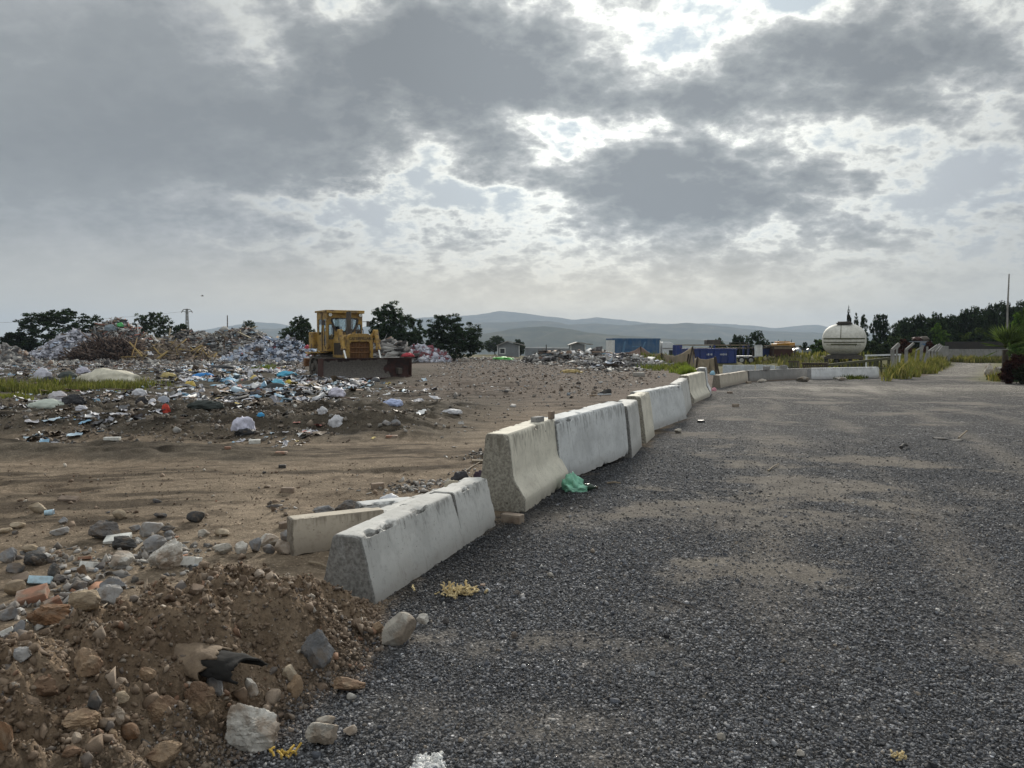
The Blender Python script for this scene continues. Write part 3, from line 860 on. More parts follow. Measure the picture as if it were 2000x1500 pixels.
def mud_blade():
    m, g, b = new_mat('blade_steel_and_mud')
    P = obj_coord(g)
    s = g.node('ShaderNodeSeparateXYZ'); g.put(s.inputs[0], P)
    n = g.noise(P, 3.0, 7, 0.6); n2 = g.noise(P, 15, 6, 0.65); n0 = g.noise(P, 1.1, 3, 0.5)
    steel = g.mix(g.maprange(n, .4, .6), (.042, .014, .010), (.020, .010, .009))
    mud = g.mix(g.maprange(n2, .35, .65), (.135, .122, .108), (.080, .070, .062))
    # mud cake reaches from one side across most of the plate, with a lobed border
    k = g.m('ADD', s.outputs[0], g.m('MULTIPLY', g.m('SUBTRACT', n0, .5), 1.6))
    k = g.m('ADD', k, g.m('MULTIPLY', g.m('SUBTRACT', n, .5), .8))
    mx = g.maprange(k, -1.25, -1.15)
    zz = g.m('ADD', s.outputs[2], g.m('MULTIPLY', g.m('SUBTRACT', n, .5), .5))
    mz = g.m('MULTIPLY', g.maprange(zz, 1.04, 0.98), g.maprange(zz, 0.10, 0.14))
    k2 = g.m('MULTIPLY', mx, mz)
    g.put(b.inputs['Base Color'], g.mix(k2, steel, mud))
    b.inputs['Roughness'].default_value = .85
    bp = g.node('ShaderNodeBump'); bp.inputs['Strength'].default_value = .6; bp.inputs['Distance'].default_value = .03
    g.put(bp.inputs['Height'], g.m('ADD', g.m('MULTIPLY', k2, 1.2), g.m('MULTIPLY', n2, .5))); g.put(b.inputs['Normal'], bp.outputs[0])
    return m


M['blade'] = mud_blade()


def glass_mat():
    m, g, b = new_mat('window_glass')
    t = g.n; out = [n for n in t if n.type == 'OUTPUT_MATERIAL'][0]
    tr = g.node('ShaderNodeBsdfTransparent'); tr.inputs[0].default_value = (.74, .80, .82, 1)
    gl = g.node('ShaderNodeBsdfGlossy'); gl.inputs['Roughness'].default_value = .08; gl.inputs[0].default_value = (.8, .85, .9, 1)
    mx = g.node('ShaderNodeMixShader'); mx.inputs[0].default_value = .16
    g.l.new(tr.outputs[0], mx.inputs[1]); g.l.new(gl.outputs[0], mx.inputs[2]); g.l.new(mx.outputs[0], out.inputs[0])
    return m


M['glass'] = glass_mat()
M['dark_glass'] = paint('dark_glass', (.03, .035, .04), .12, (.05, .05, .05), .2, 3, bump=0)


def plate(mb, outer, holes, fn, thick):
    """flat plate with openings; fn maps (a, b, t) to a 3D point, t runs through the thickness"""
    from mathutils.geometry import tessellate_polygon
    loops = [[Vector((a, b, 0)) for a, b in lp] for lp in [outer] + holes]
    flat = [p for lp in loops for p in lp]
    tris = tessellate_polygon(loops)
    n = len(flat)
    P = [fn(p.x, p.y, 0) for p in flat] + [fn(p.x, p.y, thick) for p in flat]
    fs = [tuple(t) for t in tris] + [tuple(n + i for i in t[::-1]) for t in tris]
    k = 0
    for lp in loops:
        m = len(lp)
        fs += [(k + i, k + (i + 1) % m, n + k + (i + 1) % m, n + k + i) for i in range(m)]
        k += m
    mb.add(P, fs)


def text_mesh(name, body, size, mat, parent, loc, rot, depth=0.006, sx=1.0):
    cu = bpy.data.curves.new(name, 'FONT'); cu.body = body; cu.size = size; cu.align_x = 'CENTER'; cu.align_y = 'CENTER'; cu.extrude = depth; cu.offset = size * .012
    tmp = bpy.data.objects.new('tmp_' + name, cu); COLL.objects.link(tmp)
    dg = bpy.context.evaluated_depsgraph_get()
    me = bpy.data.meshes.new_from_object(tmp.evaluated_get(dg))
    bpy.data.objects.remove(tmp); bpy.data.curves.remove(cu)
    me.name = name; me.materials.clear()
    o = link_mesh(name, me, mat, parent, loc, rot); o.scale = (sx, 1, 1)
    return o


# ------------------------------------------------------------------ bulldozer
def build_bulldozer():
    bl = at(719, 737, 37.2)                             # middle of the blade's foot
    yaw = R(32)
    n = np.array([math.sin(yaw), -math.cos(yaw)])
    c = np.array([bl[0], bl[1]]) - 2.85 * n
    z0 = float(H(c[0], c[1])) - 0.05
    root = empty('bulldozer', (c[0], c[1], z0), R(180) + yaw)
    tag(root, 'old yellow bulldozer with a closed cab and a mud-caked rusty blade', 'bulldozer')
    Y, D, RU = M['yellow'], M['dark_steel'], M['rust']
    # tracks
    for sx in (-1, 1):
        tr = empty('track', (sx * 1.06, 0, 0)); tr.parent = root
        prof = []
        for k in range(13): a = R(90) + math.pi * k / 12; prof.append((-1.55 + .56 * math.cos(a), .60 + .56 * math.sin(a)))
        for k in range(13): a = R(-90) + math.pi * k / 12; prof.append((1.35 + .50 * math.cos(a), .52 + .50 * math.sin(a)))
        mb = MB(); inner = [(y * .90 - .01, .55 + (z - .55) * .84) for y, z in prof]
        m_ = len(prof)
        for sgn in (0,):
            P = [(-.27, y, z) for y, z in prof] + [(.27, y, z) for y, z in prof] + [(-.27, y, z) for y, z in inner] + [(.27, y, z) for y, z in inner]
            fs = []
            for i in range(m_):
                j = (i + 1) % m_
                fs += [(i, j, m_ + j, m_ + i), (2 * m_ + i, 3 * m_ + i, 3 * m_ + j, 2 * m_ + j), (i, 2 * m_ + i, 2 * m_ + j, j), (m_ + i, m_ + j, 3 * m_ + j, 3 * m_ + i)]
            mb.add(P, fs)
        # grousers
        cum = [0]
        for (a, b_) in zip(prof, prof[1:] + prof[:1]): cum.append(cum[-1] + math.dist(a, b_))
        nb = 42
        for k in range(nb):
            s = cum[-1] * k / nb; i = max(j for j in range(m_) if cum[j] <= s); f = (s - cum[i]) / (cum[i + 1] - cum[i])
            a, b_ = prof[i], prof[(i + 1) % m_]
            y = a[0] + (b_[0] - a[0]) * f; z = a[1] + (b_[1] - a[1]) * f
            ang = math.atan2(b_[1] - a[1], b_[0] - a[0])
            mb.box((0, y - .02 * math.sin(-ang), z), (.56, .05, .075), (ang, 0, 0))
        mb.build('track_chain', M['mud_steel'], tr)
        mb = MB(); mb.box((0, -.1, .55), (.30, 2.5, .42)); mb.box((0, .2, .86), (.20, 1.6, .12)); mb.build('track_frame', D, tr, bevel=.03)
        for yy, zz, rr, nm in ((-1.55, .60, .44, 'sprocket'), (1.35, .52, .38, 'idler')):
            mb = MB(); mb.tube((-.16, yy, zz), (.16, yy, zz), rr, rr, 24); mb.tube((-.30, yy, zz), (.30, yy, zz), rr * .45, rr * .45, 16)
            if nm == 'sprocket':
                for k in range(14): a = 2 * math.pi * k / 14; mb.box((0, yy + rr * math.cos(a), zz + rr * math.sin(a)), (.14, .10, .10), (a, 0, 0))
            mb.build(nm, M['mud_steel'], tr, bevel=.02)
        for yy in (-.9, -.45, 0, .45, .85):
            mb = MB(); mb.tube((-.2, yy, .22), (.2, yy, .22), .15, .15, 14); mb.build('roller', M['mud_steel'], tr)
    # hull and engine housing
    mb = MB(); mb.box((0, -.35, .95), (1.30, 3.0, .65)); mb.box((0, -1.75, 1.05), (1.5, .75, .9)); mb.build('hull', D, root, bevel=.04)
    mb = MB()
    hood = [(-.66, 1.10), (-.66, 1.95), (-.60, 2.16), (-.42, 2.25), (.42, 2.25), (.60, 2.16), (.66, 1.95), (.66, 1.10)]
    mb.prism([(x, 0, z) for x, z in hood], np.array((0, -.30, 0)), np.array((0, 1.50, 0)))
    mb.build('engine_hood', Y, root, bevel=.03)
    for sx in (-1, 1):                                  # side louvres
        mb = MB(); mb.box((sx * .662, .56, 1.55), (.02, 1.25, .60))
        for k in range(9): mb.box((sx * .675, .0 + k * .14, 1.55), (.02, .05, .55))
        mb.build('louvre', M['letters'], root)
    # radiator guard
    mb = MB(); outer = [(-.69, .72), (-.69, 2.05), (-.60, 2.22), (-.42, 2.30), (.42, 2.30), (.60, 2.22), (.69, 2.05), (.69, .72)]
    hole = [(-.52, .80), (.52, .80), (.52, 1.78), (.44, 1.90), (-.44, 1.90), (-.52, 1.78)]
    plate(mb, outer, [hole], lambda a, b_, t: (a, 1.50 + t, b_), .32)
    mb.build('radiator_guard', Y, root, bevel=.02)
    mb = MB()
    mb.box((0, 1.66, 1.33), (1.06, .04, 1.10))
    for k in range(13): mb.box((-.48 + k * .08, 1.70, 1.33), (.022, .05, 1.06))
    for zz in (.98, 1.38, 1.62): mb.box((0, 1.735, zz), (1.05, .03, .05))
    mb.build('grille', M['rust_orange'], root)
    text_mesh('lettering', 'CATERPILLAR', .185, M['letters'], root, (0, 1.825, 2.06), (R(90), 0, R(180)), sx=1.02)
    # cab: front and back plates with windows, sides with windows and a door
    cab = empty('cab', (0, 0, 0)); cab.parent = root
    fr = [(-.95, 1.42), (.95, 1.42), (.95, 3.42), (-.95, 3.42)]
    wind = [(-.40, 2.42), (.40, 2.42), (.50, 2.50), (.72, 2.98), (.70, 3.08), (.62, 3.12), (-.62, 3.12), (-.70, 3.08), (-.72, 2.98), (-.50, 2.50)]
    lowl = [(.58, 2.05), (.86, 2.05), (.86, 2.72), (.82, 2.80), (.70, 2.80), (.58, 2.55)]
    lowr = [(-a, b_) for a, b_ in lowl[::-1]]
    mb = MB(); plate(mb, fr, [wind, lowl, lowr], lambda a, b_, t: (a, -.30 - t, b_), .06); mb.build('cab_front', Y, cab)
    bk = [(-.60, 2.25), (.60, 2.25), (.60, 3.1), (-.60, 3.1)]
    mb = MB(); plate(mb, fr, [bk, lowl, lowr], lambda a, b_, t: (a, -1.84 - t, b_), .06); mb.build('cab_back', Y, cab)
    w1 = [(-1.62, 2.22), (-1.22, 2.30), (-1.12, 3.06), (-1.66, 3.06)]; w2 = [(-.86, 2.45), (-.52, 2.45), (-.52, 3.05), (-.86, 3.05)]; w3 = [(-.82, 1.72), (-.55, 1.72), (-.55, 2.25), (-.82, 2.25)]
    for sx in (-1, 1):
        mb = MB(); plate(mb, [(-1.84, 1.42), (-.36, 1.42), (-.36, 3.42), (-1.84, 3.42)], [w1, w2, w3], lambda a, b_, t: (sx * (.95 - t), a, b_), .05)
        mb.build('cab_side', Y, cab)
        mb = MB()
        for w in (w1, w2, w3): mb.prism([(sx * .925, a, b_) for a, b_ in w], np.array((-.004, 0, 0)), np.array((.004, 0, 0)))
        mb.build('side_window', M['glass'], cab)
        mb = MB(); mb.bar((sx * .965, -1.02, 1.45), (sx * .965, -1.02, 3.38), .03, .03); mb.box((sx * .975, -.95, 2.3), (.04, .12, .03)); mb.build('door_edge', M['letters'], cab)
    for w, nm in ((wind, 'windscreen'), (lowl, 'lower_window'), (lowr, 'lower_window')):
        mb = MB(); mb.prism([(a, -.33, b_) for a, b_ in w], np.array((0, -.004, 0)), np.array((0, .004, 0))); mb.build(nm, M['glass'], cab)
        mb = MB(); cx = sum(a for a, _ in w) / len(w); cz = sum(b_ for _, b_ in w) / len(w)
        ins = [(cx + (a - cx) * .90, cz + (b_ - cz) * .90) for a, b_ in w]; ou = [(cx + (a - cx) * 1.03, cz + (b_ - cz) * 1.04) for a, b_ in w]
        plate(mb, ou, [ins], lambda a, b_, t: (a, -.296 + t, b_), .02); mb.build('window_seal', M['rubber'], cab)
    mb = MB(); mb.prism([(a, -1.87, b_) for a, b_ in bk], np.array((0, -.004, 0)), np.array((0, .004, 0))); mb.build('rear_window', M['glass'], cab)
    mb = MB(); mb.box((0, -1.08, 3.47), (2.06, 1.85, .10)); mb.box((0, -.13, 3.40), (2.0, .05, .09)); mb.build('cab_roof', Y, cab, bevel=.03)
    mb = MB(); mb.box((0, -1.3, 1.95), (.55, .5, .15)); mb.box((0, -1.55, 2.35), (.55, .15, .75)); mb.build('driver_seat', M['seat'], cab, bevel=.04)
    mb = MB(); mb.box((0, -.5, 2.0), (.9, .2, .55)); mb.tube((.2, -.7, 2.0), (.24, -.75, 2.55), .02); mb.tube((-.2, -.7, 2.0), (-.24, -.75, 2.5), .02); mb.build('dashboard', M['seat'], cab)
    for sx in (-1, 1):
        mb = MB(); mb.tube((sx * .80, -.26, 3.28), (sx * .80, -.16, 3.28), .07, .09, 14); mb.build('headlight', M['chrome'], root)
    mb = MB(); mb.tube((.10, .55, 2.2), (.10, .55, 3.42), .12, .12, 16); mb.tube((.10, .55, 2.2), (.10, .55, 2.55), .16, .16, 16); mb.build('exhaust_pipe', D, root, smooth=True)
    mb = MB(); mb.tube((-.32, .75, 2.2), (-.32, .75, 2.42), .09); mb.tube((-.32, .75, 2.42), (-.32, .75, 2.52), .15, .15, 16); mb.build('air_cleaner', D, root, smooth=True)
    # tank behind the cab, fender plates, rear hitch
    mb = MB()
    rc = [(.35, -2.75), (1.02, -2.75), (1.18, -2.6), (1.22, -2.2), (1.18, -1.95), (.35, -1.95)]
    mb.prism([(x, y, 0) for x, y in rc], np.array((0, 0, 1.55)), np.array((0, 0, 2.42))); mb.prism([(-x, y, 0) for x, y in rc[::-1]], np.array((0, 0, 1.55)), np.array((0, 0, 2.42)))
    mb.build('fuel_tank', Y, root, bevel=.06, segs=3)
    for sx in (-1, 1):
        mb = MB(); mb.box((sx * 1.08, -1.3, 1.36), (.66, 1.5, .06)); mb.box((sx * 1.10, -2.15, 1.30), (.7, .5, .05), (R(-14), 0, 0)); mb.box((sx * 1.15, -1.7, 1.25), (.1, .1, .22)); mb.build('fender', Y, root, bevel=.01)
    mb = MB(); mb.box((0, -2.75, .80), (1.9, .45, .42)); mb.box((.8, -3.25, .75), (.25, .9, .35)); mb.box((-.8, -3.25, .75), (.25, .9, .35)); mb.box((0, -3.55, .8), (2.3, .3, .45)); mb.build('ripper_frame', M['rust_orange'], root, bevel=.03)
    # blade: curved plate
    bd = empty('blade', (0, 2.75, 0), R(12)); bd.parent = root
    mb = MB(); W2 = 2.42
    pts = []
    for k in range(11):
        t = k / 10; pts.append((.16 - .62 * t * (1 - t) + .05 * t, .06 + 1.06 * t))
    xs = np.linspace(-W2, W2, 15)
    P = []; 
    for x in xs:
        for (y, z) in pts: P.append((x, y, z))
        for (y, z) in pts[::-1]: P.append((x, y - .07, z))
    k = 2 * len(pts); fs = []
    for i in range(len(xs) - 1):
        for j in range(k): fs.append((i * k + j, i * k + (j + 1) % k, (i + 1) * k + (j + 1) % k, (i + 1) * k + j))
    fs += [tuple(range(k)), tuple((len(xs) - 1) * k + j for j in range(k))]
    mb.add(P, fs); mb.build('mouldboard', M['blade'], bd)
    mb = MB(); mb.box((0, .20, .07), (4.6, .05, .17), (R(-25), 0, 0)); mb.build('cutting_edge', RU, bd)
    for sx in (-1, 1):
        mb = MB(); mb.hexa([(sx * 2.30, .16, .0), (sx * 2.64, .30, .0), (sx * 2.64, .24, .0), (sx * 2.30, .10, .0), (sx * 2.30, .12, .26), (sx * 2.52, .16, .22), (sx * 2.52, .10, .22), (sx * 2.30, .06, .26)]); mb.build('corner_bit', RU, bd)
        mb = MB(); mb.prism([(0, .16, .06), (0, .20, 1.12), (0, -.25, 1.12), (0, -.28, .10)], np.array((sx * 2.5 - .02, 0, 0)), np.array((sx * 2.5 + .02, 0, 0))); mb.build('blade_cheek', RU, bd)
        mb = MB(); mb.bar((sx * 1.75, -.05, .45), (sx * 1.48, -2.6, .55), .22, .30); mb.build('push_arm', M['mud_steel'], root, bevel=.03).location = (0, 2.75, 0)
        cyl = empty('lift_cylinder', (0, 0, 0)); cyl.parent = root
        mb = MB(); mb.bar((sx * .70, 1.0, 1.9), (sx * .92, 1.55, 2.38), .16, .16); mb.tube((sx * .93, 1.58, 2.44), (sx * .90, 1.98, 1.55), .105, .105, 14); mb.tube((sx * .80, 1.55, 2.42), (sx * 1.04, 1.55, 2.42), .09); mb.box((sx * .91, 1.80, 1.93), (.28, .2, .16)); mb.tube((sx * .90, 1.93, 1.62), (sx * .90, 1.98, 1.5), .13, .13, 14)
        mb.build('cylinder_barrel', Y, cyl, smooth=True)
        mb = MB(); mb.tube((sx * .90, 1.96, 1.58), (sx * .87, 2.50, .72), .05, .05, 12); mb.build('piston_rod', M['chrome'], cyl, smooth=True)
    for sx in (-1, 1):
        mb = MB(); pts = [(sx * .60, .9, 2.0), (sx * .78, 1.15, 2.12), (sx * .90, 1.42, 2.2), (sx * 1.02, 1.66, 2.0), (sx * .99, 1.80, 1.7)]
        mb.path(pts, .03, 8); mb.build('hose', M['rubber'], root, smooth=True)
        mb = MB(); mb.path([(sx * .98, -.42, 1.55), (sx * 1.04, -.42, 1.7), (sx * 1.04, -.42, 2.5), (sx * .98, -.42, 2.6)], .018, 6); mb.build('grab_rail', D, root)
        mb = MB(); mb.path([(sx * .95, -.28, 2.95), (sx * 1.16, -.12, 2.95)], .014, 6); mb.box((sx * 1.18, -.11, 2.86), (.16, .03, .24)); mb.build('mirror', D, root)
        mb = MB(); mb.box((sx * 1.12, -.6, 1.18), (.5, .5, .05)); mb.box((sx * 1.30, -.2, .95), (.08, .4, .35)); mb.build('step', D, root)
    mb = MB(); mb.box((0, -.12, .62), (1.8, .2, .25)); mb.box((0, -.02, 1.03), (4.7, .12, .09)); mb.build('blade_brace', M['mud_steel'], bd)
    return root


build_bulldozer()


# ------------------------------------------------------------------ lorry with curtain trailer
def wheel(root, x, y, z, r, w, axis='y', rim='white_paint'):
    """one wheel of a vehicle: an empty with its tyre and rim"""
    e = empty('wheel', (x, y, z)); e.parent = root
    a, b_ = ((-w / 2, 0, 0), (w / 2, 0, 0)) if axis == 'x' else ((0, -w / 2, 0), (0, w / 2, 0))
    MB().tube(a, b_, r, r, 20).build('tyre', M['rubber'], e, bevel=.03)
    d = np.array(b_) - np.array(a); MB().tube(np.array(a) - d * .04, np.array(b_) + d * .04, r * .55, r * .55, 14).build('rim', M[rim], e)


def build_lorry():
    """local x along the lorry towards its cab, local -y to the viewer"""
    a = at(1196, 690, 92); b_ = at(1323, 690, 93.5)
    dv = np.array([b_[0] - a[0], b_[1] - a[1]]); L = np.hypot(*dv); rz = math.atan2(dv[1], dv[0])
    gz = min(float(H(a[0], a[1])), float(H(b_[0], b_[1])))
    k = L / 9.0                                          # total length drawn at 9 units
    top = at(1240, 661, 94)[2]
    hT = top - gz
    root = empty('curtain_trailer', (a[0], a[1], gz), rz)
    tag(root, 'blue curtain-sided lorry trailer with faded pale print, parked behind the tarpaulin', 'trailer')
    Lt = L * .735
    mb = MB(); mb.box((Lt / 2, 1.25, 1.18), (Lt, 2.4, .22)); mb.box((Lt * .3, 1.25, .95), (Lt * .5, .9, .25)); mb.build('chassis', M['dark_steel'], root)
    mb = MB(); n_ = 60
    xs = np.linspace(.32, Lt - .12, n_)
    P = [(x, .02 * math.sin(x * 11) * (1 if i % 2 else .6), z) for i, x in enumerate(xs) for z in (1.3, 2.2, hT - .22)]
    mb.add(P, [(i * 3 + j, (i + 1) * 3 + j, (i + 1) * 3 + j + 1, i * 3 + j + 1) for i in range(n_ - 1) for j in range(2)])
    mb.add([(p[0], 2.5 - p[1], p[2]) for p in P], [(i * 3 + j, i * 3 + j + 1, (i + 1) * 3 + j + 1, (i + 1) * 3 + j) for i in range(n_ - 1) for j in range(2)])
    cur = mb.build('side_curtain', M['blue_canvas'], root)
    mb = MB()
    h0, h1 = 1.3, hT - .22; hh = h1 - h0
    mb.prism([(Lt * .16, -.05, h0 + .1), (Lt * .20, -.05, h0 + .1), (Lt * .28, -.05, h1 - .15), (Lt * .235, -.05, h1 - .15)], np.array((0, -.004, 0)), np.array((0, .004, 0)))
    mb.prism([(Lt * .54, -.05, h0 + hh * .35), (Lt * .57, -.05, h0 + hh * .35), (Lt * .70, -.05, h1 - .18), (Lt * .665, -.05, h1 - .18)], np.array((0, -.004, 0)), np.array((0, .004, 0)))
    rng = random.Random(4)
    for (x0, x1, z, s) in ((.40, .58, h0 + hh * .72, .17), (.26, .75, h0 + hh * .48, .24)):
        x = Lt * x0
        while x < Lt * x1:
            w = rng.uniform(.10, .2); mb.box((x + w / 2, -.05, z), (w, .008, s * rng.uniform(.8, 1.1))); x += w + .06
    mb.build('faded_print', M['pale_print'], root)
    mb = MB(); mb.box((Lt / 2, 1.25, hT - .11), (Lt, 2.55, .22)); mb.build('trailer_roof', M['blue_canvas'], root, bevel=.02)
    mb = MB(); mb.box((.15, 1.25, (1.2 + hT - .22) / 2), (.28, 2.5, hT - 1.42)); mb.build('rear_door', M['white_paint'], root)
    mb = MB(); mb.box((Lt - .05, 1.25, (1.2 + hT - .22) / 2), (.1, 2.5, hT - 1.42)); mb.build('bulkhead', M['white_paint'], root)
    for x in (Lt * .15, Lt * .27, Lt * .39):
        for y in (.25, 2.25): wheel(root, x, y, .5, .5, .35)
    # tractor unit
    t = empty('lorry_cab', (a[0] + math.cos(rz) * (Lt + .25), a[1] + math.sin(rz) * (Lt + .25), gz), rz)
    tag(t, 'white lorry cab with a raised roof coupled before the blue trailer', 'lorry')
    Lc = L - Lt - .3; hc = at(1305, 668, 98)[2] - gz
    mb = MB(); side = [(0, 1.0), (Lc * .95, 1.0), (Lc, 1.35), (Lc * .97, 2.0), (Lc * .86, hc * .80), (Lc * .74, hc * .95), (Lc * .5, hc), (0, hc)]
    mb.prism([(x, 0, z) for x, z in side], np.array((0, 0, 0)), np.array((0, 2.4, 0))); mb.build('cab_body', M['cab_white'], t, bevel=.06)
    mb = MB(); mb.prism([(Lc * .45, -.01, 1.9), (Lc * .88, -.01, 1.9), (Lc * .80, -.01, hc * .74), (Lc * .45, -.01, hc * .74)], np.array((0, -.01, 0)), np.array((0, .01, 0))); mb.build('side_window', M['dark_glass'], t)
    mb = MB(); mb.prism([(Lc * .985, 0, 2.0), (Lc * .88, 0, hc * .78), (Lc * .90, 0, hc * .78), (Lc * 1.0, 0, 2.0)], np.array((0, .15, 0)), np.array((0, 2.25, 0))); mb.build('windscreen', M['dark_glass'], t)
    mb = MB(); mb.box((Lc * .45, -.03, hc * .80), (Lc * .9, .05, .06)); mb.box((Lc * .93, -.2, 2.15), (.12, .3, .5)); mb.build('trim', M['dark_steel'], t)
    mb = MB(); mb.box((Lc * .3, 1.2, .75), (Lc * 1.3, 1.0, .35)); mb.build('chassis', M['dark_steel'], t)
    for x in (Lc * .68, -.3):
        for y in (.2, 2.2): wheel(t, x, y, .5, .5, .35)


build_lorry()


# ------------------------------------------------------------------ blue skip, round tank trailer and scrap yard
def build_yard():
    # skip
    a = at(1352, 709, 62); b_ = at(1438, 709, 62.6); gz = float(H((a[0] + b_[0]) / 2, (a[1] + b_[1]) / 2))
    dv = b_ - a; L = np.hypot(dv[0], dv[1]); rz = math.atan2(dv[1], dv[0])
    h = at(1400, 682, 63)[2] - gz
    root = empty('waste_skip', (a[0], a[1], gz), rz); tag(root, 'dark blue steel skip with small white lettering behind the tarpaulin', 'skip')
    mb = MB(); w = 2.2; t = .06
    mb.box((L / 2, w / 2, .15), (L, w, .1))
    for y in (0, w): mb.box((L / 2, y, .15 + (h - .15) / 2), (L, t, h - .15))
    for x in (0, L): mb.box((x, w / 2, .15 + (h - .15) / 2), (t, w - t, h - .15))
    mb.build('skip_body', M['blue_skip'], root)
    mb = MB()
    for x in np.linspace(.1, L - .1, 7): mb.box((x, -.07, h * .5), (.09, .08, h - .22))
    mb.build('skip_rib', M['blue_skip'], root)
    mb = MB()
    for y in (-.02, w + .02): mb.box((L / 2, y, h), (L + .1, .12, .12))
    for x in (-.02, L + .02): mb.box((x, w / 2, h), (.12, w - .14, .12))
    mb.build('rim', M['blue_skip'], root)
    rng = random.Random(8)
    for x0, n_ in ((L * .32, 4), (L * .62, 5)):
        mb = MB()
        for i in range(n_): mb.box((x0 + i * .13, -.118, h * .66), (.085 if i % 2 else .05, .012, .15 * rng.uniform(.8, 1.1)))
        mb.build('lettering', M['white_print'], root)
    # flat-bed rack behind with poles: a carrier with a dark load
    d = 72; a = at(1326, 705, d); b_ = at(1445, 705, d + 3); z1 = at(1400, 674, d)[2]; g1 = float(H((a[0] + b_[0]) / 2, d))
    rk = empty('steel_rack', (a[0], a[1], g1)); tag(rk, 'long steel rack on blue posts carrying a dark box, behind the skip', 'rack')
    Lr = b_[0] - a[0]; hh = z1 - g1
    for x in (0, Lr * .5, Lr * .98):
        for y in (0, 1.5): mb = MB(); mb.box((x, y, hh / 2), (.16 if x else .55, .14, hh)); mb.build('post', M['blue_skip'], rk)
    mb = MB(); mb.box((Lr / 2, 0, hh), (Lr, .12, .10)); mb.box((Lr / 2, 1.5, hh), (Lr, .12, .10)); mb.box((Lr * .62, .75, hh * .80), (Lr * .7, 1.4, .08)); mb.build('beam', M['wood'], rk)
    mb = MB(); mb.box((Lr * .50, .7, hh + .28), (Lr * .20, 1.0, .42)); mb.build('dark_box', M['dark_steel'], rk, bevel=.03)
    # small white trailer and boat-like white thing right of the skip
    p = at(1450, 708, 66); g1 = float(H(p[0], p[1]))
    tl = empty('flat_trailer', (p[0], p[1], g1)); tag(tl, 'small whitish flat trailer with a frame behind, beside the blue skip', 'trailer')
    mb = MB(); mb.box((.1, .6, .62), (2.3, 1.3, .14)); mb.build('bed', M['white_paint'], tl)
    mb = MB()
    for x in (-1.0, -.2, .5):
        mb.bar((x, .1, .7), (x, .1, 1.8), .06, .06)
    mb.bar((-1.0, .1, 1.8), (.5, .1, 1.8), .06, .06); mb.bar((-1.0, .1, 1.3), (.5, .1, 1.3), .06, .06); mb.build('headboard', M['dark_steel'], tl)
    for x in (.7, -.1): wheel(tl, x, -.02, .32, .32, .18)

    # yard of frames: white panel, blue trestles, brown shed, orange machine body, car under sheet
    d = 64; g1 = float(H(at(1520, 700, d)[0], d))
    fr = empty('trestle', (at(1476, 705, d)[0], d, g1)); tag(fr, 'blue steel trestle frame with planks on top beside the brown crate', 'trestle')
    zt = at(1490, 681, d)[2] - g1
    mb = MB()
    for x in (.15, .95, 1.7, 2.5):
        mb.bar((x, 0, 0), (x + .12, 0, zt), .11, .11); mb.bar((x + .1, 1.2, 0), (x, 1.2, zt), .11, .11)
    mb.bar((.2, 0, 0.1), (1.2, 0, zt * .9), .08, .08); mb.bar((2.4, 0, .1), (1.4, 0, zt * .9), .08, .08); mb.box((1.3, 0, zt * .62), (2.6, .06, .5))
    mb.build('trestle_frame', M['blue_skip'], fr)
    mb = MB(); mb.box((1.4, .6, zt + .06), (3.4, 1.5, .09)); mb.box((2.2, .5, zt + .18), (2.6, .7, .10), (0, R(3), 0)); mb.box((-.1, .2, zt * .45), (.25, .1, zt * .85)); mb.build('plank', M['wood_dark'], fr)
    wp = empty('door_leaf', (at(1473, 705, d)[0], d - .3, g1)); tag(wp, 'narrow white panel with a framed edge leaning on the blue trestle', 'panel')
    mb = MB(); mb.box((.25, 0, .45), (.55, .06, .9), (R(-6), 0, 0)); mb.build('sheet', M['white_paint'], wp)
    mb = MB(); mb.box((-.04, 0, .45), (.05, .09, .92), (R(-6), 0, 0)); mb.box((.54, 0, .45), (.05, .09, .92), (R(-6), 0, 0)); mb.box((.25, 0, .93), (.53, .09, .05)); mb.build('frame', M['cab_white'], wp)
    cr = empty('wooden_crate', (at(1513, 705, d - 1)[0], d - 1, g1)); tag(cr, 'rusty brown crate with pale top boards under the orange machine', 'crate')
    mb = MB(); mb.box((.65, .5, .32), (1.5, 1.1, .6)); mb.build('crate_body', M['rust'], cr)
    mb = MB()
    for k in range(4): mb.box((.65, .02 + k * .32, .70), (1.45, .26, .16))
    mb.box((.75, .4, .88), (2.6, 1.2, .06)); mb.build('crate_board', M['wood'], cr)
    for x in (-.15, 1.6): mb = MB(); mb.bar((x, -.1, 0), (x, -.1, .87), .08, .08); mb.build('post', M['wood_dark'], cr)
    d2 = 70; g2 = float(H(at(1533, 700, d2)[0], d2)); x0 = at(1515, 700, d2)[0]
    om = empty('farm_machine', (x0, d2, g2)); tag(om, 'orange hopper of an old farm machine above the brown crate', 'farm machine')
    zt = at(1530, 668, d2)[2] - g2; zb = at(1530, 681, d2)[2] - g2; W = at(1552, 700, d2)[0] - x0
    mb = MB(); mb.hexa([(.25, 0, zb), (W - .25, 0, zb), (W - .2, 1.3, zb), (.2, 1.3, zb), (0, -.2, zt - .16), (W, -.2, zt - .05), (W, 1.5, zt - .05), (0, 1.5, zt - .16)]); mb.build('hopper', M['orange'], om, bevel=.05)
    mb = MB(); mb.box((W * .45, .6, zt), (W * .6, 1.2, .12)); mb.box((W * .8, -.25, zt - .32), (W * .3, .1, .3)); mb.build('hopper_lid', M['orange'], om, bevel=.03)
    for x in (.3, W - .3):
        for y in (.1, 1.2): mb = MB(); mb.bar((x, y, 0), (x, y, zb), .1, .1); mb.build('leg', M['rust_orange'], om)
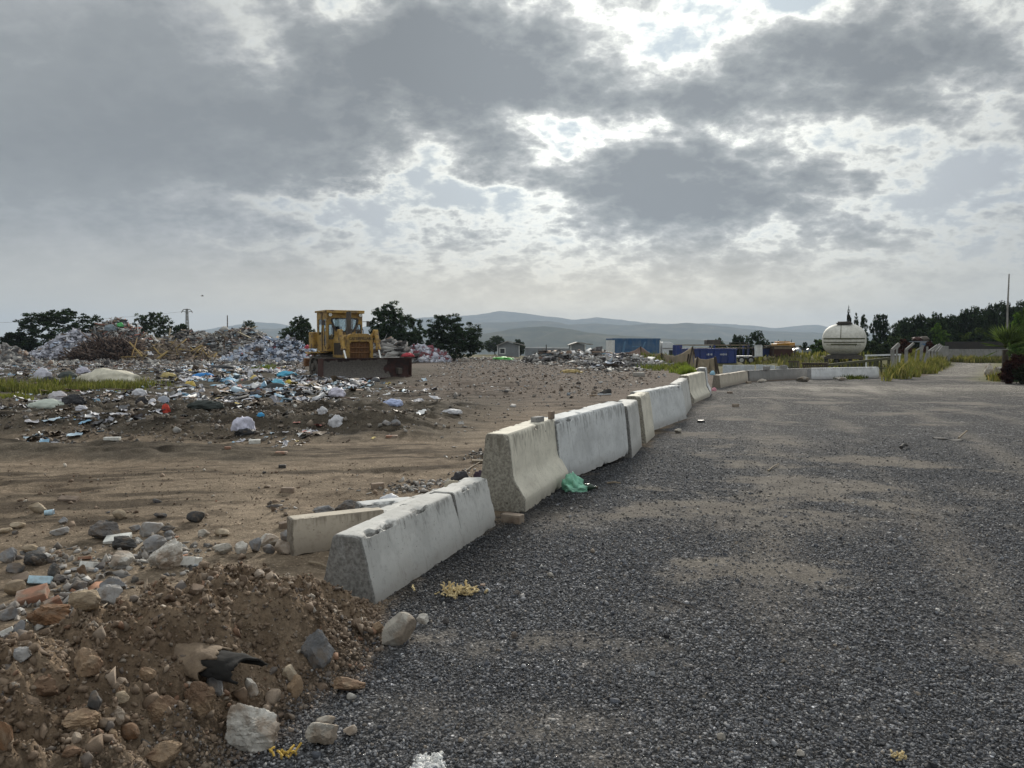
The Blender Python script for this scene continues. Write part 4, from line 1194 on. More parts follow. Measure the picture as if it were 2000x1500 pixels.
    mb = MB(); mb.bar((.3, .1, zb * .4), (W - .3, .1, zb * .9), .1, .1); mb.box((W * .7, .2, zb * .6), (.7, .6, zb * .6)); mb.build('gearbox', M['rust_orange'], om)
    # wrapped car
    d3 = 70; g3 = float(H(at(1565, 705, d3)[0], d3)); x0 = at(1547, 705, d3)[0]; W = at(1586, 705, d3)[0] - x0
    build_car('parked_car', (x0, d3, g3), 0.0, W, at(1562, 683, d3)[2] - g3, M['car_grey'], 'pale car with bulges of blue-white sheeting on it, beside the brown crate', sheet=True)

    # round tank on a wheeled frame, seen end on
    d = 58; c = at(1648.5, 664, d); rad = 40.0 / F * d; g1 = float(H(c[0], c[1]))
    root = empty('tank_trailer', (c[0], d, g1), R(-24)); tag(root, 'round white tank with dark bands on a low wheeled frame', 'tank trailer')
    cz = c[2] - g1
    prof = []
    for k in range(25):
        a = -math.pi / 2 + math.pi * k / 24
        prof.append((max(rad * .80 * math.cos(a), .001), rad * 0.86 * math.sin(a)))
    # barrel: a short drum with domed ends, axis towards the viewer
    prof = [(.001, -1.9), (rad * .35, -1.83), (rad * .62, -1.65), (rad * .84, -1.32), (rad * .95, -1.0), (rad, -.6), (rad, 1.6), (rad * .95, 2.0), (rad * .84, 2.32), (rad * .62, 2.65), (rad * .35, 2.83), (.001, 2.9)]
    mb = MB(); mb.lathe(prof, 48, Matrix.Rotation(R(-90), 4, 'X'))
    def boxy(p, e=2.5):
        r = math.hypot(p[0], p[2])
        if r < .01: return p
        c, s_ = abs(p[0]) / r, abs(p[2]) / r
        k = (c ** e + s_ ** e) ** (-1 / e)
        return (p[0] * min(k, 1.12), p[1], p[2] * min(k, 1.12))
    mb.v = [boxy(p) for p in mb.v]
    o = mb.build('tank_shell', M['tank_white'], root, smooth=True); o.location = (0, .9, cz); o.scale = (1, 1, .80)
    def ring_y(x):   # y of the domed front at a given radius fraction
        rs = [p[0] / rad for p in prof[:6]]; ys = [p[1] for p in prof[:6]]
        return float(np.interp(x, rs, ys))
    for zz, th in ((.06, .10), (-.11, .07), (-.22, .10)):      # bands across the face
        mb = MB(); xs = np.linspace(-1, 1, 31) * math.sqrt(max(0, 1 - (zz / .80 * 1.0) ** 2)) * .985
        P = []
        for x in xs:
            f = math.hypot(x, zz / .80)
            y = .9 + ring_y(min(f, 1)) - .035
            for dz in (-th / 2, th / 2): P.append((x * rad, y, cz + zz * rad + dz))
        n_ = len(xs)
        P += [(p[0], p[1] + .05, p[2]) for p in P]
        fs = [(2 * i, 2 * i + 2, 2 * i + 3, 2 * i + 1) for i in range(n_ - 1)] + [(2 * i + 1, 2 * i + 3, 2 * n_ + 2 * i + 3, 2 * n_ + 2 * i + 1) for i in range(n_ - 1)] + [(2 * i, 2 * n_ + 2 * i, 2 * n_ + 2 * i + 2, 2 * i + 2) for i in range(n_ - 1)]
        mb.add(P, fs); mb.build('band', M['wood_green'], root)
    for xx, z0_, z1_ in ((-.14, .10, .74), (-.80, -.52, -.22), (.52, -.58, -.22)):
        mb = MB(); zs = np.linspace(z0_, z1_, 9); pts = []
        for z in zs: pts.append((xx * rad * (1 if abs(xx) < .3 else 1 + (z + .52) * -.0), .9 + ring_y(min(math.hypot(xx, z / .80), 1)) - .03, cz + z * rad))
        mb.path(pts, .022); mb.build('ladder_rail', M['wood_green'], root)
    mb = MB(); mb.box((0, .9, cz + .80 * rad + .02), (1.1, 2.6, .07)); mb.box((0, -.35, cz + .80 * rad + .06), (.9, .07, .16)); mb.build('walkway', M['dark_steel'], root)
    mb = MB(); zf = cz - .80 * rad
    mb.box((0, .9, zf + .02), (rad * 1.5, 3.4, .16)); mb.box((0, -.75, zf - .1), (rad * 1.75, .14, .16)); mb.build('chassis', M['dark_steel'], root)
    for x in (-rad * .78, -rad * .30, rad * .30, rad * .78):
        wheel(root, x, -.35, .38, .38, .24, 'x', 'mud_steel')
    for x in (-rad * .78, rad * .78): mb = MB(); mb.bar((x, -.6, .1), (x, -.6, zf + .3), .05, .05); mb.build('prop', M['mud_steel'], root)


def build_car(name, loc, rz, L, h, mat, label, sheet=False, cat='car', group=None):
    root = empty(name, loc, rz); tag(root, label, cat, group)
    s = [(0, .35), (.02 * L, .75), (.14 * L, .86), (.28 * L, .92), (.38 * L, h * .98), (.55 * L, h), (.70 * L, h * .97), (.84 * L, .95), (.98 * L, .85), (L, .5), (.98 * L, .32)]
    mb = MB(); mb.prism([(x, 0, z) for x, z in s], np.array((0, 0, 0)), np.array((0, 1.6, 0))); mb.build('body', mat, root, bevel=.05)
    mb = MB(); mb.prism([(x, -.01, z) for x, z in [(.33 * L, .96), (.40 * L, h * .92), (.68 * L, h * .92), (.78 * L, .98)]], np.array((0, -.01, 0)), np.array((0, .01, 0))); mb.build('side_window', M['dark_glass'], root)
    for x in (.2 * L, .8 * L):
        wheel(root, x, .08, .32, .32, .2, 'y', 'mud_steel')
    if sheet:
        mb = MB(); rng = np.random.default_rng(2)
        V, Fc = ico(3); r = 1 + .22 * (fbm(V[:, 0] * 3 + 5, V[:, 1] * 3 + V[:, 2] * 2, 3, 3) - .5) * 2
        V = V * r[:, None] * np.array([L * .30, .85, h * .42]) + np.array([L * .40, .7, h * .80])
        mb.add(V, Fc); mb.build('sheeting', M['sheet_blue'], root, smooth=True)
    return root


def ico(n):
    import bmesh
    bm = bmesh.new(); bmesh.ops.create_icosphere(bm, subdivisions=n, radius=1.0)
    V = np.array([v.co[:] for v in bm.verts]); Fc = np.array([[v.index for v in f.verts] for f in bm.faces]); bm.free()
    return V, Fc


M['car_grey'] = paint('grey_car_paint', (.20, .23, .27), .4, (.12, .11, .1), .4, 2)
M['sheet_blue'] = paint('blue_white_sheet', (.42, .47, .56), .45, (.12, .16, .30), .5, 2.2)
build_yard()

# ------------------------------------------------------------------ plants
def leaf_mat(name, trans=0.25, rough=0.65):
    m, g, b = new_mat(name)
    a = g.node('ShaderNodeAttribute', attribute_name='Col'); info = g.node('ShaderNodeObjectInfo')
    k = g.maprange(info.outputs['Random'], 0, 1, .80, 1.2, False)
    col = g.vm('SCALE', a.outputs['Color'], scale=k)
    out = [n for n in g.n if n.type == 'OUTPUT_MATERIAL'][0]
    df = g.node('ShaderNodeBsdfDiffuse'); tr = g.node('ShaderNodeBsdfTranslucent')
    g.put(df.inputs[0], col); g.put(tr.inputs[0], g.vm('MULTIPLY', col, (1.15, 1.2, .7)))
    mx = g.node('ShaderNodeMixShader'); mx.inputs[0].default_value = trans
    g.l.new(df.outputs[0], mx.inputs[1]); g.l.new(tr.outputs[0], mx.inputs[2]); g.l.new(mx.outputs[0], out.inputs[0])
    return m


M['leaf'] = leaf_mat('foliage', .22)
M['grass'] = leaf_mat('grass_blades', .35)
M['bark'] = paint('bark', (.075, .058, .042), .95, (.03, .025, .02), .6, 6, bump=.8)


def cards(rng, cen, size, cols, flat=0.0, aspect=1.0):
    """small leaf faces at the given centres"""
    n = len(cen)
    a = rng.normal(size=(n, 3)); a[:, 2] *= (1 - flat); a /= np.linalg.norm(a, axis=1)[:, None]
    t = rng.normal(size=(n, 3)); b = np.cross(a, t); b /= np.linalg.norm(b, axis=1)[:, None]
    s = np.asarray(size)[:, None]
    V = np.stack([cen - a * s - b * s * aspect * .25, cen + a * s * .1 - b * s * aspect, cen + a * s + b * s * aspect * .2, cen - a * s * .1 + b * s * aspect], 1).reshape(-1, 3)
    Fq = np.arange(4 * n).reshape(n, 4)
    return V, Fq, np.repeat(cols, 4, 0)


def crown_mesh(seed, lobes, n_clump, per, rc, leaf, colr, hollow=.35):
    n_clump = int(n_clump * 1.75); leaf = leaf * .95; per = 40
    """lobes: (x, y, z, rx, ry, rz) with the crown 1 high (z 0..1) and 1 wide"""
    rng = np.random.default_rng(seed)
    w = np.array([l[3] * l[4] * l[5] for l in lobes]) ** .7; w /= w.sum()
    pick = rng.choice(len(lobes), n_clump, p=w)
    L = np.array(lobes)[pick]
    d = rng.normal(size=(n_clump, 3)); d /= np.linalg.norm(d, axis=1)[:, None]
    rad = (hollow + (1.08 - hollow) * rng.random(n_clump) ** .6)[:, None]
    cc = L[:, :3] + d * rad * L[:, 3:6]
    tone = rng.uniform(.55, 1.5, n_clump)
    cen = np.repeat(cc, per, 0)
    q = rng.normal(size=(n_clump * per, 3)); q /= np.linalg.norm(q, axis=1)[:, None]; q *= rng.random((n_clump * per, 1)) ** .45
    rcl = np.repeat(rng.uniform(.6, 1.4, n_clump), per)[:, None] * rc
    cen = cen + q * rcl * np.array([1, 1, .75])
    c = np.array(colr)[None, :] * np.repeat(tone, per)[:, None] * rng.uniform(.6, 1.45, (len(cen), 1))
    c = c * (1 + rng.normal(size=(len(cen), 3)) * .08)
    return cards(rng, cen, leaf * rng.uniform(.6, 1.4, len(cen)), np.clip(c, .004, 1), aspect=.55)


def trunk_mesh(seed, h, r, forks, spread=.3, lean=.0, start=.25):
    rng = random.Random(seed); mb = MB()
    def limb(p, d, r0, ln, depth):
        pts = [Vector(p)]; d = Vector(d).normalized(); rr = [r0]
        st = 4
        for i in range(st):
            d = (d + Vector((rng.uniform(-.2, .2), rng.uniform(-.2, .2), rng.uniform(-.05, .18)))).normalized()
            pts.append(pts[-1] + d * ln / st); rr.append(r0 * (1 - .55 * (i + 1) / st))
        for i in range(st): mb.tube(pts[i], pts[i + 1], rr[i], rr[i + 1], 7, caps=False)
        if depth > 0:
            for k in range(forks):
                j = rng.randint(1, st); a = rng.uniform(0, 6.28)
                limb(pts[j], (math.cos(a) * spread * 2, math.sin(a) * spread * 2, .55), rr[j] * .62, ln * .55, depth - 1)
    limb((0, 0, -.15), (lean, 0, 1), r, h, 2)
    return mb


STYLES = {
    'pine': dict(lobes=[(0, 0, .60, .36, .36, .30), (-.26, .05, .48, .24, .26, .22), (.27, -.05, .50, .24, .26, .22), (.05, .1, .82, .22, .22, .16), (-.12, 0, .34, .26, .3, .17), (.18, 0, .30, .24, .3, .15)], n=230, per=34, rc=.055, leaf=.020),
    'wide': dict(lobes=[(-.30, 0, .72, .17, .2, .17), (-.10, .05, .80, .17, .2, .18), (.10, -.05, .82, .15, .2, .16), (.30, 0, .70, .15, .2, .17), (.42, 0, .52, .09, .12, .14), (-.42, 0, .55, .09, .14, .16), (0, 0, .52, .36, .3, .20), (-.15, 0, .28, .30, .3, .18), (.15, 0, .30, .24, .3, .16)], n=240, per=34, rc=.045, leaf=.016),
    'round': dict(lobes=[(-.15, 0, .66, .30, .32, .30), (.22, 0, .52, .28, .3, .28), (-.05, 0, .88, .15, .16, .13), (0, 0, .32, .44, .42, .26), (-.30, .05, .42, .20, .24, .22), (.36, 0, .36, .15, .2, .18)], n=300, per=34, rc=.05, leaf=.018),
    'cone': dict(lobes=[(0, 0, .12, .46, .46, .14), (0, 0, .30, .40, .40, .14), (0, 0, .48, .31, .31, .13), (0, 0, .64, .23, .23, .12), (0, 0, .79, .15, .15, .11), (0, 0, .92, .07, .07, .09)], n=190, per=34, rc=.05, leaf=.018),
    'column': dict(lobes=[(0, 0, .2, .5, .5, .24), (0, 0, .45, .46, .46, .24), (0, 0, .7, .36, .36, .2), (0, 0, .9, .16, .16, .12)], n=120, per=30, rc=.06, leaf=.03),
    'bush': dict(lobes=[(0, 0, .45, .42, .42, .42), (-.28, 0, .38, .24, .26, .34), (.28, 0, .42, .24, .26, .36), (.05, 0, .75, .22, .24, .22)], n=130, per=34, rc=.09, leaf=.035),
    'tall': dict(lobes=[(0, 0, .80, .30, .30, .18), (-.2, 0, .66, .26, .28, .16), (.22, 0, .62, .24, .28, .16), (0, 0, .45, .34, .34, .18), (-.1, .1, .25, .30, .30, .18)], n=170, per=34, rc=.06, leaf=.022),
}
_tree_cache = {}


def tree_meshes(style, seed, colr, scale_leaf=1.0):
    key = (style, seed, colr)
    if key not in _tree_cache:
        st = STYLES[style]
        V, Fq, c = crown_mesh(seed, st['lobes'], st['n'], st['per'], st['rc'], st['leaf'] * scale_leaf, colr)
        cm = np_mesh('crown', V, Fq, c)
        cm.materials.append(M['leaf'])
        tb = trunk_mesh(seed, .62, .035 if style != 'column' else .05, 3)
        tm = np_mesh('trunk', tb.v, tb.f, smooth=True); tm.materials.append(M['bark'])
        _tree_cache[key] = (cm, tm)
    return _tree_cache[key]


def tree(name, u, vtop, depth, wpx, style, label, cat='tree', group=None, seed=1, colr=(.030, .046, .024), vbase=None, rz=0.0, tags=True):
    p = at(u, vtop, depth); gz = float(H(p[0], p[1])) if vbase is None else at(u, vbase, depth)[2]
    h = p[2] - gz; w = wpx / F * depth
    cm, tm = tree_meshes(style, seed, colr)
    root = empty(name, (p[0], p[1], gz), 0)
    tag(root, label, cat, group)
    c = link_mesh('crown', cm, None, root); c.scale = (w, w * .9, h); c.rotation_euler = (0, 0, rz)
    low = style in ('bush',)
    t = link_mesh('trunk', tm, None, root); t.scale = (min(w, h) * (.5 if low else 1.0), min(w, h) * (.5 if low else 1.0), h * {'column': .55, 'cone': .7}.get(style, .92))
    return root


def build_trees():
    G1, G2, G3 = (.026, .040, .022), (.036, .052, .026), (.060, .095, .028)
    T = tree
    T('pine_tree', 118, 600, 92, 165, 'wide', 'broad dark pine with an open ragged crown behind the white bag heap', seed=11, colr=G1)
    T('bush', 28, 648, 90, 78, 'bush', 'low dark bush at the foot of the broad ragged pine', 'bush', seed=21, colr=G1)
    T('pine_tree', 298, 605, 105, 82, 'wide', 'small pine with a thin feathery top rising behind the rubble crest', seed=13, colr=G2)
    T('bush', 352, 628, 105, 40, 'bush', 'round small tree top beside the feathery pine and the pylon', 'bush', seed=23, colr=G2)
    T('pine_tree', 486, 624, 110, 26, 'wide', 'sparse little sapling standing on the grey rubble heap', seed=13, colr=G2, vbase=655)
    T('pine_tree', 582, 616, 80, 74, 'pine', 'green pine close behind the cab of the bulldozer', seed=31, colr=G2)
    T('pine_tree', 772, 592, 76, 112, 'round', 'tall round dark pine just past the bulldozer, biggest of its pair', seed=33, colr=G1)
    T('pine_tree', 886, 612, 80, 118, 'round', 'spreading dark pine with a low crown between the round pine and the grey hut', seed=37, colr=G1)
    T('pine_tree', 968, 655, 165, 52, 'pine', 'hazy green tree standing behind the grey hut', seed=31, colr=G2)
    T('bush', 1011, 662, 170, 26, 'bush', 'small hazy bush over the roof end of the grey hut', 'bush', seed=21, colr=G2)
    T('pine_tree', 1440, 652, 92, 44, 'bush', 'dark tree crown left of the rounded tall one behind the skip', seed=25, colr=G1)
    T('pine_tree', 1484, 648, 92, 66, 'round', 'rounded dark tree behind the small flat trailer', seed=39, colr=G1)
    T('bush', 1402, 660, 110, 36, 'bush', 'pale hazy tree top behind the dark box on the rack', 'bush', seed=27, colr=G2)
    for u, v, w, lab in ((1520, 661, 9, 'thin far conifer before the orange hopper'), (1533, 662, 10, 'second thin far conifer peeping over the orange hopper'), (1546, 661, 9, 'thin far conifer at the far end of the orange hopper')):
        T('conifer', u, v, 190, w, 'cone', lab, 'tree', 'thin far conifers over the hopper', seed=41, colr=G1)
    T('bush', 1568, 668, 105, 36, 'bush', 'dark rounded bush behind the car with blue sheeting', 'bush', seed=29, colr=G1)
    T('bush', 1598, 662, 78, 42, 'bush', 'fresh green bush touching the round tank on its nearer flank', 'bush', seed=21, colr=(.055, .085, .028))
    T('bush', 1606, 674, 74, 34, 'bush', 'small green bush at the foot of the round tank', 'bush', seed=27, colr=(.050, .080, .028))
    T('cypress', 1658, 602, 92, 13, 'column', 'slim dark cypress standing right above the round tank', seed=45, colr=(.030, .032, .022))
    T('conifer', 1672, 611, 90, 30, 'cone', 'ragged dark conifer beside the slim cypress', seed=43, colr=G1)
    T('conifer', 1687, 610, 92, 36, 'cone', 'darker ragged conifer between the cypress and the dense one', seed=47, colr=G1)
    T('conifer', 1720, 609, 88, 40, 'tall', 'dense dark conifer standing clear before the wood', seed=49, colr=G1)
    for u, v, w, s, lab in ((1700, 664, 52, 21, 'grey green shrub right behind the round tank'), (1722, 670, 46, 29, 'low olive shrub behind the white bar and the posts'), (1745, 655, 50, 25, 'dark shrub at the start of the wood')):
        T('bush', u, v, 70, w, 'bush', lab, 'bush', seed=s, colr=(.052, .070, .040))
    # the wood
    rng = random.Random(5)
    prof_u = [1750, 1775, 1800, 1830, 1860, 1885, 1910, 1940, 1970, 2010]; prof_v = [624, 612, 609, 612, 608, 604, 596, 590, 589, 586]
    u = 1756; i = 0
    while u < 2100:
        v = np.interp(u, prof_u, prof_v) + rng.uniform(-3, 7)
        T('pine_tree', u, v, rng.uniform(88, 104), rng.uniform(36, 52), 'tall' if i % 3 else 'pine', 'dark pine in the dense wood beyond the dark wall and posts', 'tree', 'pines of the wood', seed=(49, 51, 31, 53)[i % 4], colr=G1, rz=rng.uniform(0, 6))
        u += rng.uniform(11, 17); i += 1
    u = 1752; i = 0
    while u < 2050:
        T('bush', u, rng.uniform(640, 652), rng.uniform(82, 86), rng.uniform(40, 60), 'bush', 'dark undergrowth bush along the foot of the dense wood', 'bush', 'undergrowth of the wood', seed=(21, 29, 25)[i % 3], colr=G1)
        u += rng.uniform(22, 30); i += 1
    T('broadleaf_tree', 1835, 632, 83, 44, 'round', 'bright green leafy tree standing before the dark wood', seed=55, colr=(.060, .105, .022))
    T('broadleaf_tree', 1905, 640, 84, 60, 'bush', 'yellow green shrub above the dark wall', seed=29, colr=(.060, .085, .025))
    T('bush', 1764, 661, 64, 30, 'bush', 'rusty red bush between the two bent posts', 'bush', seed=21, colr=(.050, .022, .017))
    T('bush', 1814, 665, 66, 22, 'bush', 'small rusty red bush behind the leaning posts', 'bush', seed=27, colr=(.050, .023, .017))
    T('broadleaf_tree', 2022, 596, 42, 90, 'round', 'big bright green tree cut by the picture edge, over the palm', seed=57, colr=(.055, .095, .024))
    T('bush', 1988, 690, 33, 62, 'bush', 'dark purple red bush at the palm foot', 'bush', seed=25, colr=(.035, .016, .014))
    T('bush', 2020, 700, 32.5, 70, 'bush', 'dark green shrub crowding the red bush by the verge', 'bush', seed=29, colr=(.028, .034, .018))
    # flower head at the edge of the bright tree
    # palm with fan leaves
    p = at(1962, 745, 34.5); gz = float(H(p[0], p[1]))
    root = empty('palm', (p[0], p[1], gz)); tag(root, 'short palm with stiff fan leaves on a dark trunk by the road verge', 'palm tree')
    mb = MB(); zc = at(1962, 682, 34.5)[2] - gz
    for k in range(8): mb.tube((0, 0, zc * k / 8 - .05), (0, 0, zc * (k + 1) / 8 - .02), .15 - .004 * k, .12, 10)
    mb.build('trunk', M['bark'], root)
    rng = np.random.default_rng(9); V = []; Fq = []; C = []
    for k in range(30):
        az = rng.uniform(0, 2 * math.pi); el = R(rng.uniform(-30, 85)); ln = rng.uniform(.9, 1.3)
        d = np.array([math.cos(az) * math.cos(el), math.sin(az) * math.cos(el), math.sin(el)])
        side = np.cross(d, [0, 0, 1.0]); side /= np.linalg.norm(side) + 1e-6; up = np.cross(side, d)
        o = np.array([0, 0, zc + .05]); hub = o + d * ln * .35
        tone = rng.uniform(.7, 1.4)
        for s in np.linspace(-1, 1, 7):
            a = s * R(34); dr = d * math.cos(a) + side * math.sin(a); tip = hub + dr * ln * .72 * (1 - .15 * abs(s)) - np.array([0, 0, .05])
            wv = np.cross(dr, up) * .028
            n = len(V); V += [hub - wv * .4, hub + wv * .4, (hub + tip) / 2 + wv + [0, 0, .02], tip, (hub + tip) / 2 - wv + [0, 0, .02]]
            Fq.append((n, n + 1, n + 2, n + 3, n + 4)); C += [np.array((.060, .085, .032)) * tone * (1.6 if s > .6 else 1)] * 5
        n = len(V); V += [o - side * .015, o + side * .015, hub + side * .012, hub - side * .012]; Fq.append((n, n + 1, n + 2, n + 3)); C += [np.array((.07, .08, .035))] * 4
    me = np_mesh('fronds', V, Fq, np.array(C)); o = link_mesh('crown', me, M['grass'], root)


def grass_patch(name, n, area, hmin, hmax, cols, seed, bend=.35, width=.02, clump=0.6, label=None):
    """blades inside a ground area given by a mask function and a box (x0,x1,y0,y1)"""
    rng = np.random.default_rng(seed)
    (x0, x1, y0, y1), fn = area
    x = rng.uniform(x0, x1, n * 30); y = rng.uniform(y0, y1, n * 30)
    dens = fn(x, y) * sstep(clump - .12, clump + .22, fbm(x * .8, y * .8, 4, seed))
    k = rng.random(len(x)) < dens
    x, y = x[k][:n], y[k][:n]; m = len(x)
    z = H(x, y)
    h = rng.uniform(hmin, hmax, m) * (.25 + 1.1 * fbm(x * .9, y * .9, 3, seed + 3)) * (.5 + .5 * np.clip(fn(x, y) * 1.3, 0, 1))
    az = rng.uniform(0, 2 * np.pi, m); bd = rng.uniform(.1, 1, m) * bend
    dx, dy = np.cos(az), np.sin(az)
    ta = rng.uniform(0, np.pi, m); wx, wy = np.cos(ta) * width, np.sin(ta) * width
    P0 = np.stack([x, y, z - .02], 1); wv = np.stack([wx, wy, 0 * wx], 1)
    P1 = P0 + np.stack([dx * bd * h * .3, dy * bd * h * .3, h * .6], 1); P2 = P0 + np.stack([dx * bd * h, dy * bd * h, h], 1)
    V = np.stack([P0 - wv, P0 + wv, P1 + wv * .8, P1 - wv * .8, P2], 1).reshape(-1, 3)
    b = np.arange(m)[:, None] * 5
    faces = [tuple(r) for r in (b + np.array([0, 1, 2, 3])).tolist()] + [tuple(r) for r in (b + np.array([3, 2, 4])).tolist()]
    c = np.array(cols)[rng.integers(0, len(cols), m)] * rng.uniform(.7, 1.3, (m, 1))
    me = np_mesh(name, V, faces, np.repeat(c, 5, 0))
    tag(link_mesh(name, me, M['grass']), kind='stuff')


def px_area(poly):
    """ground area under a photo outline"""
    pts = []
    for u, v in poly:
        d = ray(u, v); y = min((CAMH - 0.0) / max(-d[2], .012), 95.0); pts.append((d[0] * y, y))
    a = np.array(pts); box = (a[:, 0].min(), a[:, 0].max(), a[:, 1].min(), a[:, 1].max())
    soft = min(0.25 * min(box[1] - box[0], box[3] - box[2]), 1.1)
    return box, (lambda x, y: sstep(-.1 * soft, soft, poly_sd(x, y, pts) + soft * 1.6 * (fbm(x * 1.1, y * 1.1, 3, 77) - .5)))


def build_grass():
    Yg = [(.155, .15, .05), (.12, .125, .04), (.22, .19, .085), (.085, .095, .035)]
    Dg = [(.10, .13, .04), (.13, .15, .045), (.07, .09, .03)]
    grass_patch('grass', 24000, px_area([(1724, 746), (1775, 740), (1838, 724), (1850, 708), (1840, 698), (1790, 700), (1738, 712)]), .30, .95, Yg, 3, width=.028, clump=.22, bend=.75)
    grass_patch('grass', 7000, px_area([(1440, 712), (1600, 722), (1735, 722), (1738, 702), (1600, 700), (1440, 700)]), .25, .6, Yg, 5, width=.05, clump=.25)
    grass_patch('grass', 7000, px_area([(1918, 747), (1985, 745), (2040, 747), (2040, 712), (1975, 708), (1955, 724)]), .2, .6, Yg + [(.26, .20, .09)], 7, width=.03, clump=.28)
    grass_patch('grass', 6000, px_area([(1850, 702), (2030, 704), (2030, 697), (1850, 697)]), .3, .8, Yg, 9, width=.07, clump=.2)
    grass_patch('grass', 3200, px_area([(1215, 702), (1250, 722), (1350, 730), (1372, 716), (1300, 704)]), .2, .55, [(.10, .125, .03), (.08, .105, .03), (.14, .14, .05)], 11, width=.03, clump=.42)
    grass_patch('grass', 2600, px_area([(1320, 731), (1356, 732), (1352, 717), (1322, 718)]), .35, .75, [(.125, .165, .03), (.15, .18, .045)], 12, width=.025, clump=.3)
    grass_patch('grass', 6000, px_area([(-60, 772), (60, 774), (150, 768), (340, 772), (350, 752), (230, 748), (120, 752), (-60, 750)]), .12, .42, [(.145, .15, .045), (.12, .13, .04), (.08, .095, .035), (.19, .175, .085)], 13, width=.014, clump=.52)
    grass_patch('grass', 2500, px_area([(-60, 800), (30, 795), (70, 780), (-60, 775)]), .12, .35, [(.145, .15, .045), (.12, .13, .04)], 15, width=.012, clump=.46)
    grass_patch('grass', 3500, ((41.0, 49.5, 69.0, 72.6), lambda x, y: sstep(68.6, 70.4, y) * .9), .3, .8, Yg, 23, width=.05, clump=.15, bend=.6)
    grass_patch('grass', 900, px_area([(500, 728), (545, 728), (545, 718), (500, 718)]), .15, .4, Dg, 17, width=.03, clump=.3)
    grass_patch('grass', 700, px_area([(1640, 742), (1690, 742), (1690, 733), (1640, 733)]), .15, .35, Dg, 19, width=.02, clump=.2)
    grass_patch('grass', 1500, px_area([(860, 686), (1000, 686), (1000, 683), (860, 683)]), .3, .7, Dg, 21, width=.05, clump=.2)


build_trees()
build_grass()

# ------------------------------------------------------------------ fences, posts, huts, masts
def cloth_mat(name, c, d):
    m, g, b = new_mat(name)
    P = obj_coord(g)
    n = g.noise(P, 1.2, 6, 0.6); n2 = g.noise(P, 9, 4, .6)
    g.put(b.inputs['Base Color'], g.mix(g.maprange(g.m('ADD', n, g.m('MULTIPLY', n2, .3)), .5, .85), c, d))
    b.inputs['Roughness'].default_value = .9
    b.inputs['Transmission Weight'].default_value = 0.0
    return m


M['cloth_tan'] = cloth_mat('shade_cloth_tan', (.30, .235, .16), (.20, .17, .115))
M['cloth_pink'] = cloth_mat('shade_cloth_pink', (.26, .185, .155), (.19, .135, .11))


def build_tarpaulin():
    tops = [(1200, 690), (1216, 689), (1228, 688), (1240, 684), (1251, 677), (1258, 681), (1264, 686), (1274, 692), (1284, 691), (1292, 689), (1302, 693), (1318, 695), (1328, 692), (1336, 688), (1346, 681), (1353, 677), (1355, 692), (1357, 702), (1362, 697), (1368, 701), (1380, 702), (1390, 700), (1397, 698)]
    us = [t[0] for t in tops]; vs = [t[1] for t in tops]
    dep = lambda u: np.interp(u, [1200, 1251, 1292, 1353, 1362, 1397], [72, 68, 62, 52, 48, 45])
    rng = random.Random(6)
    root = empty('tarpaulin_fence', (0, 0, 0)); p0 = at(1300, 700, 60); root.location = (p0[0], p0[1], float(H(p0[0], p0[1])))
    tag(root, 'sagging tan shade cloth hung between crooked stakes before the lorry and the skip', 'cloth fence')
    L = np.array(root.location)
    for (ua, ub, mat) in ((1200, 1272, 'cloth_pink'), (1272, 1354, 'cloth_tan'), (1355, 1397, 'cloth_tan')):
        uu = np.linspace(ua, ub, 70); K = 12
        P = []
        for i, u in enumerate(uu):
            d = float(dep(u)); v = float(np.interp(u, us, vs)); t = at(u, v, d); g = float(H(t[0], t[1])) - .05
            for k in range(K):
                f = k / (K - 1)
                z = t[2] + (min(g, t[2] - .3) - t[2]) * f
                w = .22 * (fbm(np.array([u * .18]), np.array([f * 2.0 + ua]), 3, 4)[0] - .5) * (0.3 + f) * 2
                P.append((t[0] + w * .3 - L[0], t[1] + w * 2.2 - L[1], z - L[2]))
        n = len(uu)
        q = [(i * K + k, (i + 1) * K + k, (i + 1) * K + k + 1, i * K + k + 1) for i in range(n - 1) for k in range(K - 1)]
        me = np_mesh('cloth', P, np.array(q), smooth=True); o = link_mesh('cloth', me, M[mat], root)
        s = o.modifiers.new('thick', 'SOLIDIFY'); s.thickness = .012
    for u0, v0, u1, v1 in ((1251, 677, 1254, 702), (1292, 689, 1292, 703), (1353, 677, 1343, 716), (1353, 680, 1362, 698), (1362, 697, 1359, 722), (1397, 697, 1404, 724), (1396, 699, 1399, 722), (1345, 692, 1340, 716)):
        d = float(dep(u0)) - .25
        a = at(u0, v0 - .6, d); b = at(u1, v1, d); b[2] = float(H(b[0], b[1])) - .05
        mb = MB(); mb.bar(a - L, b - L, .09, .09); mb.build('stake', M['wood_dark'], root)
    mb = MB()
    a, b = at(1349, 727, 44), at(1368, 718, 46); mb.bar(a, b, .14, .06)
    tag(mb.build('plank', M['wood']), 'broken tan plank propped at the foot of the shade cloth', 'plank')


